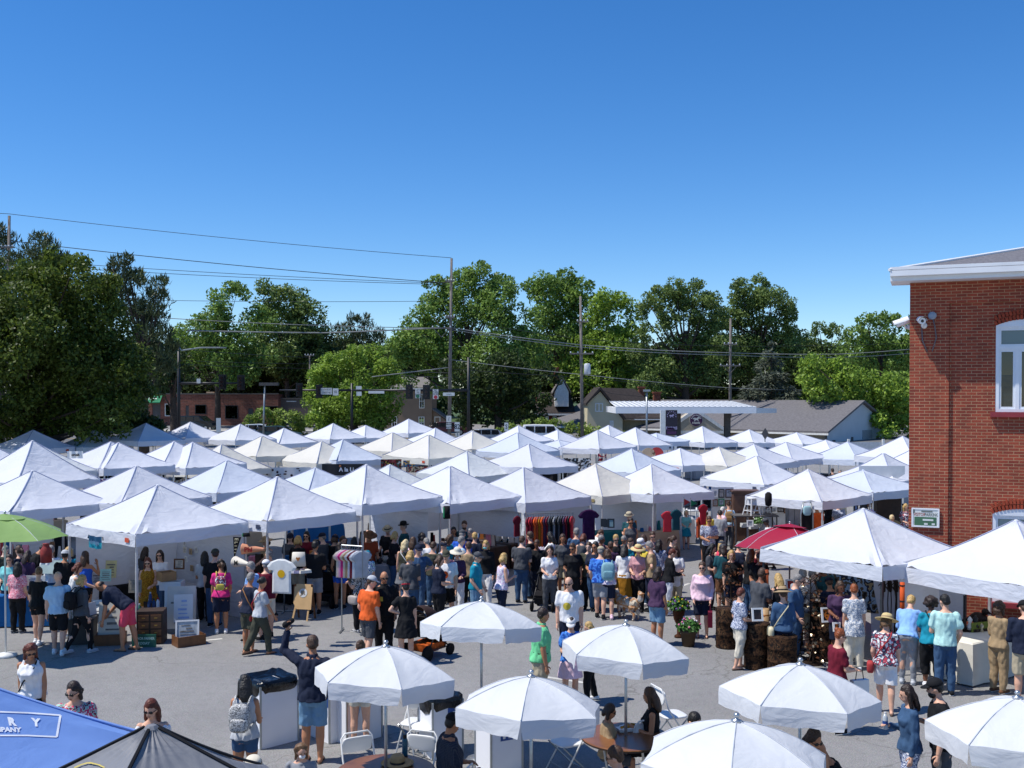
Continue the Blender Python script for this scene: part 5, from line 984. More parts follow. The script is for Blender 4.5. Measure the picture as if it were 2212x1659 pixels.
    for hp, kn, an, sd in legs:
        k = wf(.5); cm = kn.lerp(an, .3) + V((0, -.006*h, 0)); body.tube([hp+V((0, 0, .03*h)), hp, hp.lerp(kn, .5), kn, cm, kn.lerp(an, .65), an], [.03*h, .057*h*k, .050*h*k, .036*h, .037*h, .028*h, .021*h], 10)
        body.cap(an + V((0, -.02*h, -.018*h)), an + V((0, .085*h, -.024*h)), .020*h, .016*h, 8)
        body.ell(an, (.022*h,)*3, 8)
    for S, E, Wt, fd, sd, nm in ARMP:
        body.cap(S, E, ra[0]*h*rb, ra[1]*h*rb, 10); body.tube([E, E.lerp(Wt, .3), Wt], [ra[1]*h*rb, ra[1]*h*1.02*rb, ra[2]*h], 10); body.ell(Wt, ra[2]*h, 8); body.ell(E, ra[1]*h*rb, 8)
    body.M = ML; body.cap((0, -.008*h, .835*h), (0, .002*h, .895*h), .033*h, .029*h, 10); body.M = Mh
    body.ell((0, .0, .942*h), (.043*h, .053*h, .058*h), 14); body.ell((0, .020*h, .902*h), (.031*h, .033*h, .034*h), 12); body.ell((0, .055*h, .922*h), (.009*h, .013*h, .013*h), 8); body.cap((0, .051*h, .945*h), (0, .058*h, .925*h), .006*h, .008*h, 6)
    for sd in (-1, 1): body.ell((sd*.044*h, .0, .928*h), (.008*h, .013*h, .017*h), 8)
    ad = MB(); 
    for S, E, Wt, fd, sd, nm in ARMP:
        nr = V((-sd, .2, 0)) if fd.z < -.7 else V((0, -.3, -1)) if nm != 'up' else V((0, -1, .2)); hand(ad, Wt, fd, sd if fd.z < -.7 else -sd, nr, h/1.72, .55 if nm in ('fwd', 'hold', 'up', 'high', 'cross') else .3)
    ad.M = Mh
    for sd in (-1, 1): ad.ell((sd*.0175*h, .0475*h, .936*h), (.0065*h, .005*h, .0042*h), 8, 1); ad.box((sd*.0175*h, .0505*h, .9455*h), (.018*h, .004*h, .003*h), 0, 2)
    ad.box((0, .0525*h, .9015*h), (.022*h, .006*h, .0045*h), 0, 3)
    job('body', body, vox, [sk, M_EYE, hmat(hair.split(':')[1]) if ':' in hair else M_EYE, M_LIP], root, 0, 3, ad)
    hk, hc = (hair.split(':')+['brown'])[:2]
    if hk != 'bald':
        m = MB(); m.M = Mh; e = lambda c, r: m.ell([x*h for x in c], [x*h for x in r], 12)
        if hk == 'balding': e((0, -.014, .935), (.0475, .047, .034))
        else: e((0, -.009, .957), (.0495, .055, .056 if hk in ('short', 'cap') else .060))
        if hk == 'short' or hk == 'cap': e((0, -.030, .928), (.043, .032, .035))
        if hk in ('long', 'bob', 'pony', 'curly', 'wavy'): e((0, -.018, .935), (.051, .046, .05))
        zl = dict(long=.79, wavy=.82, bob=.875, curly=.86).get(hk)
        if zl:
            m.tube([(0, -.036*h, .955*h), (0, -.050*h, .90*h), (0, -.056*h, (zl+.04)*h), (0, -.056*h, zl*h)], [.044*h, .052*h, .048*h, .03*h], 10, flat=.55)
            for sd in (-1, 1): m.cap((sd*.041*h, -.010*h, .95*h), (sd*.049*h, -.004*h, (max(zl, .84))*h), .018*h, .016*h, 8)
        if hk in ('curly', 'afro', 'wavy'):
            q = random.Random(int(foot[0]*100)); k = .085 if hk == 'afro' else .064
            if hk == 'afro': e((0, -.012, .957), (.072, .072, .068))
            for i in range(34 if hk != 'wavy' else 18):
                d = V((q.gauss(0, 1), q.gauss(0, 1)-.6, q.gauss(0, 1)+.25)).normalized()
                if d.y > .45 and d.z < .55: continue
                e((d.x*k*.8, -.012+d.y*k*.8, (.945 if hk != 'wavy' else .925)+d.z*k*.75), (.02, .02, .02))
        if hk == 'bun': e((0, -.048, .990), (.025, .025, .024))
        if hk == 'lowbun': e((0, -.066, .945), (.025, .022, .026))
        if hk == 'pony': m.tube([(0, -.055*h, .96*h), (0, -.085*h, .93*h), (0, -.078*h, .84*h)], [.016*h, .021*h, .010*h], 8)
        job('hair', m, .010 if near else .015, [hmat(hc)], root, .006 if hk != 'short' else .003, 1)
    tk, tc = top.split(':'); m = MB(); tm = cmat(tc); g = .011
    hem = dict(tee=.49, long=.49, polo=.49, tank=.50, crop=.60, tunic=.40, dress=.34, sundress=.32, maxi=.07, tube=.52, jacket=.47, off=.50).get(tk, .49)
    zt_ = .806 if tk in ('tank', 'sundress') else .775 if tk == 'tube' else .79 if tk == 'off' else .838
    rr = rings(min(hem, .5), zt_, g, .010 if hem > .45 else .0)
    if tk in ('tank', 'sundress'): rr.append((ML @ V((0, -.004*h, .822*h)), ax, ay, .066*h, .042*h))
    loft(m, rr)
    if tk in ('tunic', 'dress', 'sundress', 'maxi'):
        z0, w0 = .50, .108*wf(.5); ww = {'tunic': .125, 'dress': .15, 'sundress': .16, 'maxi': .15}[tk]*wf(.5); loft(m, [(V((0, -.004*h, dz+z*h)) + off, V((1, 0, 0)), V((0, 1, 0)), w*h, w*.86*h) for z, w in [(.56, w0*.92), (z0, w0), ((z0+hem)/2, (w0+ww)/2), (hem, ww)]], 16)
    sl = dict(tee=.60, polo=.6, tunic=.62, dress=.5, long=9, jacket=9, off=.45).get(tk, 0)
    for S, E, Wt, fd, sd, nm in ARMP:
        if sl and sl < 1: m.cap(S if tk != 'off' else S.lerp(E, .12), S.lerp(E, sl), ra[0]*h*rb+.010*h, ra[1]*h*rb+.019*h, 10)
        elif sl: m.cap(S, E, ra[0]*h*rb+.010*h, ra[1]*h*rb+.011*h, 10); m.cap(E, E.lerp(Wt, .93), ra[1]*h*rb+.011*h, ra[2]*h+.010*h, 10)
        elif tk in ('tank', 'sundress'): m.cap(ML @ V((sd*.052*h, .03*h, .79*h)), ML @ V((sd*.054*h, -.004*h, .836*h)), .018*h, .018*h, 6); m.cap(ML @ V((sd*.054*h, -.004*h, .836*h)), ML @ V((sd*.052*h, -.045*h, .79*h)), .018*h, .017*h, 6)
    if tk in ('polo', 'jacket'): m.M = ML; m.lathe([(.043*h, .825*h), (.047*h, .848*h), (.041*h, .865*h)], 12, (0, -.005*h, 0), 0, 1, 1); m.M = Matrix.Identity(4)
    prints = [e for e in ext if e.startswith('print=')]
    nm_t = {'dress': 'dress', 'sundress': 'dress', 'maxi': 'dress', 'jacket': 'jacket'}.get(tk, 'shirt')
    job(nm_t, m, vox, [tm], root, .014, 2, None, (prints, Mh, ML, h, root))
    bk, bc = (bot.split(':')+['black'])[:2]
    if bk != 'none':
        m = MB(); bm = cmat(bc); loft(m, rings(.46, .61, .007)); fr = dict(shorts=(.90, .011), short=(.48, .012), pants=(9, .013), capri=(7, .014), leggings=(9, .004), jeans=(9, .010), wide=(9, .022)).get(bk)
        if bk in ('skirt', 'longskirt'): hm = .32 if bk == 'skirt' else .12; loft(m, [(V((0, -.004*h, dz+z*h)) + off, V((1, 0, 0)), V((0, 1, 0)), w*h, w*.86*h) for z, w in [(.56, .10*wf(.5)), (.50, .112*wf(.5)), ((.5+hm)/2, .128*wf(.5)), (hm, .148*wf(.5))]], 16)
        else:
            for hp, kn, an, sd in legs:
                k = wf(.5); gg = fr[1]
                if fr[0] < 2: e = hp.lerp(kn, fr[0]); m.tube([hp+V((0, 0, .02*h)), hp, hp.lerp(kn, fr[0]*.6), e], [.04*h, (.055*k+.006)*h, (.048*k+gg*.8)*h, (.043*k+gg)*h], 10)
                else: en = an if fr[0] > 8 else kn.lerp(an, .55); m.tube([hp+V((0, 0, .02*h)), hp, hp.lerp(kn, .5), kn, kn.lerp(an, .35), en], [.04*h, (.057*k+.008)*h, (.050*k+gg)*h, (.037+gg)*h, (.036+gg)*h, ((.024 if fr[0] > 8 else .03)+gg)*h], 10)
        job({'skirt': 'skirt', 'longskirt': 'skirt', 'shorts': 'shorts', 'short': 'shorts'}.get(bk, 'trousers'), m, vox, [bm], root, .012, 2)
    if shoe != 'bare':
        for hp, kn, an, sd in legs:
            m = MB()
            if shoe == 'sandal': m.cap(an + V((0, -.028*h, -.036*h)), an + V((0, .095*h, -.036*h)), .017*h, .019*h, 8, 0); [m.v[i].__setattr__('z', min(m.v[i].z, an.z-.028*h)) for i in range(len(m.v))]; m.tube([an+V((-.022*h, .05*h, -.034*h)), an+V((0, .052*h, -.006*h)), an+V((.022*h, .05*h, -.034*h))], .004*h, 5); m.build('sandal', pm('brown leather sandal', '4a3426', .6), root, True)
            else:
                m.cap(an + V((0, -.024*h, -.014*h)), an + V((0, .088*h, -.020*h)), .026*h, .021*h, 10); m.cap(an+V((0, -.006*h, -.01*h)), an + V((0, -.004*h, .012*h)), .026*h, .026*h, 8); fl = an.z-.036*h
                for p in m.v: p.z = max(p.z, fl)
                m.box((an.x, an.y+.032*h, fl+.004), (.040*h, .145*h, .012), 0, 1); m.build('shoe', [cmat(shoe), pm('pale shoe sole', 'd2d2d0', .7)], root, True)
    for e in ext:
        k, _, a = e.partition('='); m = MB(); m.M = Mh
        if k in ('cap', 'backcap'):
            sg = 1 if k == 'cap' else -1; m.ell((0, -.006*h, .962*h), (.054*h, .060*h, .050*h), 16)
            m.v = [Mh @ V((q.x, q.y, max(q.z, .955*h))) for q in (Mh.inverted() @ p for p in m.v)]
            nb = 9; vs = [V((.05*h*cos(pi*i/(nb-1)), sg*(.035*h + (.062*h if t else .01*h)*sin(pi*i/(nb-1))), (.962-.010*t)*h)) for t in (0, 1) for i in range(nb)]; vs += [p + V((0, 0, .006*h)) for p in vs]
            m.add(vs, [(i, i+1, nb+i+1, nb+i) for i in range(nb-1)] + [(2*nb+i, 3*nb+i, 3*nb+i+1, 2*nb+i+1) for i in range(nb-1)] + [(nb+i, nb+i+1, 3*nb+i+1, 3*nb+i) for i in range(nb-1)]); m.build('cap', cmat(a), root, True)
        elif k in ('sunhat', 'fedora', 'bucket'):
            br, cr, dr = (.118, .050, .012) if k == 'sunhat' else (.090, .050, .004) if k == 'fedora' else (.075, .050, .03); z = .965
            m.lathe([(.045*h, (z-.005)*h), (br*.6*h, (z-.002)*h), (br*h, (z-dr)*h), (br*1.0*h, (z-dr+.005)*h), (br*.55*h, (z+.006)*h), ((cr+.008)*h, (z+.012)*h), ((cr+.004)*h, (z+.036)*h), (cr*.9*h, (z+.054)*h), (cr*.5*h, (z+.062)*h)], 22, (0, -.004*h, 0)); hat = m.build('hat', cmat(a.split('+')[0]), root, True)
            if '+' in a: m = MB(); m.M = Mh; m.lathe([((cr+.011)*h, (z+.012)*h), ((cr+.008)*h, (z+.027)*h)], 20, (0, -.004*h, 0), cap=False); m.build('hat_band', cmat(a.split('+')[1]), hat, True)
        elif k in ('shades', 'specs'):
            for sd in (-1, 1): m.ell((sd*.0185*h, .0515*h, .936*h), (.0165*h, .006*h, .012*h), 10) if k == 'shades' else m.tube([V((sd*.0185*h+.014*h*cos(q*pi/4), .054*h, .936*h+.011*h*sin(q*pi/4))) for q in range(9)], .0018*h, 4); m.tube([(sd*.034*h, .050*h, .939*h), (sd*.047*h, .005*h, .937*h)], .0025*h, 4)
            m.tube([(-.01*h, .056*h, .939*h), (.01*h, .056*h, .939*h)], .003*h, 4); m.build('sunglasses' if k == 'shades' else 'glasses', pm('dark tinted lens', '0d0d10', .15), root, True)
        elif k == 'mask': m.ell((0, .040*h, .908*h), (.030*h, .026*h, .022*h), 10); m.build('face_mask', cmat(a), root, True)
        elif k == 'beard': m.ell((0, .026*h, .892*h), (.034*h, .034*h, .030*h), 12); m.build('beard', hmat(a), root, True)
        elif k == 'belt': m.M = ML; m.lathe([(.098*h, .575*h), (.100*h, .592*h)], 18, (0, 0, 0), 0, wf(.5)*1.02, .78*wf(.5), cap=False); m.build('belt', cmat(a), root, True)
        elif k == 'band': m.lathe([(.053*h, .965*h), (.053*h, .978*h)], 16, (0, -.006*h, 0), 0, 1, 1.1, cap=False); m.build('headband', cmat(a), root, True)
    root['_f'] = 1; del root['_f']
    return root, Mh, ML, ARMP, dz, h
def run_jobs():
    tmp = []; vl = bpy.context.view_layer
    for (name, mb, vox, mats, parent, wr, sm, after, pre) in JOBS:
        me = bpy.data.meshes.new('t'); me.from_pydata([tuple(p) for p in mb.v], [], mb.f); o = bpy.data.objects.new('t', me); COL.objects.link(o)
        r = o.modifiers.new('r', 'REMESH'); r.mode = 'VOXEL'; r.voxel_size = vox; s = o.modifiers.new('s', 'SMOOTH'); s.factor = .5; s.iterations = sm; tmp.append(o)
    vl.update(); dg = bpy.context.evaluated_depsgraph_get(); res = []
    for o in tmp: res.append(bpy.data.meshes.new_from_object(o.evaluated_get(dg)))
    for o in tmp: m = o.data; bpy.data.objects.remove(o); bpy.data.meshes.remove(m)
    for (name, mb, vox, mats, parent, wr, sm, after, pre), me in zip(JOBS, res):
        if wr:
            ofs = Vector((parent.location.x*3.1, parent.location.y*1.7, 0)); nv = [v.normal.copy() for v in me.vertices]
            for v, nn in zip(me.vertices, nv):
                p = v.co + ofs; q = Vector((p.x*9, p.y*9, p.z*5)); v.co += nn*wr*(abs(noise.noise(q))*2.0 - .55 + .6*noise.noise(q*2.3))
        n0 = len(me.vertices); V0 = np.empty(n0*3); me.vertices.foreach_get('co', V0); F0 = [tuple(p.vertices) for p in me.polygons]; idx = [0]*len(F0); vs = V0.reshape(-1, 3).tolist()
        if after: vs += [tuple(p) for p in after.v]; F0 += [tuple(i+n0 for i in f) for f in after.f]; idx += after.m
        m2 = bpy.data.meshes.new(name); m2.from_pydata(vs, [], F0)
        for mt in mats: m2.materials.append(mt)
        m2.polygons.foreach_set('material_index', idx); m2.polygons.foreach_set('use_smooth', [True]*len(F0)); m2.update(); bpy.data.meshes.remove(me)
        o = bpy.data.objects.new(name, m2); COL.objects.link(o); o.parent = parent
        if pre and pre[0]:
            bv = BVHTree.FromPolygons([Vector(v) for v in vs], F0)
            for e in pre[0]:
                _, shape, side, cx, cz, w_, h_, col = e.split('=')[0:1] + e.split('=')[1].split('_'); hh = pre[3]; cx, cz, w_, h_ = (float(t)*hh for t in (cx, cz, w_, h_)); sg = 1 if side == 'f' else -1; N_ = 12; pts = []; fs = []
                if shape == 'disc':
                    pl = [(0, 0)] + [(cos(2*pi*i/16)*rr/3, sin(2*pi*i/16)*rr/3) for rr in (1, 2, 3) for i in range(16)]; fs = [(0, 1+i, 1+(i+1) % 16) for i in range(16)] + [(1+k*16+i, 17+k*16+i, 17+k*16+(i+1) % 16, 1+k*16+(i+1) % 16) for k in (0, 1) for i in range(16)]
                else: pl = [(-1+2*i/6, -1+2*j/6) for j in range(7) for i in range(7)]; fs = [(j*7+i, j*7+i+1, j*7+i+8, j*7+i+7) for j in range(6) for i in range(6)]
                ok = True
                for a, c in pl:
                    r = bv.ray_cast(Vector((cx+a*w_/2, sg*1.5, cz+c*h_/2 + vs_dz(pre))), Vector((0, -sg, 0)))
                    if r[0] is None: ok = False; break
                    pts.append(r[0] + Vector((0, sg*.006, 0)))
                if ok: d = MB(); d.add(pts, fs); d.build('shirt_print', cmat(col), o, True)
    JOBS.clear()
def vs_dz(pre): return (pre[2] @ Vector((0, 0, 0))).z*1.0
CROP = {'1': (0, 1042.3, 4.032), '2': (493.7, 1042.3, 4.032), '3': (987.5, 1042.3, 4.032), '4': (1481.2, 1042.3, 4.032), '5': (1663.4, 1069.8, 4.032), 'a': (0, 1329.8, 5.04), 'b': (384, 1275, 4.3204), 'c': (877.8, 1275, 4.3204), 'd': (1316.7, 1275, 4.3204), 'e': (1700.1, 1275, 4.3204), 'g': (0, 1124.6, 7.754), 'h': (1700.7, 905.2, 7.754), 'i': (1481.2, 1014.9, 7.754), 'j': (1645.8, 1097.2, 7.754)}
def px(c, x, y): o = CROP[c]; return o[0]+x/o[2], o[1]+y/o[2]
PEOPLE = []
def pline(line):
    pos, who, hair, top, bot, shoe, pose, ext, label = [t.strip() for t in line.split('|')]; c, x, y, h, hd = pos.split(); h = float(h); g, skin = who.split(); u, v = px(c[0], float(x), float(y)); P = parse_pose(pose)
    if len(c) > 1 and c[1] == 'F': p = hz(u, v, 0)
    else: hh = h*1.0 if P.stance != 'sit' else h*.77; p = hz(u, v, hh); p = gnd(p)
    if len(c) > 1 and c[1] == 'L': pass
    near = p.y < 19; r = person(label, (p.x, p.y, gz(p.y)), float(hd), h, g[0], float(g[1:]), skin, hair, top, bot, shoe, pose, ext, near); PEOPLE.append(r); return r
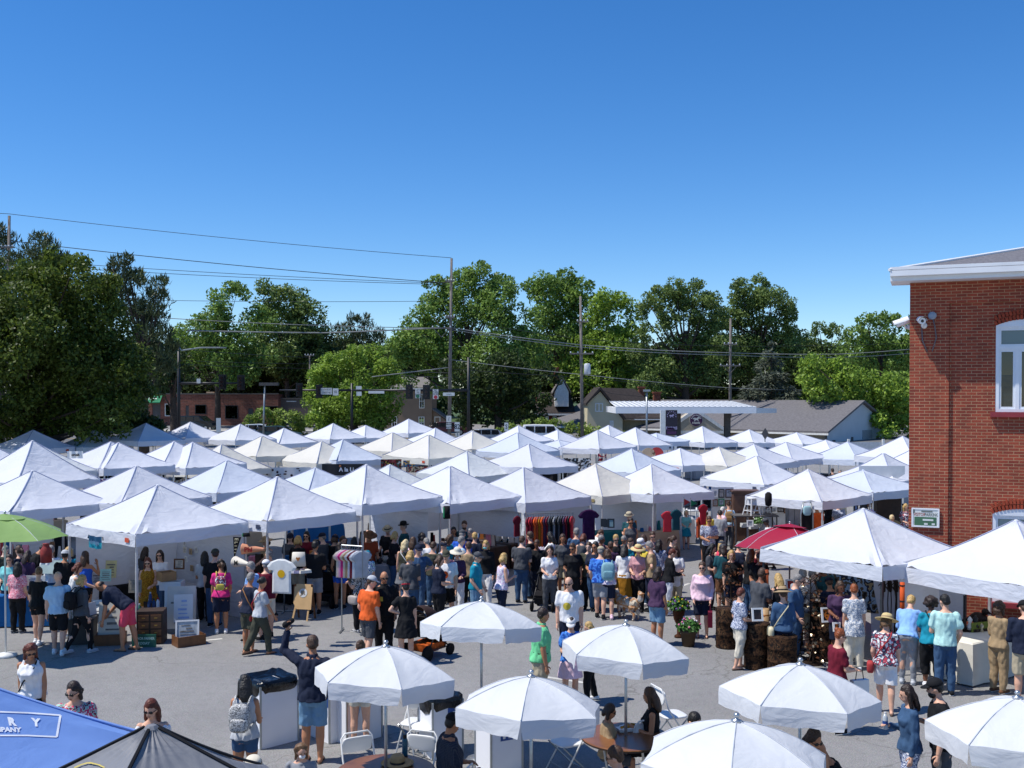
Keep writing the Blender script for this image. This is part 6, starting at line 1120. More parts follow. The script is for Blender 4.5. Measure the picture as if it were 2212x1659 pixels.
for line in '''
1 150 700 1.60 3|f1.1 fair|long:black|tee:floralpink|pants:black|dgrey|stand:down,bend||woman with long black hair in pink floral top, black trousers, far left
g 160 570 1.66 178|f1.1 fair|bob:dkbrown|tee:aqua|pants:navy|black|stand:fwd,fwd|specs|vendor in aqua top and glasses facing shoppers under green umbrella
1 330 745 1.66 4|f1 fair|bun:ltbrown|tee:black|short:black|white|stand:down,bend||young woman with bun in black tee and black shorts seen from behind
1 505 775 1.74 -15|m1.05 fair|bald:grey|tee:sky|shorts:black|white|stand:down,fwd||bald man in pale blue tee and white sneakers
1 640 805 1.66 35|f1 fair|bob:blonde|jacket:dgrey|leggings:black|lgrey|walk:bend,down||blonde woman in grey hooded vest and black leggings stepping away
g 1075 500 1.72 -3|m1 tan|short:black|tee:black|shorts:dgrey|black|stand:fwd,fwd|backcap=lgrey|man in black tee with backwards grey cap at the print stall
1 615 700 1.66 62|f1 fair|bob:auburn|tank:white|short:navy|white|stand:down,reach;lean=12||woman with reddish hair reaching out over print boxes
1 745 600 1.70 12|f0.95 tan|long:brown|tube:blue|short:black|white|stand:down,up||woman with long brown hair in strapless blue top
1F 1060 1462 1.80 -84|m1 tan|balding:dkbrown|polo:navy|shorts:coral|sandal|step:down,bend;lean=52;tilt=15||man in coral shorts bending over the print crates
1 1290 655 1.62 170|f1.05 fair|long:auburn|sundress:ochreprint|none|sandal|stand:fwd,bend|shades|vendor in ochre floral dress and sunglasses
1 1395 590 1.66 188|f1 fair|long:dkbrown|tee:white|jeans:denim|white|stand:down,fwd|shades|vendor in white blouse and sunglasses behind print bins
1 1250 568 1.62 30|f1 fair|long:dkbrown|tee:dgrey|pants:black|black|stand:fwd,fwd||dark haired woman with back turned beside the bookcase
1 1865 585 1.80 2|m1.05 fair|short:dkbrown|tee:black|jeans:denim|black|stand:down,bend|cap=olive|man in black tee, olive cap and jeans
1 1780 605 1.66 -10|f1 tan|long:black|tee:lgrey|pants:black|black|stand:fwd,bend||woman with long black hair in grey tee next to man in jeans
1 1925 680 1.66 -12|f1.1 tan|pony:brown|tee:pink|shorts:navy|white|stand:down,bend|cap=black|woman in hot pink tee, black cap and navy shorts
2 175 793 1.66 28|f1.12 tan|short:grey|tee:navy|shorts:olive|sandal|stand:fwd,bend||grey haired woman in navy tee and olive shorts
2F 255 1505 1.63 48|f1 tan|lowbun:black|tee:lgrey|pants:olive|sandal|walk:bend,swing||woman in grey tee and olive trousers striding with red bag
2 215 690 1.76 -80|m1.1 fair|short:grey|tee:lblue|shorts:khaki|black|stand:bend,fwd|specs|grey haired man in light blue tee and glasses
2 330 680 1.72 -20|m1.1 fair|short:grey|tee:maroon|shorts:cream|black|stand:fwd,bend|cap=white|man in maroon tee and white cap
2 330 480 1.68 -150|f1 fair|bob:brown|tank:tan|skirt:brown|sandal|stand:reach,down|sunhat=tan|stallholder in wide tan hat holding a paper megaphone
2 370 590 1.66 -130|m1 fair|short:grey|tee:khaki|shorts:khaki|black|stand:fwd,fwd||man in khaki beside the hanging sun tee
2 750 515 1.80 0|m1.02 tan|short:black|tee:black|shorts:grey|black|stand:bend,fwd||man in black tee and light grey shorts pushing dark stroller
2 970 525 1.68 5|f1 tan|long:dkbrown|tank:black|short:blue|black|stand:bend,fwd||woman in black tank and bright blue shorts at clothes rail
2 1140 678 1.64 -55|f1 fair|bob:black|tee:bw|pants:black|bw|stand:hold,bend|specs|woman in black and white patterned top with grey handbag
2 1200 590 1.60 165|f1 fair|long:dkbrown|tee:bluefloral|pants:navy|black|stand:down,fwd|cap=teal|woman in blue floral shirt and teal cap
2 1215 815 1.76 35|m1.05 fair|short:brown|tee:orange|shorts:dgrey|white|step:bend,down;look=45|cap=lgrey|man in orange tee, pale cap and grey shorts
2 1322 772 1.82 168|m1.15 tan|bald:black|polo:black|pants:black|black|stand:bend,bend|shades,print=box_f_.045_.70_.05_.05_yellow,belt=dgrey|bald officer in black uniform and sunglasses with yellow badge
2 1545 870 1.66 -5|f1.02 fair|short:black|dress:black|none|black|stand:hip,down|band=red|woman in black dress with red headband, hand on hip
2 1392 380 1.70 200|m1 fair|short:brown|tee:black|pants:black|black|stand:fwd,fwd|fedora=khaki+black|vendor in black tee and banded hat behind the pottery
2 1462 350 1.80 -95|m1.05 fair|short:grey|tee:dteal|pants:dgrey|black|stand:fwd,fwd|fedora=black|tall man in dark teal tee and black hat
2 1222 425 1.70 150|m1 tan|short:brown|tee:rust|pants:brown|black|stand:fwd,fwd|sunhat=brown|person in rust shirt and brown hat beside orange tent leg
2 1535 503 1.66 6|f1.1 fair|wavy:pale|tank:olive|skirt:pl-navy-grey|sandal|stand:down,bend||blonde woman in olive tank and plaid skirt
2 1605 480 1.66 18|f1 tan|long:brown|tee:lpink|jeans:ldenim|white|stand:fwd,bend||woman with long brown hair in pale pink top and jeans
2 1685 442 1.68 -15|f1 fair|curly:dkbrown|tee:dgrey|pants:black|black|stand:fwd,fwd||woman with dark curls hidden behind white shirted shopper
2 1722 478 1.66 -35|f1.15 fair|short:grey|tee:white|pants:navy|black|stand:fwd,fwd;lean=16||grey haired shopper in white shirt leaning over a table
2 1900 578 1.78 188|m1.05 fair|short:brown|tee:white|shorts:black|white|walk:down,down;tilt=12|cap=olive,print=disc_f_0_.68_.08_.10_orange|man in white tee with orange graphic walking forward
2 1990 575 1.66 178|f1 fair|bob:brown|long:purple|pants:white|white|stand:fwd,fwd|sunhat=cream,shades|woman in straw hat, mauve top and white trousers
2 2030 418 1.80 4|m1.1 fair|short:grey|polo:blue|jeans:denim|black|stand:back,back|cap=dgrey|man in blue shirt with hands behind his back
2 2150 608 1.74 105|m1.05 fair|short:grey|polo:teal|jeans:ldenim|black|stand:bend,bend|cap=dgrey,specs|man in teal polo, dark cap and jeans looking sideways
2 1960 388 1.64 185|f1 tan|wavy:black|tee:cream|jeans:denim|black|stand:fwd,fwd||woman with dark wavy hair in cream top facing us
2 2055 333 1.78 180|m1.05 fair|short:brown|tee:dteal|pants:black|black|stand:fwd,fwd|beard=brown|bearded vendor in dark teal shirt
2 2140 440 1.66 10|f1 fair|short:blonde|tee:navy|pants:navy|black|stand:bend,bend||short haired blonde woman in navy top by the table
3 255 505 1.68 195|f1.05 fair|bob:blonde|jacket:black|pants:white|white|stand:down,bend|mask=aqua|blonde woman in black jacket, white trousers and face mask
3 385 620 1.68 62|f1.05 fair|bob:blonde|tank:pastel|capri:navy|white|stand:bend,hold||blonde woman in sleeveless pastel striped blouse
3 735 350 1.66 -8|f1.1 fair|bob:ginger|tee:pastel|pants:black|black|stand:fwd,bend||ginger haired woman in white and lilac tee at clothes rail
3 970 370 1.68 4|f1 fair|bun:ltbrown|tee:teal|short:black|white|stand:fwd,bend||woman with bun in teal tee and black shorts
3 880 350 1.68 30|f1 tan|pony:black|tee:black|pants:black|black|stand:fwd,fwd||woman in black beside clothes rail, mostly hidden
3 805 555 1.64 178|f1 fair|curly:dkbrown|tee:white|pants:dgrey|black|stand:fwd,fwd||mother with dark curls in white tee pushing black stroller
3 1010 530 1.70 186|f1.1 tan|pony:brown|tee:black|pants:black|black|stand:down,bend|shades|woman in all black with sunglasses and side braid
3 1090 450 1.66 22|f1 fair|bob:auburn|tank:dgrey|pants:black|black|stand:down,bend||auburn haired woman in grey sleeveless top
3F 1160 880 1.70 60|m1 fair|short:brown|tee:white|shorts:khaki|white|stand:reach,fwd;lean=38||shopper in white tee bent over a table by jewellery
3 978 815 1.80 182|m1.1 fair|bald:brown|tee:white|jeans:navy|black|stand:down,down|shades,print=disc_f_.03_.68_.085_.085_yellow|bald man in sunglasses and white tee with yellow circle
3 1248 560 1.74 12|m1.1 fair|short:grey|tee:bluedye|shorts:grey|black|stand:bend,bend|cap=khaki|man in blue tee and khaki cap beside backpacker
3 1290 592 1.68 2|f1.12 fair|bob:brown|tee:pastel|shorts:navy|lpink|stand:bend,bend||woman in pastel tee carrying pale blue backpack
3 1382 450 1.68 192|f1 fair|short:blonde|tank:black|pants:black|black|stand:down,bend|shades|short haired blonde woman in black tank and sunglasses
3 1510 308 1.76 180|f1.1 tan|lowbun:dkbrown|sundress:dgrey|none|sandal|stand:down,down|shades|tall woman in grey sleeveless dress inside white tent
3 1500 262 1.74 190|f1 fair|short:grey|tee:dteal|pants:black|black|stand:fwd,fwd|fedora=khaki|person in khaki hat behind the tall woman
3 1450 545 1.66 20|f1 tan|long:black|tee:white|longskirt:ochre|white|stand:bend,fwd||woman with long black hair, white tee and amber skirt
3 1540 552 1.66 192|f1.05 fair|bob:brown|tee:st-rust-lpink|pants:black|black|stand:fwd,fwd|sunhat=straw+red|woman in banded straw hat and striped blouse
3 1620 497 1.70 -135|f1.05 fair|short:white|long:yellow|jeans:denim|white|stand:fwd,hold|bucket=white,shades|woman in white hat and yellow blouse holding leaves
3 1700 430 1.68 180|f1 fair|lowbun:brown|maxi:darkfloral|none|sandal|stand:down,bend|shades|woman in long dark floral dress and sunglasses
3 1745 742 1.68 48|f1.15 tan|wavy:dkbrown|tee:purple|shorts:ldenim|sandal|stand:bend,down||woman in plum tee and denim shorts near flower pots
3 1838 575 1.64 75|f1 fair|short:auburn|jacket:black|pants:white|white|stand:fwd,fwd||auburn haired woman in black jacket and white trousers
3 1905 550 1.66 -160|f1 fair|long:brown|tunic:white|pants:khaki|black|stand:fwd,fwd|mask=aqua|woman in long white shirt and face mask
3 1995 242 1.36 182|f1 fair|bob:pale|tee:aqua|skirt:teal|sandal|stand:fwd,fwd||young blonde girl in aqua top and teal skirt
3 2168 242 1.74 -8|m1.08 tan|short:brown|tee:yellow|shorts:black|black|stand:fwd,down;look=-30|cap=white|man in yellow tee and white cap, black shorts
c 1250 170 1.78 84|m1.15 tan|short:dkbrown|polo:green|pants:khaki|brown|stand:down,down|belt=black|man in mint green polo and khaki trousers facing sideways
c 1530 245 1.56 165|f1 fair|pony:dkbrown|tee:bluedye|skirt:lpink|white|stand:fwd,fwd;look=25|cap=white,print=disc_f_0_.66_.10_.07_coral|girl in white cap and blue tie dyed tee
c 1690 303 1.40 -95|f1 fair|bob:blonde|tee:black|pants:black|white|stand:fwd,fwd||blonde child beside girl in white cap
4 145 695 1.68 190|f1.2 fair|short:brown|long:lpink|shorts:navy|sandal|stand:bend,bend|shades|woman in pale pink sweater and navy shorts by flower pots
4 290 240 1.70 28|m1 fair|short:black|tee:grey|pants:navy|black|stand:fwd,fwd;lean=10||dark haired man in grey tee browsing the white table
4 375 170 1.68 8|f1 fair|bun:brown|tee:sky|pants:dgrey|black|stand:fwd,bend||woman with tan backpack looking at framed art
4 308 214 1.66 60|f1 fair|short:white|tee:lpink|pants:grey|black|stand:fwd,fwd||white haired shopper between man in grey and backpacker
4 728 312 1.60 -70|m1 dark|short:black|tee:white|shorts:black|black|stand:fwd,fwd|cap=dgrey|man in white tee and grey cap behind crimson umbrella
h 500 1420 1.74 -20|m1 tan|short:brown|tee:orange|shorts:black|black|stand:fwd,fwd|cap=coral|man in orange tee and coral cap by grey dresser
h 865 1385 1.64 185|f1.15 fair|short:grey|tee:floralblue|shorts:lgrey|white|stand:fwd,bend|specs|grey haired woman in white and blue tee behind sculpture tent
h 1280 1165 1.76 70|m1 brown|short:black|tee:dgrey|shorts:olive|black|stand:fwd,hold||man in dark grey tee holding a tray
h 1755 1610 1.62 10|f1 fair|short:pale|tee:lgrey|pants:grey|black|stand:fwd,fwd||pale blonde person behind big tent peak
h 1985 1425 1.58 178|f1 fair|wavy:blonde|tee:print|short:black|white|stand:down,fwd||blonde woman in printed white tee next to brick corner
h 1385 1510 1.52 150|m1 fair|short:brown|tee:lpink|shorts:grey|white|stand:down,down|cap=lpink|child in pink cap behind big tent peak
4 470 920 1.60 74|f1.05 fair|short:auburn|tee:floralblue|capri:cream|sandal|stand:bend,fwd||auburn woman in blue floral blouse and cream capris
4 328 540 1.70 6|f1.1 fair|wavy:dkbrown|tee:dteal|shorts:brown|black|stand:bend,fwd|cap=dgrey|woman in dark teal tee and dark cap
i 600 1195 1.64 20|f1 fair|long:blonde|tank:coral|pants:black|black|stand:fwd,fwd|cap=dgrey|blonde woman in coral strap top and dark cap
4 556 588 1.66 62|f1 fair|long:ltbrown|tee:black|jeans:denim|black|stand:fwd,fwd||brown haired woman in black tee and jeans at metal birds
4 850 925 1.64 4|f1.1 fair|short:brown|long:denim|shorts:navy|sandal|stand:bend,bend|sunhat=tan+black|woman in black banded straw hat and navy shorts
4 1022 757 1.78 -4|m1.1 fair|short:grey|tee:grey|shorts:khaki|black|stand:bend,fwd||man in grey tee looking at sculptures under tent
4 818 800 1.66 -6|f1 fair|long:blonde|tank:black|pants:black|black|stand:fwd,bend||woman with long blonde hair in black under the tent edge
4 1185 690 1.74 200|m1.25 brown|bald:black|tee:dteal|shorts:teal|black|stand:cross,fwd||large vendor in dark teal tee half hidden by valance
4 1470 890 1.68 8|f1.05 fair|short:ginger|tunic:lace|wide:cream|white|stand:down,down||ginger haired woman in lace patterned tunic and pale trousers
4 1315 1282 1.66 72|f1.1 fair|bun:ginger|tee:maroon|pants:black|black|stand:fwd,fwd|specs|woman in maroon tee holding a white paper bag
4 1745 1160 1.66 18|f1.15 fair|bob:ltbrown|tee:print|shorts:white|sandal|stand:bend,down;look=18|sunhat=straw+tan|woman in straw hat, printed tee and white shorts
5F 1200 1640 1.72 30|f1.1 fair|short:blonde|long:lblue|leggings:grey|lgrey|stand:fwd,fwd;lean=32||woman in light blue shirt bending over table
5 1410 893 1.68 12|f1.18 brown|afro:dkbrown|tee:teal|capri:black|white|step:fwd,fwd||woman with afro in teal tee and black cropped leggings
5 1530 872 1.80 14|m1 fair|short:black|tee:mint|jeans:denim|black|stand:fwd,bend;look=-30||man in mint tee and blue jeans at cream table
5 1995 928 1.66 62|f1 tan|curly:brown|long:tan|pants:tan|brown|stand:fwd,fwd||curly haired woman in tan sweater and tan trousers
5 2225 925 1.82 20|m1.1 fair|short:brown|long:navy|shorts:khaki|red|stand:fwd,bend|cap=black|man at picture edge in navy top, khaki shorts, red sneakers
e 1450 830 1.76 -78|m1.05 fair|cap:black|tee:black|shorts:dgrey|black|stand:down,hold|cap=black,beard=black|bearded man in black tee and black cap, lower right
e 1345 915 1.66 -90|f1 fair|long:dkbrown|long:denim|pants:floralblue|white|stand:down,hold||woman in denim jacket walking beside bearded man
a 345 283 1.66 172|f1.15 tan|curly:auburn|tank:white|pants:black|black|stand:down,back|shades|woman with auburn curls in white tank and sunglasses
a 825 700 1.74 166|m1 fair|bob:dkbrown|tee:tiedye|shorts:black|black|stand:down,down|shades|long haired man in tie dye tee and sunglasses
a 1665 890 1.68 170|f1 fair|long:auburn|off:white|jeans:ldenim|white|stand:down,down|shades|woman with windblown auburn hair in white off shoulder top
b 625 808 1.64 2|f1.02 tan|long:black|tank:lgrey|short:denim|white|stand:fwd,fwd||woman with long black hair carrying silver snakeskin backpack
b 1260 432 1.86 2|m1.12 tan|short:brown|jacket:navy|shorts:ldenim|sandal|stand:high,fwd||man in navy jacket and blue shorts raising one arm
b 1700 488 1.62 6|f0.95 fair|bun:brown|tee:olive|short:cream|white|stand:bend,fwd||person in cream shorts half hidden by white umbrella
c 400 1190 1.78 70|m1.15 tan|short:black|polo:pl-dgrey-navy|shorts:dgrey|black|sit:fwd,fwd|cap=black|seated man in dark plaid shirt at cafe table
d 395 945 1.66 -82|f1 tan|long:brown|tank:black|shorts:black|black|sit:hold,fwd||seated woman with very long brown hair eating
c 1880 1090 1.45 85|f1 tan|bob:dkbrown|tee:tan|shorts:dgrey|black|sit:fwd,fwd|shades|seated child with sunglasses pushed up at table
d 85 1500 1.76 -60|m1 fair|short:brown|tee:navy|shorts:black|black|sit:fwd,fwd|specs|seated man with brown hair and glasses at bottom edge
d 768 1155 1.68 170|m1 fair|short:black|tee:black|shorts:grey|black|sit:fwd,fwd||seated person with black hair between white umbrellas
e 225 1285 1.68 178|f1 tan|long:dkbrown|tank:white|short:black|black|stand:fwd,fwd|shades|woman in white tank and sunglasses beneath umbrella
e 470 1405 1.78 -75|m1.15 tan|bald:black|tee:black|shorts:dgrey|black|sit:fwd,fwd;lean=18;tilt=20|shades|seated bald man in black tee under the umbrellas
b 1150 1430 1.30 175|m1 fair|curly:ltbrown|tee:grey|shorts:navy|black|stand:fwd,fwd|mask=white|child with light brown curls and white face mask
b 715 1560 1.55 178|f1 fair|bob:brown|tee:cream|pants:black|black|stand:down,down|bucket=cream+tan|person in cream striped hat at bottom edge
g 690 250 1.60 178|f1.05 fair|short:white|tee:black|pants:black|black|sit:fwd,fwd|sunhat=cream,shades|seated woman in cream hat and dark glasses by red chair
g 520 330 1.74 60|m1.05 tan|short:black|tee:black|pants:lgrey|black|stand:fwd,fwd;lean=30||man in black tee and pale trousers leaning behind wooden chair
2 1250 325 1.66 150|f1 fair|long:brown|tank:black|pants:black|black|stand:down,down||woman in black tank half hidden by orange tent leg
2 1000 470 1.66 170|f1 fair|curly:brown|tee:tan|pants:brown|black|stand:fwd,fwd||brown haired vendor behind the rail of pastel tops
h 890 1330 1.66 20|f1 fair|long:pale|tee:cream|pants:cream|white|stand:fwd,fwd||pale blonde shopper behind grey haired woman in blue
h 700 1300 1.66 10|f1 tan|long:black|tee:black|pants:black|black|stand:fwd,fwd||dark haired shopper in black beside flat roofed tent leg
h 760 830 1.66 15|f1 fair|short:dkbrown|tee:black|pants:black|black|stand:fwd,fwd||distant shopper in black under pleated corner tent
h 880 850 1.70 170|m1 fair|short:grey|tee:lblue|pants:navy|black|stand:fwd,fwd||distant vendor in pale blue under pleated corner tent
'''.strip().split('\n'): pline(line)
CR = ['black', 'navy', 'white', 'dgrey', 'black', 'teal', 'denim', 'maroon', 'sky', 'olive', 'dgrey', 'tan', 'navy', 'black', 'floralblue', 'purple']
CW = dict(black='black', navy='navy', white='white', dgrey='charcoal', lgrey='pale grey', teal='teal', denim='denim blue', maroon='maroon', sky='pale blue', olive='olive', lpink='pale pink', tan='tan', purple='plum', khaki='khaki', floralblue='blue floral', rust='rust')
ZONES = (('beside the pottery table', '2', ((1440, 430), (1580, 600), (1650, 540), (1780, 520), (1830, 640))), ('by the black weight bag tent', '2', ((1900, 450), (2010, 470), (2090, 520), (1870, 520), (2110, 400))), ('in the crowd before the clothes rail', '3', ((560, 470), (640, 430), (690, 500), (920, 450), (1040, 400), (1130, 520), (1200, 520), (1300, 460), (860, 440))), ('in the crowd by the cream tent', '3', ((1340, 520), (1420, 470), (1480, 480), (1570, 460), (1660, 520), (1760, 500), (1800, 470))), ('inside the second big tent', '2', ((600, 470), (680, 430), (830, 440), (900, 470), (1090, 480), (540, 440))), ('around the green umbrella', 'g', ((60, 420), (330, 430), (400, 520), (850, 420), (960, 470))), ('at the aisle near the crimson umbrella', '4', ((200, 290), (430, 520), (470, 600), (620, 560), (250, 540), (640, 620))), ('under the sculpture tent', '4', ((760, 760), (960, 800), (1100, 760), (1260, 830), (1360, 860))))
rq = random.Random(77); HS = ['short:brown', 'bob:brown', 'long:dkbrown', 'bob:blonde', 'short:grey', 'pony:brown', 'long:black', 'bun:brown']
for zi, (zn, c, pts) in enumerate(ZONES):
    for k, (x, y) in enumerate(pts):
        u, v = px(c, x, y); h = rq.uniform(1.58, 1.78); g = rq.choice('mff'); p = gnd(hz(u, v, h)); col = CR[(zi*5+k*3) % 16]; hr = rq.choice(HS) if g == 'f' else rq.choice(HS[::4]); bt = rq.choice(['pants:black', 'jeans:denim', 'shorts:navy', 'shorts:khaki', 'pants:navy'])
        PEOPLE.append(person('%s in %s top and %s %s %s' % ('woman' if g == 'f' else 'man', CW[col], {'black': 'black', 'denim': 'blue', 'navy': 'navy', 'khaki': 'khaki'}[bt.split(':')[1]], {'pants': 'trousers', 'jeans': 'jeans', 'shorts': 'shorts'}[bt.split(':')[0]], zn), (p.x, p.y, gz(p.y)), rq.choice([0, 15, -20, 60, -70, 175, 190, 120]), h, g, rq.uniform(.95, 1.18), rq.choice(['fair', 'fair', 'tan', 'pale', 'brown']), hr, 'tee:'+col, bt, 'black', 'stand:'+rq.choice(['fwd,fwd', 'bend,fwd', 'down,bend', 'cross,fwd', 'hip,down']), rq.choice(['', '', '', 'cap=dgrey', 'cap=navy', 'shades', '', '', 'specs'])))
for i, (u, v, top, lab, hat) in enumerate(((1280, 1004, 'tan', 'distant shopper in tan near straw hats', 'sunhat=tan'), (1235, 1006, 'dgrey', 'distant shopper in grey below pale blue tent', ''), (629, 975, 'white', 'distant shopper in white cap by a far tent', 'cap=white'), (1697, 980, 'dgrey', 'distant shopper in charcoal near the store tents', ''), (1537, 966, 'lgrey', 'bearded distant vendor in pale shirt below logo', 'beard=dkbrown'), (1620, 978, 'red', 'distant shopper in red near the cream small tent', ''), (1330, 985, 'black', 'distant shopper in black by red hanging disc', ''))):
    p = gnd(hz(u, v, 1.66)); PEOPLE.append(person(lab, (p.x, p.y, gz(p.y)), (20, 170, 5, 30, 175, 0, 40)[i], 1.66, 'fmmmmff'[i], 1, 'fair', 'short:brown', 'tee:'+top, 'pants:black', 'black', 'stand:fwd,fwd', hat))
PL = [r[0] for r in PEOPLE]
for i, a in enumerate(PL):                            # nobody stands inside somebody else
    for b in PL[:i]:
        d = Vector((a.location.x-b.location.x, a.location.y-b.location.y, 0))
        if d.length < .40: d = d if d.length > .01 else Vector((.1, .1, 0)); d.y = abs(d.y)+.05; a.location += d.normalized()*(.46-min(d.length, .4)); a.location.z = gz(a.location.y)
run_jobs()
M_WOOD = pm('brown varnished wood', '6a4426', .5, 0, .3, 7); M_WOODD = pm('dark old wood', '35241a', .6, 0, .35, 7); M_WOODL = pm('pale birch ply', 'd2ad7a', .5, 0, .12, 4); M_PAPER = pm('aged paper', 'd6d0c2', .9, 0, .10, 3); M_PAPERW = pm('white card', 'dfdfdc', .9, 0, .06, 3); M_INK = pm('grey print ink', '7a7670', .9, 0, .4, 20)
M_CLOTHG = pm('grey tablecloth', '9a9ba0', .9, 0, .06, 3); M_CLOTHT = pm('tan tablecloth', 'b59f84', .9, 0, .08, 3); M_CLOTHC = pm('cream tablecloth', 'd9d5c8', .9, 0, .06, 3); M_CLOTHB = pm('blue tablecloth', '1f5e96', .9, 0, .08, 3); M_CLOTHK = pm('black tablecloth', '1a1a1c', .9); M_CLOTHTL = pm('teal tablecloth', '1d6a70', .9, 0, .08, 3)
M_PLW = pm('white moulded plastic', 'dcdddb', .4, 0, .04, 3); M_RUST = pm('rusted steel', '4e2f1c', .75, .35, .5, 16, .4); M_RUSTD = pm('dark scrap iron', '2f231c', .6, .5, .4, 16, .4); M_SHINY = pm('bright hammered tin', 'b8ab90', .3, .85, .3, 20); M_TERR = pm('brown resin pot', '4f4030', .7, 0, .2, 5); M_GRASSL = pm('plant leaf', '3f6a26', .6, 0, .35, 12)
M_BAG = pm('black plastic liner', '0c0d0e', .22, 0, .2, 9, .8); M_CARD = pm('white corrugated bin board', 'e6e7ea', .7, 0, .03, 2); M_BLUES = pm('blue sign ink', '234a8c', .5)
def item(name, label, cat, P, rz=0, parts=(), group=None):
    root = thing(name, label, cat, P, rz, group)
    for pn, mb, mt in parts: mb.build(pn, mt, root, pn in SMOOTH)
    return root
SMOOTH = {'hood', 'seat', 'wheel', 'body', 'liner', 'crown', 'pot', 'bag', 'garment', 'barrel', 'bloom', 'handle', 'frame_tube', 'leaf', 'vessel'}
def MBx(*ops):
    m = MB()
    for op in ops: getattr(m, op[0])(*op[1:])
    return m
def table(label, P, rz, L, Wd, H=.75, cloth=None, top=M_WOOD, skirt=1.0, group='stall tables'):
    m = MBx(('box', (0, 0, H-.02), (L, Wd, .04))); parts = [('tabletop', m, top)]
    if cloth:
        c = MB(); n = 28; rings_ = [(0, H+.012, 1), (.03, H-.01, 1.0), (.045, H-.2, 1.01), (.06, H*(1-skirt)+.03, 1.02)]; v = []; pts = []
        for i in range(n): t = i/n*4; k = int(t); f = t-k; c4 = [(-1, -1), (1, -1), (1, 1), (-1, 1)]; a, b = c4[k], c4[(k+1) % 4]; pts.append((a[0]+(b[0]-a[0])*f, a[1]+(b[1]-a[1])*f))
        for j, (o, z, s) in enumerate(rings_):
            for i, (x, y) in enumerate(pts): w_ = (.018*sin(i*2.1+L*7)+.01*sin(i*4.7))*j/2; v.append((x*(L/2+.01+o+w_), y*(Wd/2+.01+o+w_), z))
        c.add(v, [(j*n+i, j*n+(i+1) % n, (j+1)*n+(i+1) % n, (j+1)*n+i) for j in range(3) for i in range(n)] + [tuple(range(n))]); parts.append(('cloth', c, cloth))
    root = item('market_table', label, 'table', P, rz, parts, group)
    for sx in (-1, 1):
        for sy in (-1, 1): MBx(('box', (sx*(L/2-.06), sy*(Wd/2-.06), (H-.04)/2), (.04, .04, H-.04))).build('leg', top, root)
    return root
def G(c, x, y, z=0.0): return hz(*px(c, x, y), z) if c else hz(x, y, z)
def gp(c, x, y): p = G(c, x, y); return Vector((p.x, p.y, gz(p.y)))
def at(c, x, y, D): return dp(*(px(c, x, y) if c else (x, y)), D)
def sz(npx, c, D): return npx/(CROP[c][2] if c else 1)*D/F
def sheet_(label, P, w_, h_, rz=0, tilt=0, mt=M_PAPER, ink=True, frame=None, name='paper_print', cat='print', group='prints and pictures for sale', seed=0):
    q = random.Random(seed or int(P[0]*1000)); Q = Matrix.Rotation(R(-tilt), 4, 'X'); m = MB(); m.M = Q; m.box((0, 0, h_/2), (w_, .012, h_)); parts = [('sheet', m, mt)]
    if ink:
        m = MB(); m.M = Q; k = MB()
        for i in range(5): ww = q.uniform(.25, .75)*w_; m.box((q.uniform(-.1, .1)*w_, -.009, h_*(.16+.15*i)), (ww, .004, h_*q.uniform(.02, .09)))
        parts.append(('print_mark', m, ink if not isinstance(ink, bool) else M_INK))
    if frame: m = MB(); m.M = Q; t = .035; [m.box(*a) for a in (((-w_/2, -.004, h_/2), (t, .03, h_+t)), ((w_/2, -.004, h_/2), (t, .03, h_+t)), ((0, -.004, 0), (w_-t, .03, t)), ((0, -.004, h_), (w_-t, .03, t)))]; parts.append(('frame', m, frame))
    return item(name, label, cat, P, R(rz), parts, group)
def sheet_px(label, c, x0, x1, y0, y1, D, **k): P = at(c, (x0+x1)/2, y1, D); return sheet_(label, P, sz(x1-x0, c, D), sz(y1-y0, c, D), **k)
def crate(label, P, L, Wd, H, rz, mt=M_WOOD, group='boxes and crates', name='wooden_crate'):
    t = .02; m = MB()
    for a in (((0, -Wd/2, H/2), (L, t, H)), ((0, Wd/2, H/2), (L, t, H)), ((-L/2+t/2, 0, H/2), (t, Wd-t, H)), ((L/2-t/2, 0, H/2), (t, Wd-t, H)), ((0, 0, t/2), (L-2*t, Wd-t, t))): m.box(*a)
    return item(name, label, 'crate', P, rz, [('crate_body', m, mt)], group)
S_ = 30
p = gp('1', 935, 1425); crate('wooden crate holding the big pale map beside bending man', p+Vector((0, .2, 0)), .62, .34, .24, R(12)); sheet_('large pale folded map standing in wooden crate', p+Vector((0, .17, .05)), .55, .86, 6, 12, M_PAPER, name='map_sheet', cat='map')
p = gp('1', 1620, 1430); crate('wooden crate with a framed grey print at stall corner', p+Vector((0, .2, 0)), .62, .36, .22, R(38)); sheet_('grey toned print leaning in corner crate', p+Vector((-.02, .15, .1)), .46, .42, 14, 14, pm('blue grey engraving', 'a9b0b4', .9, 0, .25, 9), frame=M_PAPERW)
p = gp('1', 1560, 1330); sheet_('tall stack of mounted prints leaning beside wooden chair', p+Vector((0, .15, .12)), .62, .95, 10, 10, M_PAPER); sheet_('mounted print in front of tall print stack with blue tag', p+Vector((.1, -.02, .3)), .42, .62, 10, 9, M_PAPERW, ink=pm('pale blue price tag', '9fb4dc', .8))
for i in range(4): sheet_('pale mounted print filed behind the tall stack', p+Vector((-.1+.02*i, .22+.05*i, .12)), .6, .93-.03*i, 10, 8, M_PAPERW, False)
p = gp('1', 690, 1410)
item('print_bin', 'dark plastic bin packed with upright prints behind blonde woman', 'bin', p+Vector((0, .2, 0)), R(12), [('bin_body', MBx(('box', (0, 0, .27), (.5, .5, .54), 0, 0, 0, 0, 1.06)), pm('dark grey bin plastic', '3a3836', .6)), ('rim', MBx(('box', (0, 0, .55), (.56, .56, .03))), pm('dark grey bin plastic', '3a3836', .6))])
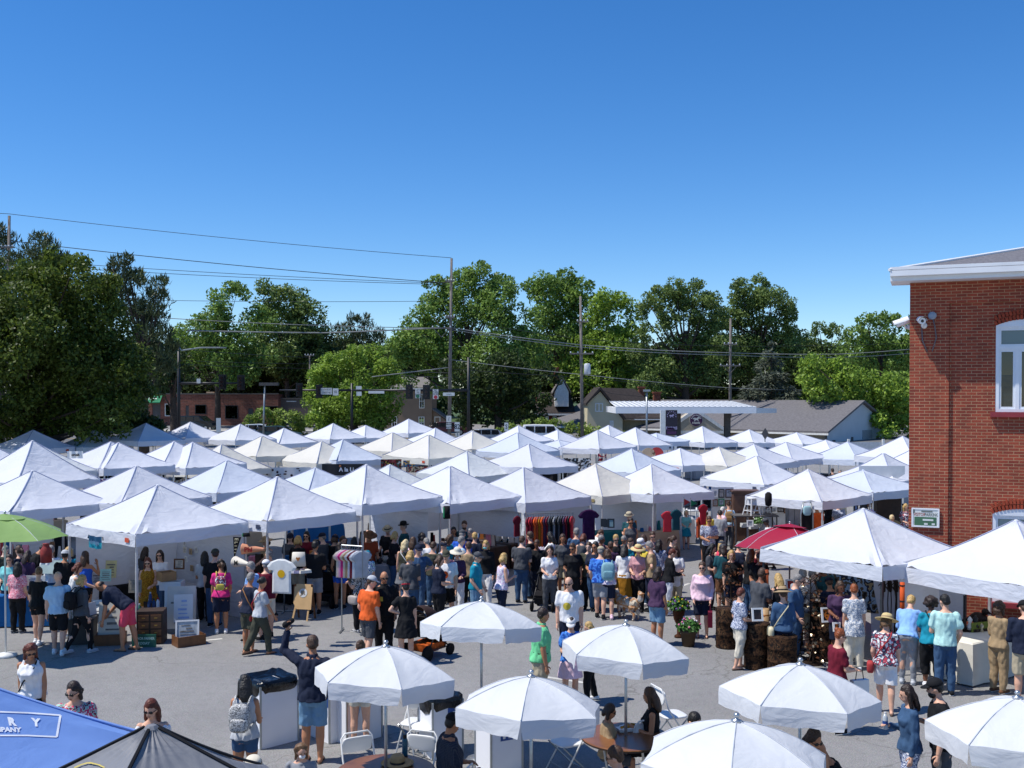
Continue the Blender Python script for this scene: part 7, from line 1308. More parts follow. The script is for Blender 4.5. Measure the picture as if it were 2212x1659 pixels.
for i in range(6): sheet_('white mounted print standing in the dark bin', p+Vector((-.12+.05*i, .1+.05*i, .5)), .34, .30+.02*(i % 3), 70, 8, M_PAPERW if i % 2 else M_PAPER, False)
p = gp('1', 1280, 1420); cab = item('drawer_cabinet', 'dark wooden drawer cabinet with brass pulls behind the green sign', 'cabinet', p+Vector((0, .32, 0)), R(8), [('carcass', MBx(('box', (0, 0, .36), (.56, .45, .72))), M_WOODD)])
for i in range(4): d_ = MBx(('box', (-.13, -.235, .1+.16*i), (.22, .03, .13)), ('box', (.13, -.235, .1+.16*i), (.22, .03, .13))).build('drawer', M_WOOD, cab); MBx(('box', (-.13, -.256, .1+.16*i), (.06, .014, .02)), ('box', (.13, -.256, .1+.16*i), (.06, .014, .02))).build('pull', pm('brass', 'a88a4a', .35, .8), d_)
p = gp('1', 1250, 1436); D_ = p.y; w_ = sz(212, '1', D_); h_ = sz(112, '1', D_); sg = item('honor_sign', 'green painted board reading honor farmer today on the ground', 'sign', p, 0, [('board', MBx(('box', (0, .03, h_/2), (w_, .03, h_))), pm('dark green sign paint', '1d5a46', .5))]); m = MB(); lettering(m, 'HONOR FARMER', h_*.27, (0, .008, h_*.68), (1, 0, 0), (0, 0, 1), .003, .82); lettering(m, 'TODAY', h_*.27, (0, .008, h_*.3), (1, 0, 0), (0, 0, 1), .003, 1); m.build('lettering', pm('pale green lettering', 'a9c8b8', .6), sg)
D_ = 26.6; p = gnd(at('1', 1095, 780, D_)); bc = thing('bookcase', 'brown wooden bookcase with red books under map seller tent', 'bookcase', p, R(-4)); Hb = at('1', 1095, 545, D_).z - p.z
MBx(('box', (-.33, 0, Hb/2), (.04, .3, Hb)), ('box', (.33, 0, Hb/2), (.04, .3, Hb)), ('box', (0, .14, Hb/2), (.62, .02, Hb))).build('case', M_WOOD, bc)
for i in range(5): MBx(('box', (0, -.01, .12+(Hb-.16)*i/4), (.618, .28, .03))).build('shelf', M_WOOD, bc)
bkm = [pm('red book cloth', '8a2a2a', .8), pm('dark book cloth', '2a2018', .8), pm('brown book leather', '5a3420', .7)]; q = random.Random(3)
for sh in (2, 3):
    x = -.27
    for i in range(8): w_ = q.uniform(.03, .05); h_ = q.uniform(.2, .27); o = MBx(('box', (0, 0, h_/2), (w_*.94, .18, h_))).build('book', bkm[(i < 4)*0 + (i >= 4)*1 + (i == 7)], None, False, p+Vector((x+w_/2, -.04, .137+(Hb-.16)*sh/4))); tag(o, 'old red book on the bookcase shelf' if i < 4 else 'old dark book on the bookcase shelf', 'book', 'old red books' if i < 4 else 'old dark books'); x += w_
t1 = table('dark stall table in front of bookcase stacked with prints', gp('1', 830, 1180)+Vector((0, .5, 0)), R(30), 1.6, .7, .72, M_CLOTHK); table('stall table at the rear of the map tent', gnd(at('1', 1560, 860, 25.6)), R(-40), 1.5, .6, .74, M_CLOTHG); table('blue clothed table behind the bun haired woman', gp('1', 230, 1250)+Vector((0, .2, 0)), R(8), 1.3, .6, .74, M_CLOTHB)
shl = [(770, 870, 600, 720, 26.3), (860, 960, 610, 740, 26.2), (915, 1010, 680, 830, 25.4), (870, 965, 755, 860, 24.8), (800, 900, 790, 880, 25), (1280, 1340, 560, 650, 26.6)]
for i, a in enumerate(shl): sheet_px(('cream poster leaning at the tent wall', 'pale poster beside the bookcase', 'yellow and red diagram poster on clip', 'mint green card with dark figure', 'low cream poster behind blue topped woman', 'grey sheet behind the vendor hair')[i], '1', *a, tilt=10, rz=-6+4*i, mt=[M_PAPER, M_PAPERW, pm('yellowed poster', 'd8cf9a', .9), pm('mint card', 'a8cfc4', .9), M_PAPERW, M_PAPER][i])
for i, (x, y) in enumerate(((1590, 500), (1625, 500), (1665, 510), (1700, 505), (1590, 560), (1640, 575), (1690, 560), (1740, 570), (1790, 590), (1600, 640), (1660, 650), (1720, 640), (1780, 660), (1830, 680), (1650, 720), (1710, 730))): sheet_px('small vintage card pinned to the white tent wall', '1', x, x+38, y, y+52, 26.7-.05*i % .5, tilt=0, rz=-35, mt=[M_PAPERW, M_PAPER, pm('sepia card', 'b59a78', .9)][i % 3], group='small cards on tent wall')
sheet_px('square dark print standing on its corner behind bending man', '1', 1120, 1230, 850, 960, 23.6, tilt=8, rz=6, mt=pm('sepia print', '8f887a', .9, 0, .3, 8)); sheet_px('open print tray on the stall table with grey landscape', '1', 800, 970, 1010, 1140, 23.2, tilt=35, rz=14, mt=M_PAPERW); sheet_px('framed portrait in a wooden box on the rear table', '1', 1520, 1600, 670, 750, 25.4, tilt=6, mt=M_PAPER, frame=M_WOOD)
for i, (x, y, L) in enumerate(((1500, 930, .5), (1310, 1100, .3), (1450, 850, .35))): crate(('box of prints in plastic sleeves behind the white blouse', 'small dark tray of water bottles by the cabinet', 'cardboard box on the rear table')[i], at('1', x, y, 24.2), L, .3, .2, R(20*i), [M_PAPERW, M_WOODD, pm('cardboard', 'a9835a', .9)][i])
M_WB = [pm('navy steel bottle', '1e3a6a', .3), pm('green plastic bottle', '3a7a5a', .4), pm('white bottle', 'd8dade', .4)]
for i, (x, y) in enumerate(((1215, 1150), (1300, 1110), (1340, 1105), (1375, 1100), (1310, 1050))): p = at('1', x, y, 23.6); item('water_bottle', ('slim green bottle at the cabinet edge', 'navy bottle in the tray, frontmost', 'navy bottle in the tray, middle', 'red capped bottle in the tray', 'silver topped bottle behind the tray')[i], 'bottle', p, 0, [('vessel', MBx(('lathe', [(.035, 0), (.038, .02), (.038, .17), (.02, .2), (.016, .22)], 10)), M_WB[(1, 0, 0, 2, 0)[i]]), ('cap', MBx(('lathe', [(.02, .22), (.02, .25)], 10)), (M_INS, M_INS, M_BLACK, PINKS[2], M_INS)[i])], 'bottles on the map stall')
P = at('1', 842, 515, 23.3); bn = thing('tied_banner', 'teal and navy fabric banner tied to the map tent valance', 'banner', P, R(-38)); wv = sz(190, '1', 23.9)*1.15; hv = sz(105, '1', 23.9); m = MB(); n = 12; vs = [((-.5+i/n)*wv*(1-.06*j/4), -.03-.02*sin(i*1.1), (.5-j/4)*hv - .02*sin(pi*i/n)) for j in range(5) for i in range(n+1)]; m.add(vs, [(j*(n+1)+i, (j+1)*(n+1)+i, (j+1)*(n+1)+i+1, j*(n+1)+i+1) for j in range(4) for i in range(n)], 0); m.m = [0 if j < 2 else 1 for j in range(4) for i in range(n)]; m.build('cloth', [pm('navy teal banner', '1d4e70', .8, 0, .15, 5), pm('bright teal banner', '1f8aa0', .8, 0, .25, 6)], bn, True)
m = MB(); lettering(m, 'vintage', hv*.5, (0, -.06, -.01), (1, 0, 0), (0, 0, 1), .004); m.build('lettering', pm('faded blue lettering', '5a7a9a', .8), bn)
for sg_ in (-1, 1): MBx(('tube', [(sg_*wv*.5, -.02, hv*.48), (sg_*wv*.54, -.03, hv*.2), (sg_*wv*.56, -.03, hv*.3)], .012, 5)).build('tie', M_CLOTHK, bn)
P = at('1', 2065, 475, 24.4); D_ = 24.4; w_, h_ = sz(75, '1', D_), sz(195, '1', D_); pn = thing('pennant', 'black felt pennant with cream letters hanging point down', 'pennant', P, R(-10)); m = MBx(('poly', [(-w_/2, 0, 0), (w_/2, 0, 0), (-w_*.4, 0, -h_)], (0, .01, 0))); m.build('felt', M_CLOTHK, pn); m = MB()
for i, ch in enumerate('ELITE'): lettering(m, ch, w_*(.62-.09*i), (-w_*.08-w_*.05*i, -.006, -h_*(.10+.15*i)), (0, 0, -1), (1, 0, 0), .002)
m.build('lettering', pm('cream felt', 'd8cfa8', .9), pn)
def megaphone(label, P, rz, ml, txt, tm): Q = thing('paper_megaphone', label, 'megaphone', P, rz, 'old paper megaphones'); m = MB(); m.M = Matrix.Rotation(pi/2, 4, 'Y'); m.lathe([(.13, -.26), (.125, -.24), (.035, .24), (.04, .27)], 16); m.build('cone', ml, Q, True); m = MB(); lettering(m, txt, .15, (-.08, -.115, .0), (1, .25, 0), (0, 0, 1), .006); m.build('lettering', tm, Q); return Q
megaphone('orange paper megaphone held up with red lettering', at('2', 215, 580, 24.2), R(-6), pm('faded orange card', 'c98a6a', .8), 'Phi', pm('red lettering', 'b8282a', .7)); megaphone('cream paper megaphone with black emblem leaning at tent leg', at('2', 118, 700, 24.0), R(-40), M_PAPER, 'M', M_BLACK)
def garment(label, P, rz, mt, w_=.5, h_=.68, sl=.16, name='hanging_garment', group=None, disc=None, th=.07, dress=0):
    o = thing(name, label, 'garment', P, rz, group); m = MB(); out = [(-.18*w_, 0), (-.5*w_, -.06), (-.5*w_-sl, -.06-sl*1.1), (-.5*w_-sl*.55, -.12-sl*1.2), (-.42*w_, -.24), (-.44*w_-dress, -h_), (.44*w_+dress, -h_), (.42*w_, -.24), (.5*w_+sl*.55, -.12-sl*1.2), (.5*w_+sl, -.06-sl*1.1), (.5*w_, -.06), (.18*w_, 0)]
    cx = [(0, -.03)]+[]; n = len(out); fr = [Vector((x, -th*.2, z)) for x, z in out]; fm = [Vector((x*.8, -th/2, z*.92-.02)) for x, z in out]; bm_ = [Vector((x*.8, th/2, z*.92-.02)) for x, z in out]
    m.add(fm+fr+bm_, [tuple(range(n))] + [(i, n+i, n+(i+1) % n, (i+1) % n) for i in range(n)] + [(n+i, 2*n+i, 2*n+(i+1) % n, n+(i+1) % n) for i in range(n)] + [tuple(range(2*n, 3*n))[::-1]]); m.build('garment', mt, o)
    MBx(('tube', [(-.18, 0, -.05), (0, 0, .02), (.18, 0, -.05)], .008, 5), ('tube', [(0, 0, .02), (.02, 0, .07), (0, 0, .1), (-.02, 0, .07)], .004, 4)).build('hanger', M_GALV, o)
    if disc: m = MB(); m.M = Matrix.Translation((0, -th/2-.004, -h_*.42)) @ Matrix.Rotation(pi/2, 4, 'X'); m.lathe([(.085, 0), (.085, .004)], 16); m.build('print_disc', disc, o)
    return o
P = at('2', 465, 668, 21.8); garment('white tee with yellow sun print hanging at stall corner', P, R(-14), pm('white cotton', 'dcdcd8', .9), .50, .72, .09, 'hanging_tee', disc=pm('sun yellow print', 'd8a818', .8))
p = gp('2', 482, 1130); item('garment_stand', 'white tube garment stand under the hanging sun tee', 'stand', Vector((p.x, p.y+.05, 0)), 0, [('frame_tube', MBx(('tube', [(0, 0, 0), (0, 0, 1.75), (.02, 0, 1.82), (-.05, 0, 1.84), (-.3, .05, 1.8)], .02, 8), ('tube', [(-.35, 0, .02), (.35, 0, .02)], .018, 6), ('tube', [(0, -.3, .02), (0, .3, .02)], .018, 6)), M_GALV)])
p = gp('2', 630, 1208); af = thing('sandwich_board', 'birch ply easel sign with round white monogram by the aisle', 'sign', p, R(-12)); Ht = .88; Wt_ = .46
m = MB(); Q = Matrix.Rotation(R(-12), 4, 'X'); m.M = Q; m.poly([(-Wt_/2, 0, .42), (-Wt_*.3, 0, .28), (Wt_/2, 0, .28), (Wt_/2, 0, Ht), (-Wt_/2, 0, Ht)], (0, .02, 0)); m.build('panel', M_WOODL, af); m = MB(); m.M = Q; m.box((-Wt_/2+.03, .03, .2), (.04, .03, .4), 0, 0, 0, .16); m.box((Wt_/2-.08, .03, .14), (.04, .03, .28), 0, 0, 0, .04); m.build('leg', M_WOODL, af); m = MB(); m.M = Matrix.Translation((.0, .37, 0)) @ Matrix.Rotation(R(13), 4, 'X'); m.box((Wt_/2-.02, 0, Ht/2), (.04, .03, Ht)); m.box((-Wt_/2+.02, 0, Ht/2), (.04, .03, Ht)); m.build('rear_leg', M_WOOD, af)
m = MB(); m.M = Q @ Matrix.Translation((0, -.004, Ht*.76)) @ Matrix.Rotation(pi/2, 4, 'X'); m.lathe([(.105, -.002), (.105, .002)], 22); dk = m.build('disc', M_PAPERW, af); m = MB(); lettering(m, 'JR', .13, (Q @ Vector((0, -.010, Ht*.76))), (1, 0, 0), Q.to_3x3() @ Vector((0, 0, 1)), .006); m.build('lettering', pm('bronze lettering', '8a7a60', .6), dk)
table('tan clothed table beside the sun tee', gp('2', 610, 1010)+Vector((.1, .6, 0)), R(40), 1.5, .75, .76, M_CLOTHT); P = at('2', 610, 720, 22.6); item('tote_bag', 'cream tote bag with orange heart standing on tan table', 'bag', P, 0, [('bag', MBx(('box', (0, 0, .13), (.3, .12, .3), 0, 0, 0, 0, .85)), M_PAPER), ('heart', MBx(('poly', [(-.05, -.063, .16), (0, -.063, .09), (.05, -.063, .16), (.025, -.063, .19), (0, -.063, .165), (-.025, -.063, .19)], (0, -.006, 0))), PINKS[3])])
for i in range(3): item('folded_cloth', 'pale folded cloth on the tan table', 'cloth', at('2', 570+45*i, 785, 22.3), .3*i, [('fold', MBx(('box', (0, 0, .03), (.26, .2, .06), 0, 0, 0, 0, .92)), [M_PAPERW, pm('lilac linen', 'c8bcd0', .9), M_PAPER][i])], 'folded cloths')
item('camping_chair', 'navy folding camp chair deep inside the second tent', 'chair', gnd(at('2', 850, 560, 31)), .4, [('seat', MBx(('box', (0, 0, .45), (.55, .5, .03))), pm('navy canvas', '1d2c58', .8)), ('backrest', MBx(('box', (0, .25, .75), (.58, .04, .55), 0, 0, -.15)), pm('navy canvas', '1d2c58', .8)), ('frame_tube', MBx(*[('tube', [(a*.26, b*.24, 0), (-a*.26, b*.24, .45)], .012, 5) for a in (-1, 1) for b in (-1, 1)], *[('tube', [(a*.28, .24, .4), (a*.3, .3, 1.02)], .012, 5) for a in (-1, 1)]), M_BLACK)])
def rail(label, c, x0, x1, y, D, cols, rz=0, h_=.85, glab='garment'):
    A, B = at(c, x0, y, D), at(c, x1, y, D-(x1-x0)/CROP[c][2]*D/F*math.tan(R(-rz))); g = gz(A.y); d = B-A; L = d.length
    item('clothes_rail', label, 'rail', Vector((A.x, A.y, g)), 0, [('bar', MBx(('tube', [(0, 0, A.z-g), (d.x, d.y, A.z-g)], .015, 6)), M_GALV)] + [('post', MBx(('tube', [(d.x*k, d.y*k, .02), (d.x*k, d.y*k, A.z-g)], .015, 6), ('tube', [(d.x*k-.02, d.y*k-.25, .03), (d.x*k, d.y*k+.25, .03)], .015, 6)), M_GALV) for k in (0, 1)], 'clothes rails')
    n = len(cols); first = None
    for i, cc in enumerate(cols): P = A + d*((i+.5)/n); garment(glab.format(cc), Vector((P.x, P.y, A.z-.1)), math.atan2(d.y, d.x)+R(62), pm(cc+' knit', PAL[cc], .9, 0, .15, 6), .42, h_, .06, group='garments on '+glab.format('').strip(), th=.07)
rail('rail of autumn coloured clothes inside the front tent', '3', 610, 1010, 270, 29.5, ['maroon', 'red', 'maroon', 'orange', 'rust', 'ochre', 'orange', 'purple', 'maroon', 'dgrey', 'black', 'grey', 'black', 'dgrey', 'black', 'purple', 'maroon', 'black', 'red'], 12, glab='{} garment hanging on the autumn rail')
rail('slanted rail of pastel tops behind blue shorts', '2', 985, 1165, 545, 23.8, ['cream', 'lpink', 'pink', 'cream', 'tan', 'white', 'maroon', 'white', 'lgrey'], -25, .62, '{} top hanging on the pastel rail')
garment('deep purple kimono hanging from the front tent frame', at('3', 1145, 235, 29), .2, pm('plum velvet', '3a1840', .9, 0, .3, 9), .42, .85, .10, 'hanging_kimono')
for i, (x, y, cc) in enumerate(((1830, 250, 'red'), (1905, 235, 'dteal'), (2140, 190, 'red'), (520, 290, 'maroon'), (2100, 300, 'rust'))): garment(('red coat hanging at the aisle stall', 'dark teal dress hanging beside red coat', 'crimson dress hanging by the yellow shirted man', 'maroon wrap at the front tent edge', 'rust top below the crimson dress')[i], at('3', x, y, 30), .3*i, pm(cc+' knit', PAL[cc], .9, 0, .15, 6), .28, .6, .05, 'hanging_dress', 'dresses at aisle stalls')
def flag(label, P, c): return item('small_flag', label, 'flag', P, .3, [('cloth', MBx(('poly', [(0, 0, 0), (.2, 0, -.1), (0, 0, -.2)], (0, .008, 0))), c), ('pole', MBx(('tube', [(0, .004, .05), (0, .004, -.5)], .008, 5)), M_GALV)], 'little flags')
flag('little red flag under the aisle tent', at('3', 1975, 140, 29), PINKS[2]); flag('little green and black flag under the aisle tent', at('3', 2035, 150, 29), M_GRN)
table('round ended table under grey cloth with pottery', gp('2', 1385, 985)+Vector((0, .5, 0)), R(4), 1.15, .8, .80, M_CLOTHG); q = random.Random(5); PT = [pm('dark glazed pottery', '2c2c30', .3), pm('grey glazed pottery', '8a8c8c', .35), pm('cream pottery', 'c8c0b0', .5)]
pp = gp('2', 1385, 985)
for i in range(14): r = q.uniform(.05, .09); item('pottery_jar', ('dark glazed jar on the pottery table', 'grey glazed jar on the pottery table', 'cream jar on the pottery table')[i % 3], 'jar', pp+Vector((-.48+.075*i, .28+.42*((i*5) % 7)/7, .815)), 0, [('vessel', MBx(('lathe', [(r*.6, 0), (r, r*.7), (r*.9, r*1.5), (r*.5, r*1.9), (r*.6, r*2.1)], 12)), PT[i % 3])], ('dark jars', 'grey jars', 'cream jars')[i % 3])
table('teal clothed jewellery table under the front tent', gp('3', 480, 720)+Vector((.1, .3, 0)), R(48), 1.3, .6, .76, M_CLOTHTL); table('long black table at the jewellery stall', gp('3', 1330, 640)+Vector((0, .4, 0)), R(10), 1.6, .6, .78, M_CLOTHTL)
for i, (x, y) in enumerate(((1275, 365), (1300, 370), (1340, 370))): sheet_px(('black necklace bust card beside kimono', 'second black bust card near the mirror', 'framed mirror on the jewellery table')[i], '3', x-25, x+25, y-50, y+20, 28.5, tilt=8, mt=M_BLACK if i < 2 else M_GLASSP, frame=None if i < 2 else M_BLACK, ink=False)
table('grey counter table behind the girl in aqua', gp('3', 1880, 530)+Vector((0, .3, 0)), R(-6), 1.5, .6, .9, M_CLOTHG)
p = gp('4', 60, 510); item('white_rack', 'white slatted display rack beside the girl in aqua', 'rack', p+Vector((0, .2, 0)), .2, [('frame_tube', MBx(*[('box', (x, y, .6), (.05, .05, 1.2)) for x in (-.25, .25) for y in (-.15, .15)], *[('box', (0, 0, .15+.32*i), (.5, .3, .03)) for i in range(4)]), M_PLW)])
D0 = 37.2
for (x0, x1, nm) in ((430, 800, 'white display panel left of the brown wardrobe'), (1240, 1720, 'white display panel behind the grey dresser'), (1900, 2070, 'plain white display panel at the art tent corner')):
    P = gnd(at('i', (x0+x1)/2, 900, D0+.2)); w_ = sz(x1-x0, 'i', D0); item('picture_wall', nm, 'panel', P, 0, [('panel', MBx(('box', (0, 0, 1.05), (w_, .04, 2.1))), pm('white panel board', 'c9ccd0', .8)), ('foot', MBx(('box', (0, 0, .02), (w_*.8, .5, .04))), M_GALV)], 'display panels')
fr_l = [(450, 530, 340, 450), (555, 640, 330, 460), (672, 780, 330, 460), (455, 530, 500, 605), (555, 640, 490, 600), (665, 770, 515, 600), (1240, 1330, 390, 480), (1455, 1580, 370, 450), (1605, 1725, 355, 450), (1755, 1865, 350, 440), (1450, 1575, 480, 600), (1610, 1700, 490, 590), (1440, 1530, 630, 710), (1540, 1640, 635, 700), (1345, 1440, 625, 740), (1650, 1700, 650, 720)]
fm_ = [M_PAPERW, M_BLACK, pm('dark red frame', '3a1418', .5), M_WOOD, M_GRN, M_WOOD]
for i, a in enumerate(fr_l): sheet_px(('pale framed print at top of panel', 'black framed sketch on panel', 'dark red framed lettered print', 'wood framed botanical print', 'green framed botanical print', 'wood framed picture')[i % 6] + ' left of wardrobe' * (i < 6) + (' right of wardrobe, %s row' % ('upper', 'middle', 'lower')[min((i-6)//4, 2)]) * (i >= 6), 'i', *a, D0-.05, tilt=0, frame=fm_[i % 6], mt=[M_PAPERW, M_PAPER][i % 2], ink=True, name='framed_picture', cat='picture', group='framed art on panels')
def furn(name, label, c, x0, x1, y0, y1, D, mt, parts=None, depth=.5, rz=0): P = gnd(at(c, (x0+x1)/2, y1, D)); h_ = at(c, x0, y0, D).z-P.z; w_ = sz(x1-x0, c, D); root = thing(name, label, 'furniture', P, rz); return root, w_, h_
wr_, w_, h_ = furn('wardrobe', 'brown wooden wardrobe with arched doors behind white stools', 'i', 800, 1225, 375, 900, D0-.4, M_WOOD); MBx(('box', (0, .25, h_/2), (w_, .5, h_)), ('box', (0, .22, h_+.03), (w_+.1, .6, .06))).build('carcass', pm('oak brown', '5d4336', .6, 0, .2, 5), wr_)
for s in (-1, 1): d_ = MBx(('box', (s*w_*.25, -.015, h_*.5), (w_*.44, .03, h_*.86))).build('door', pm('oak brown door', '6a4c3c', .6, 0, .2, 5), wr_); m = MB(); n = 9; m.poly([(s*w_*.25 + x*w_*.14, -.032, h_*.3) for x in (-1, 1)] + [(s*w_*.25 + w_*.14*cos(pi*i/n), -.032, h_*.62 + w_*.14*sin(pi*i/n)) for i in range(n+1)], (0, -.012, 0)); m.build('arch_panel', pm('dark oak panel', '4a3228', .6), d_)
def stool(label, c, x, y0, y1, D, w_): P = at(c, x, y1, D); h_ = at(c, x, y0, D).z-P.z; return item('bar_stool', label, 'stool', P, .5, [('seat', MBx(('lathe', [(w_*.45, h_-.05), (w_*.5, h_-.03), (w_*.48, h_)], 18)), M_PLW)] + [('leg', MBx(('tube', [(a*w_*.62, b*w_*.62, 0), (a*w_*.32, b*w_*.32, h_-.04)], .022, 7)), M_PLW) for a in (-1, 1) for b in (-1, 1)] + [('rung', MBx(*[('tube', [(a*w_*k, -b*w_*k, h_*z), (b*w_*k, a*w_*k, h_*z)], .014, 6) for a, b in ((1, 1), (-1, 1), (-1, -1), (1, -1)) for k, z in ((.55, .25), (.45, .6))]), M_PLW)], 'white bar stools')
table('tall grey counter carrying the white stools', gnd(at('i', 1150, 900, 35.5)), 0, 1.5, .7, at('i', 1105, 755, 35.4).z-gz(35.4), None, M_DGREY); stool('white wooden bar stool standing on a table before the wardrobe', 'i', 1105, 465, 755, 35.4, .34); stool('second white stool half hidden by the black bag', 'i', 1290, 465, 755, 35.8, .34)
p = at('i', 1385, 610, 33.6); item('weight_bag', 'black tied bag hanging on the art tent leg', 'bag', p, 0, [('bag', MBx(('lathe', [(.03, 0), (.10, .03), (.12, .22), (.11, .40), (.04, .46)], 12)), M_CLOTHK)], 'tent leg weights')
for i, (c, x, y0, y1, D) in enumerate((('2', 1900, 205, 315, 27.6), ('1', 2145, 440, 470, 24.2))): P = at(c, x, y1, D); h_ = at(c, x, y0, D).z-P.z; item('weight_bag', ('black and green bag strapped to a front tent leg', 'small dark bag at map tent corner')[i], 'bag', P, .4, [('bag', MBx(('box', (0, 0, h_/2), (.16, .12, h_), 0, 0, 0, 0, .9)), M_CLOTHK), ('side_panel', MBx(('box', (-.083, 0, h_/2), (.006, .1, h_*.8))), M_GRN)], 'tent leg weights')
dr_, w_, h_ = furn('dresser', 'tall grey painted dresser holding a wicker basket', 'i', 1720, 1915, 500, 880, 35.2, None); MBx(('box', (0, .2, h_/2+.05), (w_, .4, h_-.1))).build('carcass', pm('grey chalk paint', '85868a', .7), dr_); MBx(('box', (0, .2, h_+.02), (w_+.08, .46, .04))).build('top', M_WOODD, dr_)
for s in (-1, 1): MBx(('box', (s*w_*.24, -.012, h_*.5), (w_*.42, .024, h_*.78))).build('door', pm('grey chalk paint door', '8f9094', .7), dr_); MBx(('tube', [(s*w_*.42, .04, 0), (s*w_*.42, .04, .08)], .03, 6)).build('foot', M_WOODD, dr_)
P = at('i', 1810, 500, 35.1)+Vector((0, .15, .05)); item('wicker_basket', 'tan wicker basket on top of grey dresser', 'basket', P, 0, [('basket_body', MBx(('lathe', [(.2, 0), (.26, .2), (.27, .22), (.22, .2)], 16, (0, 0, 0), 0, 1.2, .7)), pm('wicker', '9a7a5a', .9, 0, .3, 30))])
tb = table('white painted table with flowers and a photo frame', gp('i', 1060, 1220)+Vector((.1, .3, 0)), R(-4), 1.7, .7, .76, None, M_PLW); table('second white table with baskets beside yellow shirt stall', gp('i', 800, 1240)+Vector((0, .9, 0)), R(10), 1.0, .6, .6, None, M_PLW)
sheet_px('grey photo frame on the white table', 'i', 1035, 1125, 850, 945, 32.0, tilt=8, mt=pm('grey photo', '8f979c', .6), ink=False, frame=M_PLW); table('grey table with white boxes by the dresser', gnd(at('i', 1590, 900, 33.5)), .1, 1.2, .6, .95, M_CLOTHG)
for i, (x, y) in enumerate(((1190, 950), (1000, 960), (1120, 985))): crate('small white painted box on a stall table', G('i', x, y, .765), .3, .2, .14, .2*i, M_PLW, 'small white boxes', 'painted_box')
hc, w_, h_ = furn('high_chair', 'grey upholstered chair with pale blue cushion by orange shirted man', 'i', 1930, 2130, 540, 900, 33.6, None); MBx(('tube', [(-w_/2, 0, 0), (-w_/2, 0, h_*.8), (-w_*.3, 0, h_), (w_*.3, 0, h_), (w_/2, 0, h_*.8), (w_/2, 0, 0)], .03, 7)).build('frame_tube', M_GALV, hc, True); MBx(('box', (0, .02, h_*.62), (w_*.84, .05, h_*.42))).build('backrest', M_CLOTHK, hc); MBx(('box', (0, -.2, h_*.35), (w_*.9, .45, .06))).build('seat', M_CLOTHG, hc); m = MB(); superell(m, (0, -.03, h_*.86), (w_*.34, .05, h_*.08), .6); m.build('cushion', pm('pale blue cushion', '9cc4cc', .9), hc, True)
D0 = 37.5; b_, w_, h_ = furn('mobile_bar', 'dark wooden mobile bar with oval tan sign and taps', 'h', 1500, 1910, 1300, 1700, D0, None); MBx(('box', (0, .3, h_/2), (w_, .6, h_))).build('carcass', M_WOODD, b_); MBx(('box', (0, .25, h_+.03), (w_+.15, .8, .06))).build('counter', M_WOODD, b_); m = MB(); m.M = Matrix.Translation((-.02, -.02, h_*.42)) @ Matrix.Rotation(pi/2, 4, 'X'); m.lathe([(.36, 0), (.36, .03)], 26, (0, 0, 0), 0, 1.25, .55); m.build('oval_sign', pm('tan oval board', 'b09468', .7), b_)
for i in range(4): MBx(('lathe', [(.03, h_+.06), (.03, h_+.3), (.05, h_+.34), (.05, h_+.42), (.02, h_+.46)], 8, (-w_*.35+i*w_*.23, .2, 0))).build('tap_handle', M_RUSTD, b_)
m = MB(); n = 14; m.add([(-.8+1.7*i/n, .9, h_+.75 - .35*sin(pi*i/n)*(1-j) + .3*j) for j in (0, 1) for i in range(n+1)], [(i, i+1, n+2+i, n+1+i) for i in range(n)]); tag(m.build('cloth_swag', M_PAPERW, None, True, (b_.location.x, b_.location.y, b_.location.z)), 'white cloth swag draped behind the dark bar', 'cloth')
sheet_px('tan lettered board under the flat roofed tent', 'h', 880, 1110, 1210, 1280, 38.2, tilt=0, mt=M_CLOTHT, name='stall_board', cat='sign'); sheet_px('peach board next to the tan lettered board', 'h', 1115, 1235, 1200, 1290, 38, tilt=0, mt=pm('peach board', 'd0a284', .8), name='stall_board', cat='sign'); table('grey counter in front of peach board', gnd(at('h', 1060, 1500, 35.5)), 0, 1.3, .6, .85, M_CLOTHG); sheet_px('small blue tablet screen on the grey counter', 'h', 1125, 1180, 1445, 1525, 35, tilt=8, mt=pm('light blue panel', '6f98d0', .4), ink=False, frame=M_BLACK, name='display_card', cat='card')
def barrel(label, c, x, y, D, r, h_): return item('rusty_barrel', label, 'barrel', gnd(at(c, x, y, D)), .3*x, [('barrel', MBx(('lathe', [(r, 0), (r*1.03, h_*.02), (r, h_*.05), (r, h_*.32), (r*1.04, h_*.34), (r, h_*.36), (r, h_*.65), (r*1.04, h_*.67), (r, h_*.69), (r*1.03, h_*.98), (r, h_)], 22)), printed('pierced rusty drum', ['0e0a08', '2a1a10', '46301e', '120c08', '5a442e'], 11))], 'rusty drums of the sculptor')
barrel('rusty cut metal drum behind capri wearing woman', '4', 620, 1330, 20.6, .25, .9); barrel('rusty cut metal drum beside lace tunic woman', '4', 1205, 1345, 21.3, .26, .9); barrel('rusty drum beside the bamboo tube, near straw hat woman', '4', 840, 1540, 20.2, .28, .75); barrel('dark rusty drum at the left end of sculpture stall', '4', 360, 1340, 22.3, .24, .85); barrel('rusty drum deeper inside the sculpture tent', '4', 900, 1200, 22.6, .3, .9)
q = random.Random(9)
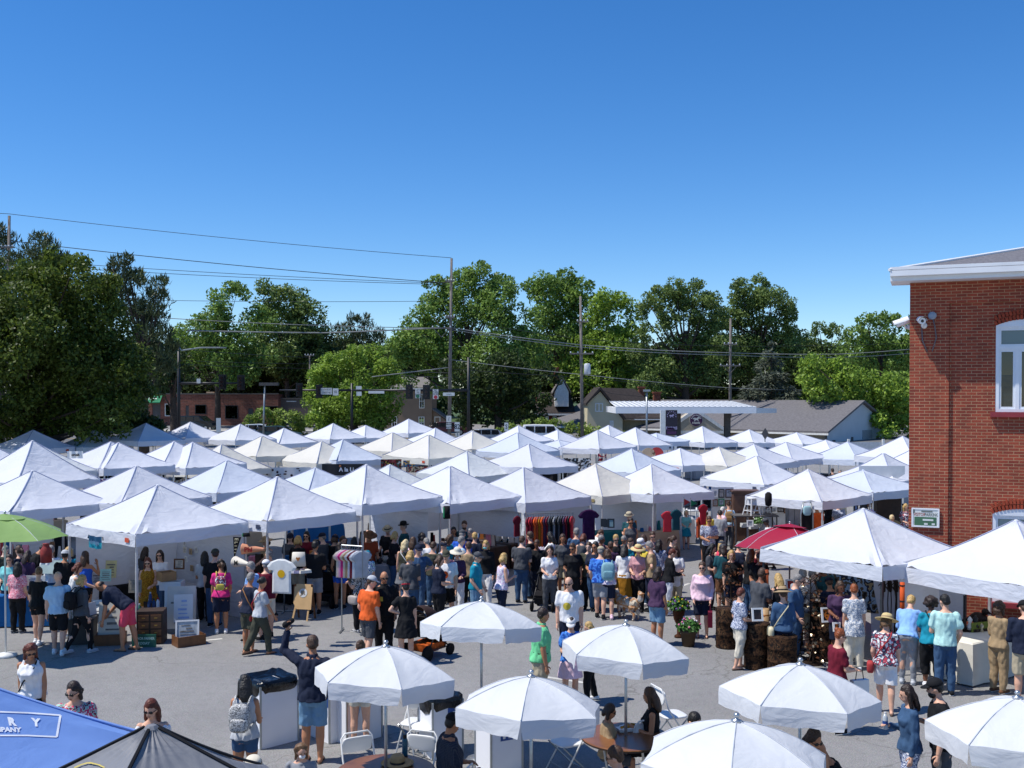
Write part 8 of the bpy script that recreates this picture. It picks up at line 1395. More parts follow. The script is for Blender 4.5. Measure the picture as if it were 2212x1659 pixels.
def metal_tree(label, P, H, n, r0, mleaf=M_SHINY):
    root = thing('metal_sculpture', label, 'sculpture', P, 0, 'scrap metal sculptures'); m = MBx(('tube', [(0, 0, 0), (.01, 0, H*.5), (0, 0, H)], [.022, .018, .01], 8), ('lathe', [(.2, 0), (.2, .015)], 14)); br = []
    for i in range(n): z = H*q.uniform(.22, 1); a = q.uniform(0, 6.3); l = r0*q.uniform(.4, 1)*(1.15-.6*z/H); e = Vector((cos(a)*l, sin(a)*l, z+q.uniform(-.1, .12))); m.tube([(0, 0, z), e*.6+Vector((0, 0, z*.4+.06)), e], .007, 4); br.append(e)
    m.build('stem', M_RUSTD, root); lf = MB(); lf2 = MB()
    for i, e in enumerate(br):
        for k in range(3): d = Vector((q.gauss(0, 1), q.gauss(0, 1), q.gauss(0, .6))).normalized()*q.uniform(.04, .09); u_ = d.orthogonal().normalized()*.03; (lf if (i+k) % 3 == 0 else lf2).add([e, e+d*.5+u_, e+d*1.1+Vector((0, 0, .01)), e+d*.5-u_], [(0, 1, 2, 3)])
    lf.build('foliage', mleaf, root); lf2.build('foliage', M_RUST, root); return root
metal_tree('tall metal sculpture tree with glinting tin leaves', gp('4', 1085, 1545), 1.75, 60, .42); metal_tree('low cluster of metal flowers at the sculpture tree foot', gp('4', 1110, 1580), .5, 24, .3); metal_tree('metal bird and leaf sculpture held out beside black tee', gp('4', 520, 1330)+Vector((0, 1.6, 0)), 1.35, 34, .4, M_RUST); metal_tree('metal sculpture standing at the rear drum', gp('4', 920, 1350), 1.3, 30, .35)
for i, (x, y, H_) in enumerate(((790, 1400, 1.1), (1000, 1450, 1.2), (1160, 1420, 1.0), (640, 1340, 1.2))): metal_tree(('thin scrap metal spray between the drums', 'scrap metal spray in front of grey tee man', 'scrap metal spray by lace tunic woman', 'scrap metal spray behind cream capris')[i], gp('4', x, y), H_, 34, .3, M_RUSTD if i % 2 else M_SHINY)
for i in range(6): p = gp('5', 990+28*i, 1290)+Vector((0, .3*(i % 2), 0)); item('iron_figure', 'thin dark iron figure on a rod by the tent wall', 'sculpture', p, 0, [('rod', MBx(('tube', [(0, 0, 0), (.02*(i % 3-1), 0, .9), (0, 0, 1.35+.06*(i % 3))], .012, 5), ('lathe', [(.1, 0), (.1, .012)], 10)), M_RUSTD), ('figure', MBx(('ell', (0, 0, 1.42+.06*(i % 3)), .045, 8), ('cap', (0, 0, 1.15), (0, 0, 1.34), .035, .03, 6), ('tube', [(-.09, 0, 1.2), (0, 0, 1.3), (.09, -.03, 1.15)], .014, 5)), M_RUSTD)], 'thin iron figures')
p = gp('5', 1075, 1300); item('iron_flower', 'large rusty iron flower on a tall stalk', 'sculpture', p, 0, [('stem', MBx(('tube', [(0, 0, 0), (.05, 0, 1.0), (-.05, 0, 1.72)], .014, 6)), M_RUSTD), ('petal', MBx(*[('poly', [(-.05, 0, 1.72), (-.05+.26*cos(a-.5), .1*sin(a*2), 1.76+.12*sin(a)), (-.05+.36*cos(a), .1, 1.74+.2*sin(a)), (-.05+.26*cos(a+.5), -.1*sin(a), 1.74+.12*sin(a))], (0, .01, 0)) for a in (.3, 1.1, 2.0, 2.8)]), M_RUST)])
for i, a in enumerate(((585, 670, 1100, 1200, 20.2), (1190, 1300, 1095, 1210, 20.9), (2005, 2060, 1080, 1135, 21), (880, 960, 850, 930, 22.4), (1290, 1345, 1225, 1290, 20.6))): sheet_px(('tilted photo of lit sculptures wired to drum', 'tilted sunset photo on the second drum', 'small white card by iron figures', 'red and white card in the tent', 'small orange photo low by the drum')[i], '4', *a, tilt=12, rz=8, mt=[pm('night photo', '2a1a14', .4, 0, .8, 14), printed('sunset photo', ['1a1410', 'b86a2a', '2a1a14', 'd8a060'], 9), M_PAPERW, PINKS[2], printed('sunset photo', ['1a1410', 'b86a2a', '2a1a14', 'd8a060'], 9)][i], ink=False, frame=M_PAPERW, name='photo_card', cat='photo', group='photos at the sculpture stall')
ba = thing('photo_backdrop', 'printed photo banner of sculptures hung inside the tent', 'banner', gnd(at('4', 1500, 1250, 23.6)), R(-32)); MBx(('box', (.1, 0, 1.2), (1.9, .02, 1.4))).build('sheet', printed('collage of garden sculpture', ['1c1a18', '5a5040', '8fa8c0', '2a3040', '9a8a6a', '3a3a2a'], 5), ba); MBx(('tube', [(-.85, 0, 0), (-.85, 0, 1.95)], .02, 6), ('tube', [(1.05, 0, 0), (1.05, 0, 1.95)], .02, 6)).build('post', M_GALV, ba)
for c, x, y0, y1, D, lab in (('4', 702, 760, 1150, 21.9, 'orange foam sleeve on the sculpture tent leg by bamboo tube'), ('4', 1885, 870, 1210, 19.95, 'bright orange foam sleeve on tent leg beside wall')): P = at(c, x, y1, D); h_ = at(c, x, y0, D).z-P.z; item('leg_sleeve', lab, 'sleeve', P, .4, [('body', MBx(('tube', [(0, 0, 0), (0, 0, h_)], .045, 10)), pm('orange foam', 'c8521e' if x > 1000 else '8a4020', .7)), *[('strap', MBx(('lathe', [(.048, h_*k), (.048, h_*k+.03)], 10)), M_BLACK) for k in (.1, .5, .9)]], 'orange leg sleeves')
P = gp('4', 690, 1518); item('bamboo_tube', 'thick bamboo tube bound with orange cord', 'tube', P, 0, [('body', MBx(('lathe', [(.085, 0), (.095, .03), (.083, .06), (.083, .45), (.09, .48), (.083, .51), (.085, 1.0), (.07, 1.0)], 14)), pm('bamboo', 'a9885e', .6, 0, .15, 5)), ('cord', MBx(('lathe', [(.092, .62), (.092, .66)], 14), ('lathe', [(.09, .86), (.09, .89)], 14)), PINKS[3])])
P = gp('4', 610, 1495); item('fork_stand', 'small iron fork stand with orange disc on pavement', 'stand', P, 0, [('frame_tube', MBx(*[('tube', [(x, 0, 0), (x, 0, .34)], .008, 5) for x in (-.15, -.05, .07, .15)], ('tube', [(-.02, 0, .36), (.15, 0, .36)], .008, 5), ('lathe', [(.24, 0), (.2, .02)], 14, (.05, .05, 0))), M_RUSTD), ('disc', MBx(('lathe', [(.09, 0), (.09, .02)], 14, (-.03, -.28, 0))), pm('vivid orange disc', 'e0521e', .5))])
pt = gp('5', 1620, 1640); tt = table('long table under cream cloth at the right tent', pt+Vector((.95, .75, 0)), R(33), 2.3, .8, .80, M_CLOTHC)
for i, (x, y, mt_) in enumerate(((1690, 1180, M_RUSTD), (1740, 1170, M_PAPERW), (1790, 1160, M_BLACK), (1690, 1240, M_GRN), (1740, 1240, M_WOOD), (1800, 1230, M_RUST), (1840, 1225, M_SHINY))): P = at('5', x, y+20, 20.2); item('stall_curio', 'small curio standing on cream cloth table', 'ornament', P, .4*i, [('base', MBx(('box', (0, 0, .02), (.14, .12, .04))), M_WOODD), ('body', MBx(('lathe', [(.04, .04), (.06, .1), (.03, .18), (.05, .24), (.01, .3)], 10)), mt_)], 'curios on cream table')
P = at('5', 1820, 1170, 20.6); item('bird_statue', 'black iron raven statue on the right table', 'statue', P, .5, [('body', MBx(('ell', (0, 0, .22), (.11, .2, .13), 10), ('ell', (0, -.14, .38), (.06, .08, .07), 8), ('tube', [(0, -.2, .38), (0, -.3, .35)], [.03, .004], 6), ('tube', [(0, .15, .22), (0, .36, .1)], [.06, .02], 6)), M_RUSTD), ('base', MBx(('lathe', [(.1, 0), (.1, .03)], 12), ('tube', [(.03, 0, .02), (.03, 0, .12)], .01, 4), ('tube', [(-.03, 0, .02), (-.03, 0, .12)], .01, 4)), M_RUSTD)])
gb = thing('olive_banner', 'olive green printed banner hung from the table end', 'banner', gp('5', 1990, 1575)+Vector((0, .3, 0)), R(20)); MBx(('box', (0, 0, .5), (1.0, .015, 1.0))).build('cloth', pm('olive green vinyl', '6f7a1e', .6, 0, .15, 3), gb); MBx(('box', (-.28, -.012, .62), (.36, .006, .5))).build('photo_print', M_RUSTD, gb); m = MB(); lettering(m, '@', .16, (.2, -.012, .2), (1, 0, 0), (0, 0, 1), .004); [m.box((.24, -.012, .4+.09*i), (.3, .005, .03)) for i in range(3)]; m.build('lettering', pm('pale olive print', 'a8b05a', .7), gb)
def potplant(label, P, r, h_, mp, cols, urn=False, pr=.3):
    q = random.Random(int(P.x*100)); root = thing('flower_pot', label, 'plant pot', P, 0, 'flower pots'); prof = [(r*.7, 0), (r*.95, h_*.8), (r*1.08, h_*.82), (r*1.1, h_), (r*.9, h_*.98)] if not urn else [(r*.7, 0), (r*.7, h_*.06), (r*.28, h_*.12), (r*.28, h_*.4), (r*.8, h_*.62), (r*1.0, h_*.9), (r*1.08, h_), (r*.8, h_*.97)]
    MBx(('lathe', prof, 20)).build('pot', mp, root, True); lf = MB()
    for i in range(420):
        d = Vector((q.gauss(0, 1), q.gauss(0, 1), abs(q.gauss(0, 1)))).normalized(); e = d*pr*q.uniform(.5, 1.1); e.z = e.z*.9+h_; a = Vector((q.gauss(0, 1), q.gauss(0, 1), q.gauss(0, 1))).normalized()*.05; b = a.cross(d).normalized()*.03; lf.add([e-a, e+b, e+a, e-b], [(0, 1, 2, 3)])
    lf.build('foliage', M_GRASSL, root)
    for k, c in enumerate(cols):
        bl = MB()
        for i in range(12): d = Vector((q.gauss(0, 1), q.gauss(0, 1), abs(q.gauss(0, 1))+.2)).normalized(); e = d*pr*q.uniform(.95, 1.25); e.z = e.z*.9+h_; bl.ell(e, .024, 6)
        bl.build('bloom', c, root, True)
PF = [pm('pink petunia', 'd87098', .7), pm('white petunia', 'd8d0d4', .7), pm('yellow flower', 'c8b02a', .7), pm('purple flower', '6a4a8a', .7)]
potplant('brown pot of pink and white flowers on the pavement', gp('d', 735, 520), .18, .36, M_TERR, PF[:2], pr=.25); potplant('tall rusty urn of yellow and purple flowers behind pot', gp('d', 645, 440), .14, .66, M_RUST, PF[2:], True, .25); potplant('white potted geraniums on the white art table', G('i', 1230, 960, .78), .12, .16, M_PLW, [PF[1]], pr=.22)
for c_, x, y in (('i', 880, 1230), ('i', 900, 1190)): potplant('leafy plant pot on the ground beside white table' if y > 1200 else 'second leafy plant pot behind the ground pot', gp(c_, x, y), .14, .2, M_TERR, [PF[2]], pr=.22)
def dog(P, rz, s=1.0):
    root = thing('dog', 'fluffy tan and white dog with raised plume tail in the aisle', 'dog', P, rz); m = MB(); c = lambda a, b, r, r2: m.cap(Vector(a)*s, Vector(b)*s, r*s, r2*s, 10)
    m.tube([Vector(p)*s for p in ((0, -.30, .44), (0, -.2, .43), (0, 0, .42), (0, .16, .41), (0, .27, .43), (0, .36, .47))], [r*s for r in (.09, .15, .14, .155, .15, .08)], 12); c((0, .30, .47), (0, .43, .60), .10, .08); m.ell(Vector((0, .47, .65))*s, (.075*s, .095*s, .075*s), 10); c((0, .52, .63), (0, .64, .60), .042, .028)
    for sd in (-1, 1):
        m.cap(Vector((sd*.05, .43, .70))*s, Vector((sd*.085, .42, .66))*s, .03*s, .018*s, 6)
        m.tube([Vector(p)*s for p in ((sd*.08, .24, .36), (sd*.08, .25, .24), (sd*.075, .235, .05), (sd*.075, .27, .02))], [r*s for r in (.075, .045, .03, .032)], 8)
        m.tube([Vector(p)*s for p in ((sd*.09, -.22, .38), (sd*.09, -.17, .26), (sd*.085, -.29, .17), (sd*.085, -.27, .04), (sd*.085, -.23, .02))], [r*s for r in (.11, .075, .035, .028, .032)], 8)
    m.tube([Vector(p)*s for p in ((0, -.33, .48), (0, -.44, .58), (0, -.46, .70), (0, -.38, .76))], [r*s for r in (.05, .085, .095, .04)], 10)
    t = NT('tan and cream dog fur'); n = t.noise(4.5, 3); n2 = t.noise(60, 3); col = t.ramp(n.outputs['Fac'], [(.38, srgb('e0d6c6')), (.5, srgb('b9793a')), (.62, srgb('d8cbb4'))]); t.base(t.mix(.4, col, t.ramp(n2.outputs['Fac'], [(.3, (.55, .55, .55)), (.7, (1.15, 1.15, 1.15))]), 'MULTIPLY')); t.b.inputs['Roughness'].default_value = .85; t.bump(n2.outputs['Fac'], .9, .03)
    ad = MB(); ad.ell(Vector((0, .665, .60))*s, .018*s, 8, 1); [ad.ell(Vector((sd*.035, .55, .67))*s, .011*s, 6, 1) for sd in (-1, 1)]; job('body', m, .014, [t.mat, M_EYE], root, .022, 2, ad)
dog(gp('3', 1490, 1188), R(38), .95)
def stroller(label, P, rz, hood, body, acc=None):
    root = thing('stroller', label, 'stroller', P, rz, 'strollers'); fr = MB()
    for s in (-1, 1): fr.tube([(s*.27, .42, .16), (s*.26, .0, .5), (s*.25, -.42, 1.0)], .016, 7); fr.tube([(s*.27, -.34, .16), (s*.26, .05, .62), (s*.25, .15, .72)], .016, 7); fr.tube([(s*.27, .42, .2), (s*.27, -.34, .2)], .012, 6)
    fr.tube([(-.25, -.42, 1.0), (-.2, -.46, 1.04), (.2, -.46, 1.04), (.25, -.42, 1.0)], .02, 8); fr.build('frame_tube', M_BLACK, root, True)
    m = MB(); m.add([(x, y, z) for y, z in ((.34, .38), (.3, .46), (-.02, .46), (-.2, .9), (-.26, .88), (-.08, .40), (.32, .33)) for x in (-.22, .22)], [(2*i, 2*i+1, (2*i+3) % 14, (2*i+2) % 14) for i in range(7)] + [tuple(range(0, 14, 2)), tuple(range(1, 14, 2))[::-1]]); m.build('seat', body, root)
    m = MB(); n = 8; v = [(.24*cos(pi*j/n), -.2+.36*sin(t)*1.0-.02, .84 + .26*sin(pi*j/n)*cos(t*.9)) for t in [-.2+i*.28 for i in range(6)] for j in range(n+1)]; m.add(v, [(i*(n+1)+j, i*(n+1)+j+1, (i+1)*(n+1)+j+1, (i+1)*(n+1)+j) for i in range(5) for j in range(n)]); m.build('hood', hood, root, True)
    MBx(('box', (0, .02, .24), (.44, .6, .16), 0, 0, 0, 0, 1.1)).build('basket', acc or M_CLOTHK, root)
    for x, y, r in ((-.27, .42, .12), (.27, .42, .12), (-.29, -.34, .16), (.29, -.34, .16)):
        m = MB(); m.M = Matrix.Translation((x, y, r)) @ Matrix.Rotation(pi/2, 4, 'Y'); m.lathe([(r*.7, -.025), (r, -.025), (r, .025), (r*.7, .025)], 16); w_ = m.build('wheel', M_TYRE, root, True); m = MB(); m.M = Matrix.Translation((x, y, r)) @ Matrix.Rotation(pi/2, 4, 'Y'); m.lathe([(r*.68, -.012), (r*.68, .012)], 12); m.build('rim', M_GALV, w_)
    return root
stroller('black hooded stroller pushed by mother with dark curls', gp('3', 760, 1110)+Vector((.05, .2, 0)), R(165), M_CLOTHK, pm('black padded seat', '1c1a1c', .8)); stroller('black and orange stroller beside woman in black dress', gp('2', 1760, 1560)+Vector((-.1, .4, 0)), R(-35), pm('dark hood with orange', '3a2a24', .8), M_CLOTHK, pm('orange striped basket', 'b8561e', .7, 0, .5, 12)); stroller('dark stroller beside man in light grey shorts', gp('2', 860, 1090)+Vector((0, .3, 0)), R(-20), M_CLOTHK, M_CLOTHK)
def rtable(label, P, r=.61, H=.74): return item('cafe_table', label, 'table', P, 0, [('tabletop', MBx(('lathe', [(r-.01, H-.035), (r, H-.03), (r, H-.008), (r-.015, H)], 36)), pm('varnished table top', '7a4f30', .3, 0, .25, 3)), ('edge_band', MBx(('lathe', [(r+.004, H-.032), (r+.004, H-.010)], 36, (0, 0, 0), 0, 1, 1, False)), M_WOODD)] + [('leg', MBx(('tube', [(cos(a)*r*.62, sin(a)*r*.62, H-.04), (cos(a+.4)*r*.55, sin(a+.4)*r*.55, .01)], .016, 6)), M_STEEL) for a in (.5, 2.07, 3.64, 5.21)], 'round cafe tables')
tabs = []
for (o, x, y, g_), lab in zip(UMB[:7], ('round table below the farthest white umbrella', 'round table of the long haired woman', 'round table under the bottom centre umbrella', 'round table with straw hat in shadow', 'round table of woman in sunglasses', 'round table under the largest umbrella', 'round table under the edge cut umbrella')):
    if lab.startswith('round table below the far'): continue
    rtable(lab, Vector((x, y, 0)))
def fold_chair(label, P, rz, first=[None]):
    root = thing('folding_chair', label, 'chair', P, rz, 'white folding chairs'); m = MB(); superell(m, (0, .0, .44), (.21, .21, .022), .5); m.build('seat', M_PLW, root, True); m = MB(); Q = Matrix.Rotation(-.18, 3, 'X'); superell(m, (0, -.24, .75), (.21, .016, .11), .4, 16, 0, Q); m.build('backrest', M_PLW, root, True)
    MBx(('tube', [(-.23, .22, .01), (-.22, -.18, .6), (-.215, -.26, .84), (-.16, -.275, .9), (.16, -.275, .9), (.215, -.26, .84), (.22, -.18, .6), (.23, .22, .01)], .013, 7)).build('frame_tube', M_PLW, root, True)
    for s in (-1, 1): MBx(('tube', [(s*.2, -.24, .01), (s*.2, .19, .44)], .012, 6)).build('leg', M_GALV, root)
    MBx(('tube', [(-.2, -.2, .06), (.2, -.2, .06)], .009, 5), ('tube', [(-.21, .15, .12), (.21, .15, .12)], .009, 5)).build('stretcher', M_GALV, root); return root
tx, ty = UMB[3][1], UMB[3][2]
for a, lab in ((118, 'white folding chair at upper left of the hat table'), (70, 'white folding chair behind the hat table'), (190, 'white folding chair left of the hat table'), (235, 'white folding chair at lower left of the hat table'), (285, 'white folding chair at the bottom edge by hat table'), (340, 'white folding chair right of the hat table')): q_ = R(a); fold_chair(lab, Vector((tx+cos(q_)*.82, ty+sin(q_)*.82, 0)), q_+pi/2)
for c, x, y, rz, lab in (('c', 180, 1545, 200, 'white folding chair standing alone beyond plaid shirted man'), ('c', 1500, 1700, 120, 'white folding chair with dark bag under centre umbrella'), ('d', 580, 1420, -70, 'white chair back behind the long haired woman'), ('d', 250, 1750, 30, 'white chair at bottom edge by man in glasses'), ('c', 90, 1500, 160, 'white folding chair in the sun left of plaid shirted man')): fold_chair(lab, gp(c, x, y), R(rz))
x_, y_ = UMB[3][1], UMB[3][2]; P = G('b', 2050, 1625, .745); item('straw_hat', 'tan felt hat with dark band lying on the cafe table', 'hat', P, 0, [('brim', MBx(('lathe', [(.08, .012), (.19, .004), (.21, .02), (.208, .026), (.19, .012), (.09, .02)], 24, (0, 0, 0), 0, 1, .9)), pm('tan felt', 'b0946a', .9)), ('crown', MBx(('lathe', [(.095, .015), (.09, .09), (.075, .12), (.03, .105)], 20)), pm('tan felt', 'b0946a', .9)), ('hat_band', MBx(('lathe', [(.098, .018), (.095, .045)], 20, (0, 0, 0), 0, 1, 1, False)), M_BLACK)])
P = G('b', 2120, 1545, .745); item('water_bottle', 'teal drinking bottle with black lid on the hat table', 'bottle', P, 0, [('vessel', MBx(('lathe', [(.036, 0), (.038, .02), (.038, .2), (.025, .23)], 12)), pm('teal plastic bottle', '1c5a70', .25)), ('cap', MBx(('lathe', [(.027, .23), (.027, .28)], 10)), M_BLACK)])
for i, (c, x, y) in enumerate((('c', 2120, 1290), ('c', 2040, 1310), ('d', 180, 1290))): item('food_tray', ('white paper tray of food before the long haired woman', 'paper tray with yellow food by the umbrella pole', 'second white food tray beside her elbow')[i], 'tray', G(c, x, y, .745), .3*i, [('tray', MBx(('box', (0, 0, .02), (.2, .14, .04), 0, 0, 0, 0, 1.12)), M_PLW), ('food', MBx(*[('ell', (-.05+.05*k, .02*(k % 2), .045), .025, 6) for k in range(3)]), pm('fried food', 'b8862e', .7))], 'food trays')
def bin_(label, P, rz, w_=.62, h_=.92, lin=True, sign=None):
    root = thing('waste_bin', label, 'bin', P, rz, 'white board waste bins'); MBx(('box', (0, 0, h_/2), (w_, w_, h_))).build('panel', M_CARD, root); [MBx(('box', (a*w_/2, b*w_/2, h_/2), (.025, .025, h_+.01))).build('edge_trim', M_GALV, root) for a in (-1, 1) for b in (-1, 1)]
    if lin:
        m = MB(); n = 28; q = random.Random(int(P.x*50)); prof = [(1.0, h_-.12), (1.07, h_-.05), (1.06, h_+.04), (.96, h_+.07), (.8, h_+.03), (.55, h_+.012)]; v = []
        for j, (k, z) in enumerate(prof):
            for i in range(n):
                a = 2*pi*i/n; e = .36; x, y = math.copysign(abs(cos(a))**e, cos(a)), math.copysign(abs(sin(a))**e, sin(a)); dz_ = -.10*max(0, cos(2*a+.6))*(j == 0) + q.uniform(-.022, .022); v.append((x*(w_/2+.012)*k*(1+q.uniform(-.02, .02)), y*(w_/2+.012)*k*(1+q.uniform(-.02, .02)), z+dz_))
        m.add(v, [(j*n+i, j*n+(i+1) % n, (j+1)*n+(i+1) % n, (j+1)*n+i) for j in range(len(prof)-1) for i in range(n)] + [tuple(range((len(prof)-1)*n, len(prof)*n))]); m.build('liner', M_BAG, root, True)
    if sign:
        k, ox, oz = sign; m = MB(); M_ = Matrix.Rotation(R(k*90), 4, 'Z'); m.M = M_; m.box((ox, -w_/2-.004, oz), (.2, .006, .32)); s_ = m.build('litter_sign', M_BLUES, root); m = MB(); m.M = M_ @ Matrix.Translation((ox, -w_/2-.010, oz)); m.ell((.03, 0, .10), (.022, .004, .022), 8); m.poly([(.0, 0, .07), (.06, 0, .07), (.055, 0, -.03), (.06, 0, -.13), (.02, 0, -.13), (.02, 0, .0), (-.05, 0, .04), (-.05, 0, .06)], (0, -.004, 0)); m.poly([(-.075, 0, -.02), (-.02, 0, -.02), (-.03, 0, -.13), (-.065, 0, -.13)], (0, -.004, 0)); m.build('pictogram', M_SIGNS, s_)
    return root
w0 = .66; pA = gp('b', 960, 1445); yw = R(43); ux, uy = Vector((cos(yw), sin(yw), 0)), Vector((-sin(yw), cos(yw), 0))
bin_('white waste bin with black liner beside silver backpack woman', pA + ux*(-.02) + uy*(w0/2) - ux*w0*.0 + Vector((0, .02, 0)), yw, w0, .95); bin_('white waste bin behind the man in blue shorts', pA + ux*(w0/2+.12)+uy*(-.02) + Vector((.42, .22, 0)), yw, w0, .95, True, (3, .2, .72)); bin_('white waste bin right of the man in blue shorts', pA + Vector((1.05, .42, 0)), yw, w0, .95)
bin_('white waste bin with blue litter sign under centre umbrella', gp('c', 860, 1760)+Vector((0, .3, 0)), R(28), .5, .95, False, (0, .0, .68)); bin_('white waste bin with black liner behind plaid shirted man', gp('c', 310, 1560)+Vector((0, .2, 0)), R(30), .5, .85, True, (0, .1, .62))
table('low pale table with glass lids under the green umbrella', gp('g', 800, 1120), R(4), 1.3, .7, .62, M_CLOTHG); ch = item('wooden_chair', 'pale spindle backed wooden chair under the green umbrella', 'chair', gnd(at('g', 500, 860, 25.2)), R(200), [('seat', MBx(('box', (0, 0, .45), (.42, .4, .04))), M_WOODL)] + [('leg', MBx(('tube', [(a*.17, b*.16, .44), (a*.2, b*.19, 0)], .018, 6)), M_WOODL) for a in (-1, 1) for b in (-1, 1)] + [('spindle', MBx(*[('tube', [(x, -.18, .46), (x*1.15, -.25, .92)], .012, 5) for x in (-.16, -.08, 0, .08, .16)]), M_WOODL), ('top_rail', MBx(('tube', [(-.2, -.24, .88), (0, -.27, .96), (.2, -.24, .88)], .025, 7)), M_WOODL)])
item('metal_can', 'tall faded red metal milk can beside wooden chair', 'can', at('g', 775, 700, 24.6), 0, [('vessel', MBx(('lathe', [(.13, 0), (.13, .30), (.08, .37), (.07, .43), (.085, .45)], 20)), pm('worn red enamel', '8a2a22', .6, 0, .3, 9))])
table('table piled with goods under the second tent row', gnd(at('g', 900, 560, 27)), .2, 1.4, .7, .75, M_CLOTHK); sheet_px('blue and white fabric panel hanging beside the bun haired woman', 'g', 440, 760, 920, 1090, 23.8, tilt=0, mt=M_PAPERW, ink=M_BLUES, name='fabric_panel', cat='cloth')
sheet_px('large pale glass sheet on the green umbrella table', 'g', 650, 1000, 660, 890, 25.0, tilt=25, mt=pm('pale glass green', 'a8bcb8', .3), ink=False, name='glass_sheet', cat='lid')
def cloth_panel(label, c, x0, x1, y0, y1, D, mt, rz=0, txt=None, tm=None, name='stall_banner', marks=None, ts=.5):
    P = at(c, (x0+x1)/2, (y0+y1)/2, D); w_, h_ = sz(x1-x0, c, D), sz(y1-y0, c, D); root = thing(name, label, 'banner', P, R(rz), 'stall banners and back cloths'); m = MB(); n = 12; m.add([((-.5+i/n)*w_, .02*sin(i*1.3), (j-.5)*h_) for j in (0, 1) for i in range(n+1)], [(i, i+1, n+2+i, n+1+i) for i in range(n)]); m.build('cloth', mt, root, True)
    if txt: m = MB(); lettering(m, txt, h_*ts, (w_*.05, -.035, 0), (1, 0, 0), (0, 0, 1), .006); m.build('lettering', tm, root)
    if marks:
        q = random.Random(int(x0)); m = MB()
        for i in range(marks[1]): m.ell((q.uniform(-.46, .46)*w_, -.03, q.uniform(-.42, .42)*h_), (q.uniform(.03, .08), .006, q.uniform(.02, .06)), 8)
        m.build('motif', marks[0], root)
CROP['A'] = (0, 822.9, 4.032); CROP['B'] = (274.3, 713.2, 4.032); CROP['C'] = (768, 685.8, 4.032); CROP['D'] = (1261.8, 685.8, 4.032)
cloth_panel('black banner with white script and a flower under cream tent', 'B', 1700, 2085, 1165, 1265, 45.5, pm('black banner vinyl', '1d1c1e', .6), 4, 'A la Li', M_PRINT, marks=(pm('dusty orange flower', 'b0704a', .8), 3)); cloth_panel('white crush banner below the shaded grey tent', 'A', 585, 722, 612, 675, 39, M_PAPERW, 0, 'crush', M_BLACK); cloth_panel('pale back cloth scattered with dark flowers under cream tent', 'B', 1130, 1600, 1195, 1310, 46.5, M_PAPERW, 6, marks=(pm('dark flower print', '3a2a30', .8), 34)); cloth_panel('white board of little ringed dots at left edge tent', 'A', 555, 820, 872, 968, 36, M_PAPERW, 0, marks=(pm('small purple rings', '6a4a7a', .8), 40)); cloth_panel('second dotted board beside the first under strap tent', 'A', 870, 980, 850, 910, 36, M_PAPERW, 0, marks=(pm('small purple rings', '6a4a7a', .8), 18))
cloth_panel('colourful bags hanging under the goods tent, blue end', 'C', 415, 520, 1245, 1300, 46, printed('woven bags blue', ['1c4a7a', 'c8a05a', '2a6a8a', '7a2a3a'], 5), 8); cloth_panel('colourful bags hanging under the goods tent, yellow end', 'C', 220, 400, 1235, 1330, 46.2, printed('woven bags mixed', ['c8a04a', '2a2420', '8a3a3a', '3a6a5a', 'd8d0c0'], 5), 8); cloth_panel('strip of pinned goods behind the third row tents', 'C', 440, 660, 1300, 1350, 44, printed('pinned goods', ['3a2a24', 'a89a80', '7a2a2a', '2a3a4a'], 7), 0)
cloth_panel('cream and red textile under the red disc tent', 'D', 120, 200, 1185, 1250, 52, printed('red textile', ['a83040', 'd8c8b8', '8a2030'], 4), 0); cloth_panel('teal and white display under pale blue tent', 'C', 1810, 2050, 1225, 1340, 48, printed('hat stall display', ['c9c4ba', '3a3a3a', 'e0dcd4', '4a3a2a'], 4), 0); m = MB(); m.M = Matrix.Rotation(pi/2, 4, 'X'); m.lathe([(.33, 0), (.33, .04)], 24); tag(m.build('wall_disc', PINKS[2], None, False, at('D', 632, 1190, 50)), 'round red disc hanging under tent by pylon sign', 'disc'); m = MB(); m.M = Matrix.Rotation(pi/2, 4, 'X'); m.lathe([(.33, 0), (.33, .04)], 24); tag(m.build('wall_disc', M_CLOTHT, None, False, at('D', 560, 1195, 50)), 'round tan disc hanging beside the red disc', 'disc')
def bunting(label, c, x0, x1, y, D, mts, n=14):
    A, B = at(c, x0, y, D), at(c, x1, y, D); root = thing('bunting', label, 'bunting', A, 0, 'bunting strings'); d = B-A; pts = [d*(i/n)+Vector((0, 0, -.25*sin(pi*i/n))) for i in range(n+1)]; MBx(('tube', pts, .008, 4)).build('string', M_WIRE, root); m = MB(); 
    for i in range(n): p_, r_ = pts[i], pts[i+1]; m.add([p_, r_, (p_+r_)/2+Vector((0, -.01, -.2))], [(0, 1, 2)], i % len(mts))
    m.build('pennant_cloth', mts, root)
bunting('cream bunting swag below the bunting tent', 'A', 1390, 1640, 815, 41, [M_PAPER, M_CLOTHT]); bunting('white lettered bunting by the flat roofed tent', 'h', 880, 1080, 1262, 37, [M_PAPERW, M_BLACK, PINKS[3]])
q = random.Random(21)
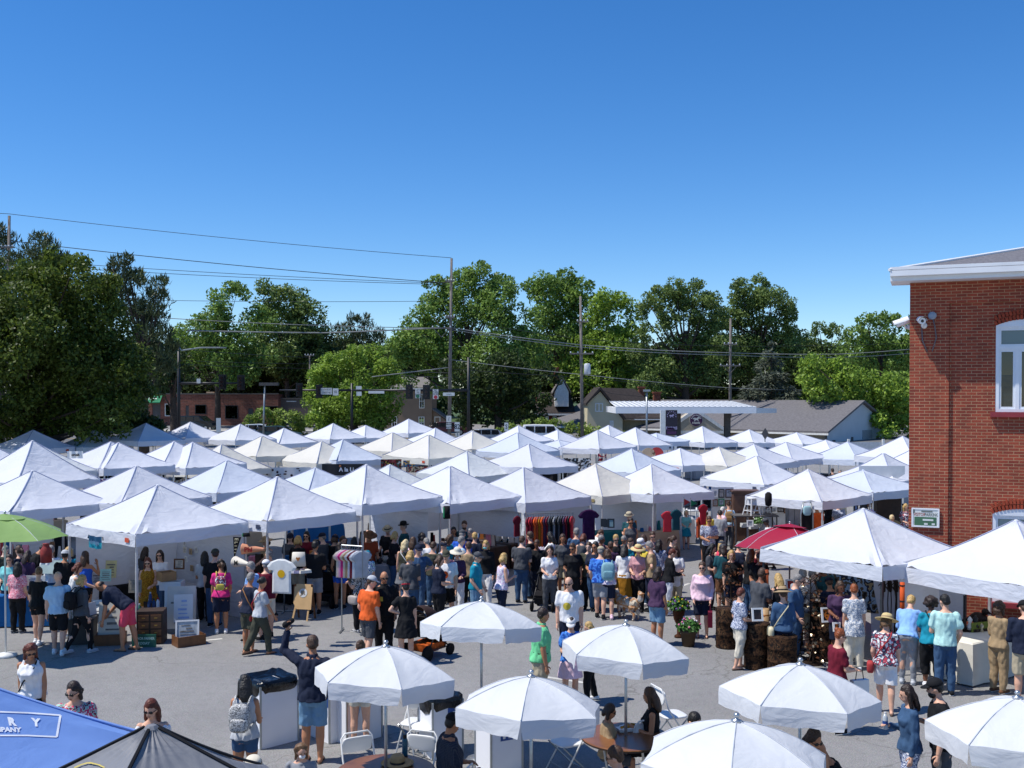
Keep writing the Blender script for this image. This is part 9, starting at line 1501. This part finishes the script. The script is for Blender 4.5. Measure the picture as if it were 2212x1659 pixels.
for (lab, x, y, g_, yaw, size, ze, D) in TENTS:
    if D > 64 or lab.startswith(('big white', 'cream front', 'white tent roofing', 'cornflower', 'charcoal')): continue
    fr_ = D < 33; nl = ' '.join(lab.split()[:8]); c = q.choice([M_CLOTHK, M_CLOTHG, M_CLOTHK, M_CLOTHB, M_CLOTHT]) if not fr_ else q.choice([M_CLOTHK, M_WOODD, M_CLOTHTL]); P = Vector((x, y, g_)); back = Vector((cos(yaw+.8), sin(yaw+.8), 0))
    for k in ((0,) if not fr_ else (0, 1)):
        Q = P + (back*.75 + Vector((-sin(yaw+.8), cos(yaw+.8), 0))*(.8*(2*k-1)) if fr_ else Vector()); ya = yaw + (k*pi/2 if fr_ else 0); table(('stall table in ', 'second stall table in ')[k] + nl, Q, ya, 1.9, .7, .76, c)
        if D < 56:
            o = thing('goods_display', ('mixed goods on table in ', 'piled goods on second table in ')[k] + nl, 'goods', Q+Vector((0, 0, .775)), ya, 'mixed goods on stall tables')
            for i in range(13 if fr_ else 9): hh = q.uniform(.12, .55 if fr_ else .4); MBx(('box', (-.85+(.142 if fr_ else .2)*i, q.uniform(-.2, .2), hh/2), (q.uniform(.08, .2), .12, hh), q.uniform(0, 1), 0, 0, 0, q.uniform(.4, 1))).build('ware', q.choice([M_WOOD, M_PAPERW, M_CLOTHTL, PINKS[0], PINKS[2], M_CLOTHK, PINKS[3], M_WOODD, M_CLOTHB, M_PAPER]), o)
def by(words_): return next(r for r in PEOPLE if words_ in r[0]['label'])
def backpack(words_, label, mt, mt2, k=1.0):
    r, Mh, ML, A, dz, h = by(words_); root = thing('backpack', label, 'backpack', r.location, r.rotation_euler.z, 'backpacks'); m = MB(); m.M = ML; superell(m, (0, -.155*h*1.0, .70*h), (.085*h*k, .045*h, .115*h*k), .55); m.build('bag', mt, root, True); m = MB(); m.M = ML; superell(m, (0, -.195*h, .655*h), (.065*h*k, .02*h, .05*h*k), .5); m.build('pocket', mt2, root, True)
    for s in (-1, 1): m = MB(); m.M = ML; m.tube([(s*.055*h, -.125*h, .79*h), (s*.062*h, -.05*h, .85*h), (s*.066*h, .045*h, .815*h), (s*.072*h, .075*h, .74*h), (s*.09*h, .02*h, .65*h), (s*.07*h, -.12*h, .61*h)], .011*h, 6, flat=.6); m.build('strap', mt2, root, True)
backpack('silver snakeskin', 'silver snakeskin backpack worn over grey tank', cmat('snake'), cmat('snake')); backpack('pale blue backpack', 'pale blue backpack worn by woman in pastel tee', pm('pale blue nylon', '86b0b8', .7), pm('pale blue nylon pocket', '79a4ae', .7), 1.15); backpack('woman with tan backpack', 'tan backpack by the framed art', pm('tan canvas bag', '9a7a52', .8), pm('tan canvas pocket', '8a6a44', .8)); backpack('hot pink', 'white patterned backpack on woman in hot pink tee', cmat('print'), pm('yellow pocket', 'c0b050', .8), .85); backpack('blonde woman in grey hooded', 'black backpack on blonde woman in grey vest', M_CLOTHK, M_CLOTHK)
def tote(words_, label, mt, side=1, w_=.3, h_=.34, name='shopping_bag', extra=None):
    r, Mh, ML, A, dz, h = by(words_); S, E, Wt, fd, sd, nm = A[1 if side > 0 else 0]; P = r.matrix_basis @ (Wt + fd*.06*h); root = thing(name, label, 'bag', P, r.rotation_euler.z, 'carried bags'); MBx(('box', (0, 0, -.16-h_/2), (.1, w_, h_), 0, 0, 0, 0, .97)).build('bag', mt, root); MBx(('tube', [(0, -w_*.25, -.16), (0, -w_*.18, -.02), (0, 0, .0), (0, w_*.18, -.02), (0, w_*.25, -.16)], .008, 5)).build('handle', extra or mt, root)
def sling(words_, label, mt, side=1, strap=None, w_=.2, h_=.17):
    r, Mh, ML, A, dz, h = by(words_); s = side; root = thing('shoulder_bag', label, 'bag', r.location, r.rotation_euler.z, 'shoulder bags'); m = MB(); superell(m, (s*.15*h, -.02*h, .47*h+dz), (.035*h, w_*.5, h_*.5), .5); m.build('bag', mt, root, True); m = MB(); m.M = ML; m.tube([(s*.135*h, -.02*h, .50*h), (s*.06*h, -.092*h, .66*h), (-s*.045*h, -.078*h, .80*h), (-s*.06*h, -.01*h, .853*h), (-s*.045*h, .064*h, .79*h), (s*.05*h, .098*h, .66*h), (s*.135*h, .0, .50*h)], .007*h, 5); m.build('strap', strap or mt, root, True)
bpy.context.view_layer.update()
tote('pale pink sweater', 'maroon tote bag with white print held by pale pink sweater woman', pm('maroon canvas', '6a1730', .9), -1); tote('maroon tee holding', 'white paper shopping bag held by woman in maroon tee', M_PAPERW, 1, .3, .36, extra=M_BLACK)
sling('striding with red bag', 'bright red crossbody bag on striding woman', pm('red leather', 'a81c24', .5), -1); sling('plaid skirt', 'white slouchy shoulder bag on blonde woman', M_PAPERW, 1, None, .3, .34); sling('black and white patterned top', 'pale grey handbag at patterned top hip', pm('grey leather', 'a8a09a', .6), -1, M_BLACK, .28, .2); sling('afro', 'black crossbody strap bag on teal tee', M_CLOTHK, 1); sling('auburn curls', 'small black crossbody bag on white tank woman', M_CLOTHK, 1); sling('black banded straw hat', 'cream hand bag at navy shorts woman', pm('cream leather', 'cfc4a0', .6), -1, None, .26, .26); sling('printed tee and white shorts', 'red crossbody bag on straw hat woman', PINKS[2], -1, None, .2, .2); sling('grey haired woman in navy', 'tan strapped bag across navy tee', pm('tan leather', '9a6a3a', .6), 1)
for w_, lab in (('denim jacket', 'clear water bottle held by denim jacket woman'),):
    r, Mh, ML, A, dz, h = by(w_); S, E, Wt, fd, sd, nm = A[1]; P = r.matrix_basis @ (Wt + fd*.08); item('water_bottle', lab, 'bottle', P-Vector((0, 0, .06)), 0, [('vessel', MBx(('lathe', [(.032, 0), (.034, .02), (.033, .15), (.014, .2)], 12)), glass_mat('clear plastic', (.6, .66, .7), .1)), ('label_band', MBx(('lathe', [(.035, .06), (.035, .11)], 12, (0, 0, 0), 0, 1, 1, False)), M_BLUES), ('cap', MBx(('lathe', [(.015, .2), (.015, .22)], 10)), M_PLW)])
r, Mh, ML, A, dz, h = by('raising one arm'); S, E, Wt, fd, sd, nm = A[0]; P = r.matrix_basis @ (Wt + fd*.10); item('folded_umbrella', 'black folded pouch held up by man in navy jacket', 'pouch', P, .4, [('body', MBx(('cap', (-.04, 0, 0), (.06, .02, .05), .05, .04, 10)), M_CLOTHK)])
r, Mh, ML, A, dz, h = by('cream shorts half hidden'); S, E, Wt, fd, sd, nm = A[0]; P = r.matrix_basis @ (Wt + fd*.06); m = MB(); n = 10; v = [((.09+.04*sin(i*1.7+j))*cos(2*pi*i/n), (.06+.02*cos(i*2.1))*sin(2*pi*i/n), -.12*j+.04) for j in range(5) for i in range(n)]; m.add(v, [(j*n+i, j*n+(i+1) % n, (j+1)*n+(i+1) % n, (j+1)*n+i) for j in range(4) for i in range(n)] + [tuple(range(n)), tuple(range(4*n, 5*n))]); item('held_shirt', 'crumpled blue white shirt held beside cream shorts', 'shirt', P, 0, [('garment', m, cmat('sky'))])
r, Mh, ML, A, dz, h = by('holding leaves'); S, E, Wt, fd, sd, nm = A[1]; P = r.matrix_basis @ (Wt+fd*.08); q = random.Random(4); m = MB()
for i in range(40): e = Vector((q.gauss(0, .07), q.gauss(0, .06), q.gauss(0, .05))); a = Vector((q.gauss(0, 1), q.gauss(0, 1), q.gauss(0, 1))).normalized()*.06; b = a.orthogonal().normalized()*.025; m.add([e-a, e+b, e+a, e-b], [(0, 1, 2, 3)])
item('leaf_bunch', 'bunch of green leaves held by yellow blouse woman', 'plant', P, 0, [('foliage', m, M_GRASSL)])
run_jobs()
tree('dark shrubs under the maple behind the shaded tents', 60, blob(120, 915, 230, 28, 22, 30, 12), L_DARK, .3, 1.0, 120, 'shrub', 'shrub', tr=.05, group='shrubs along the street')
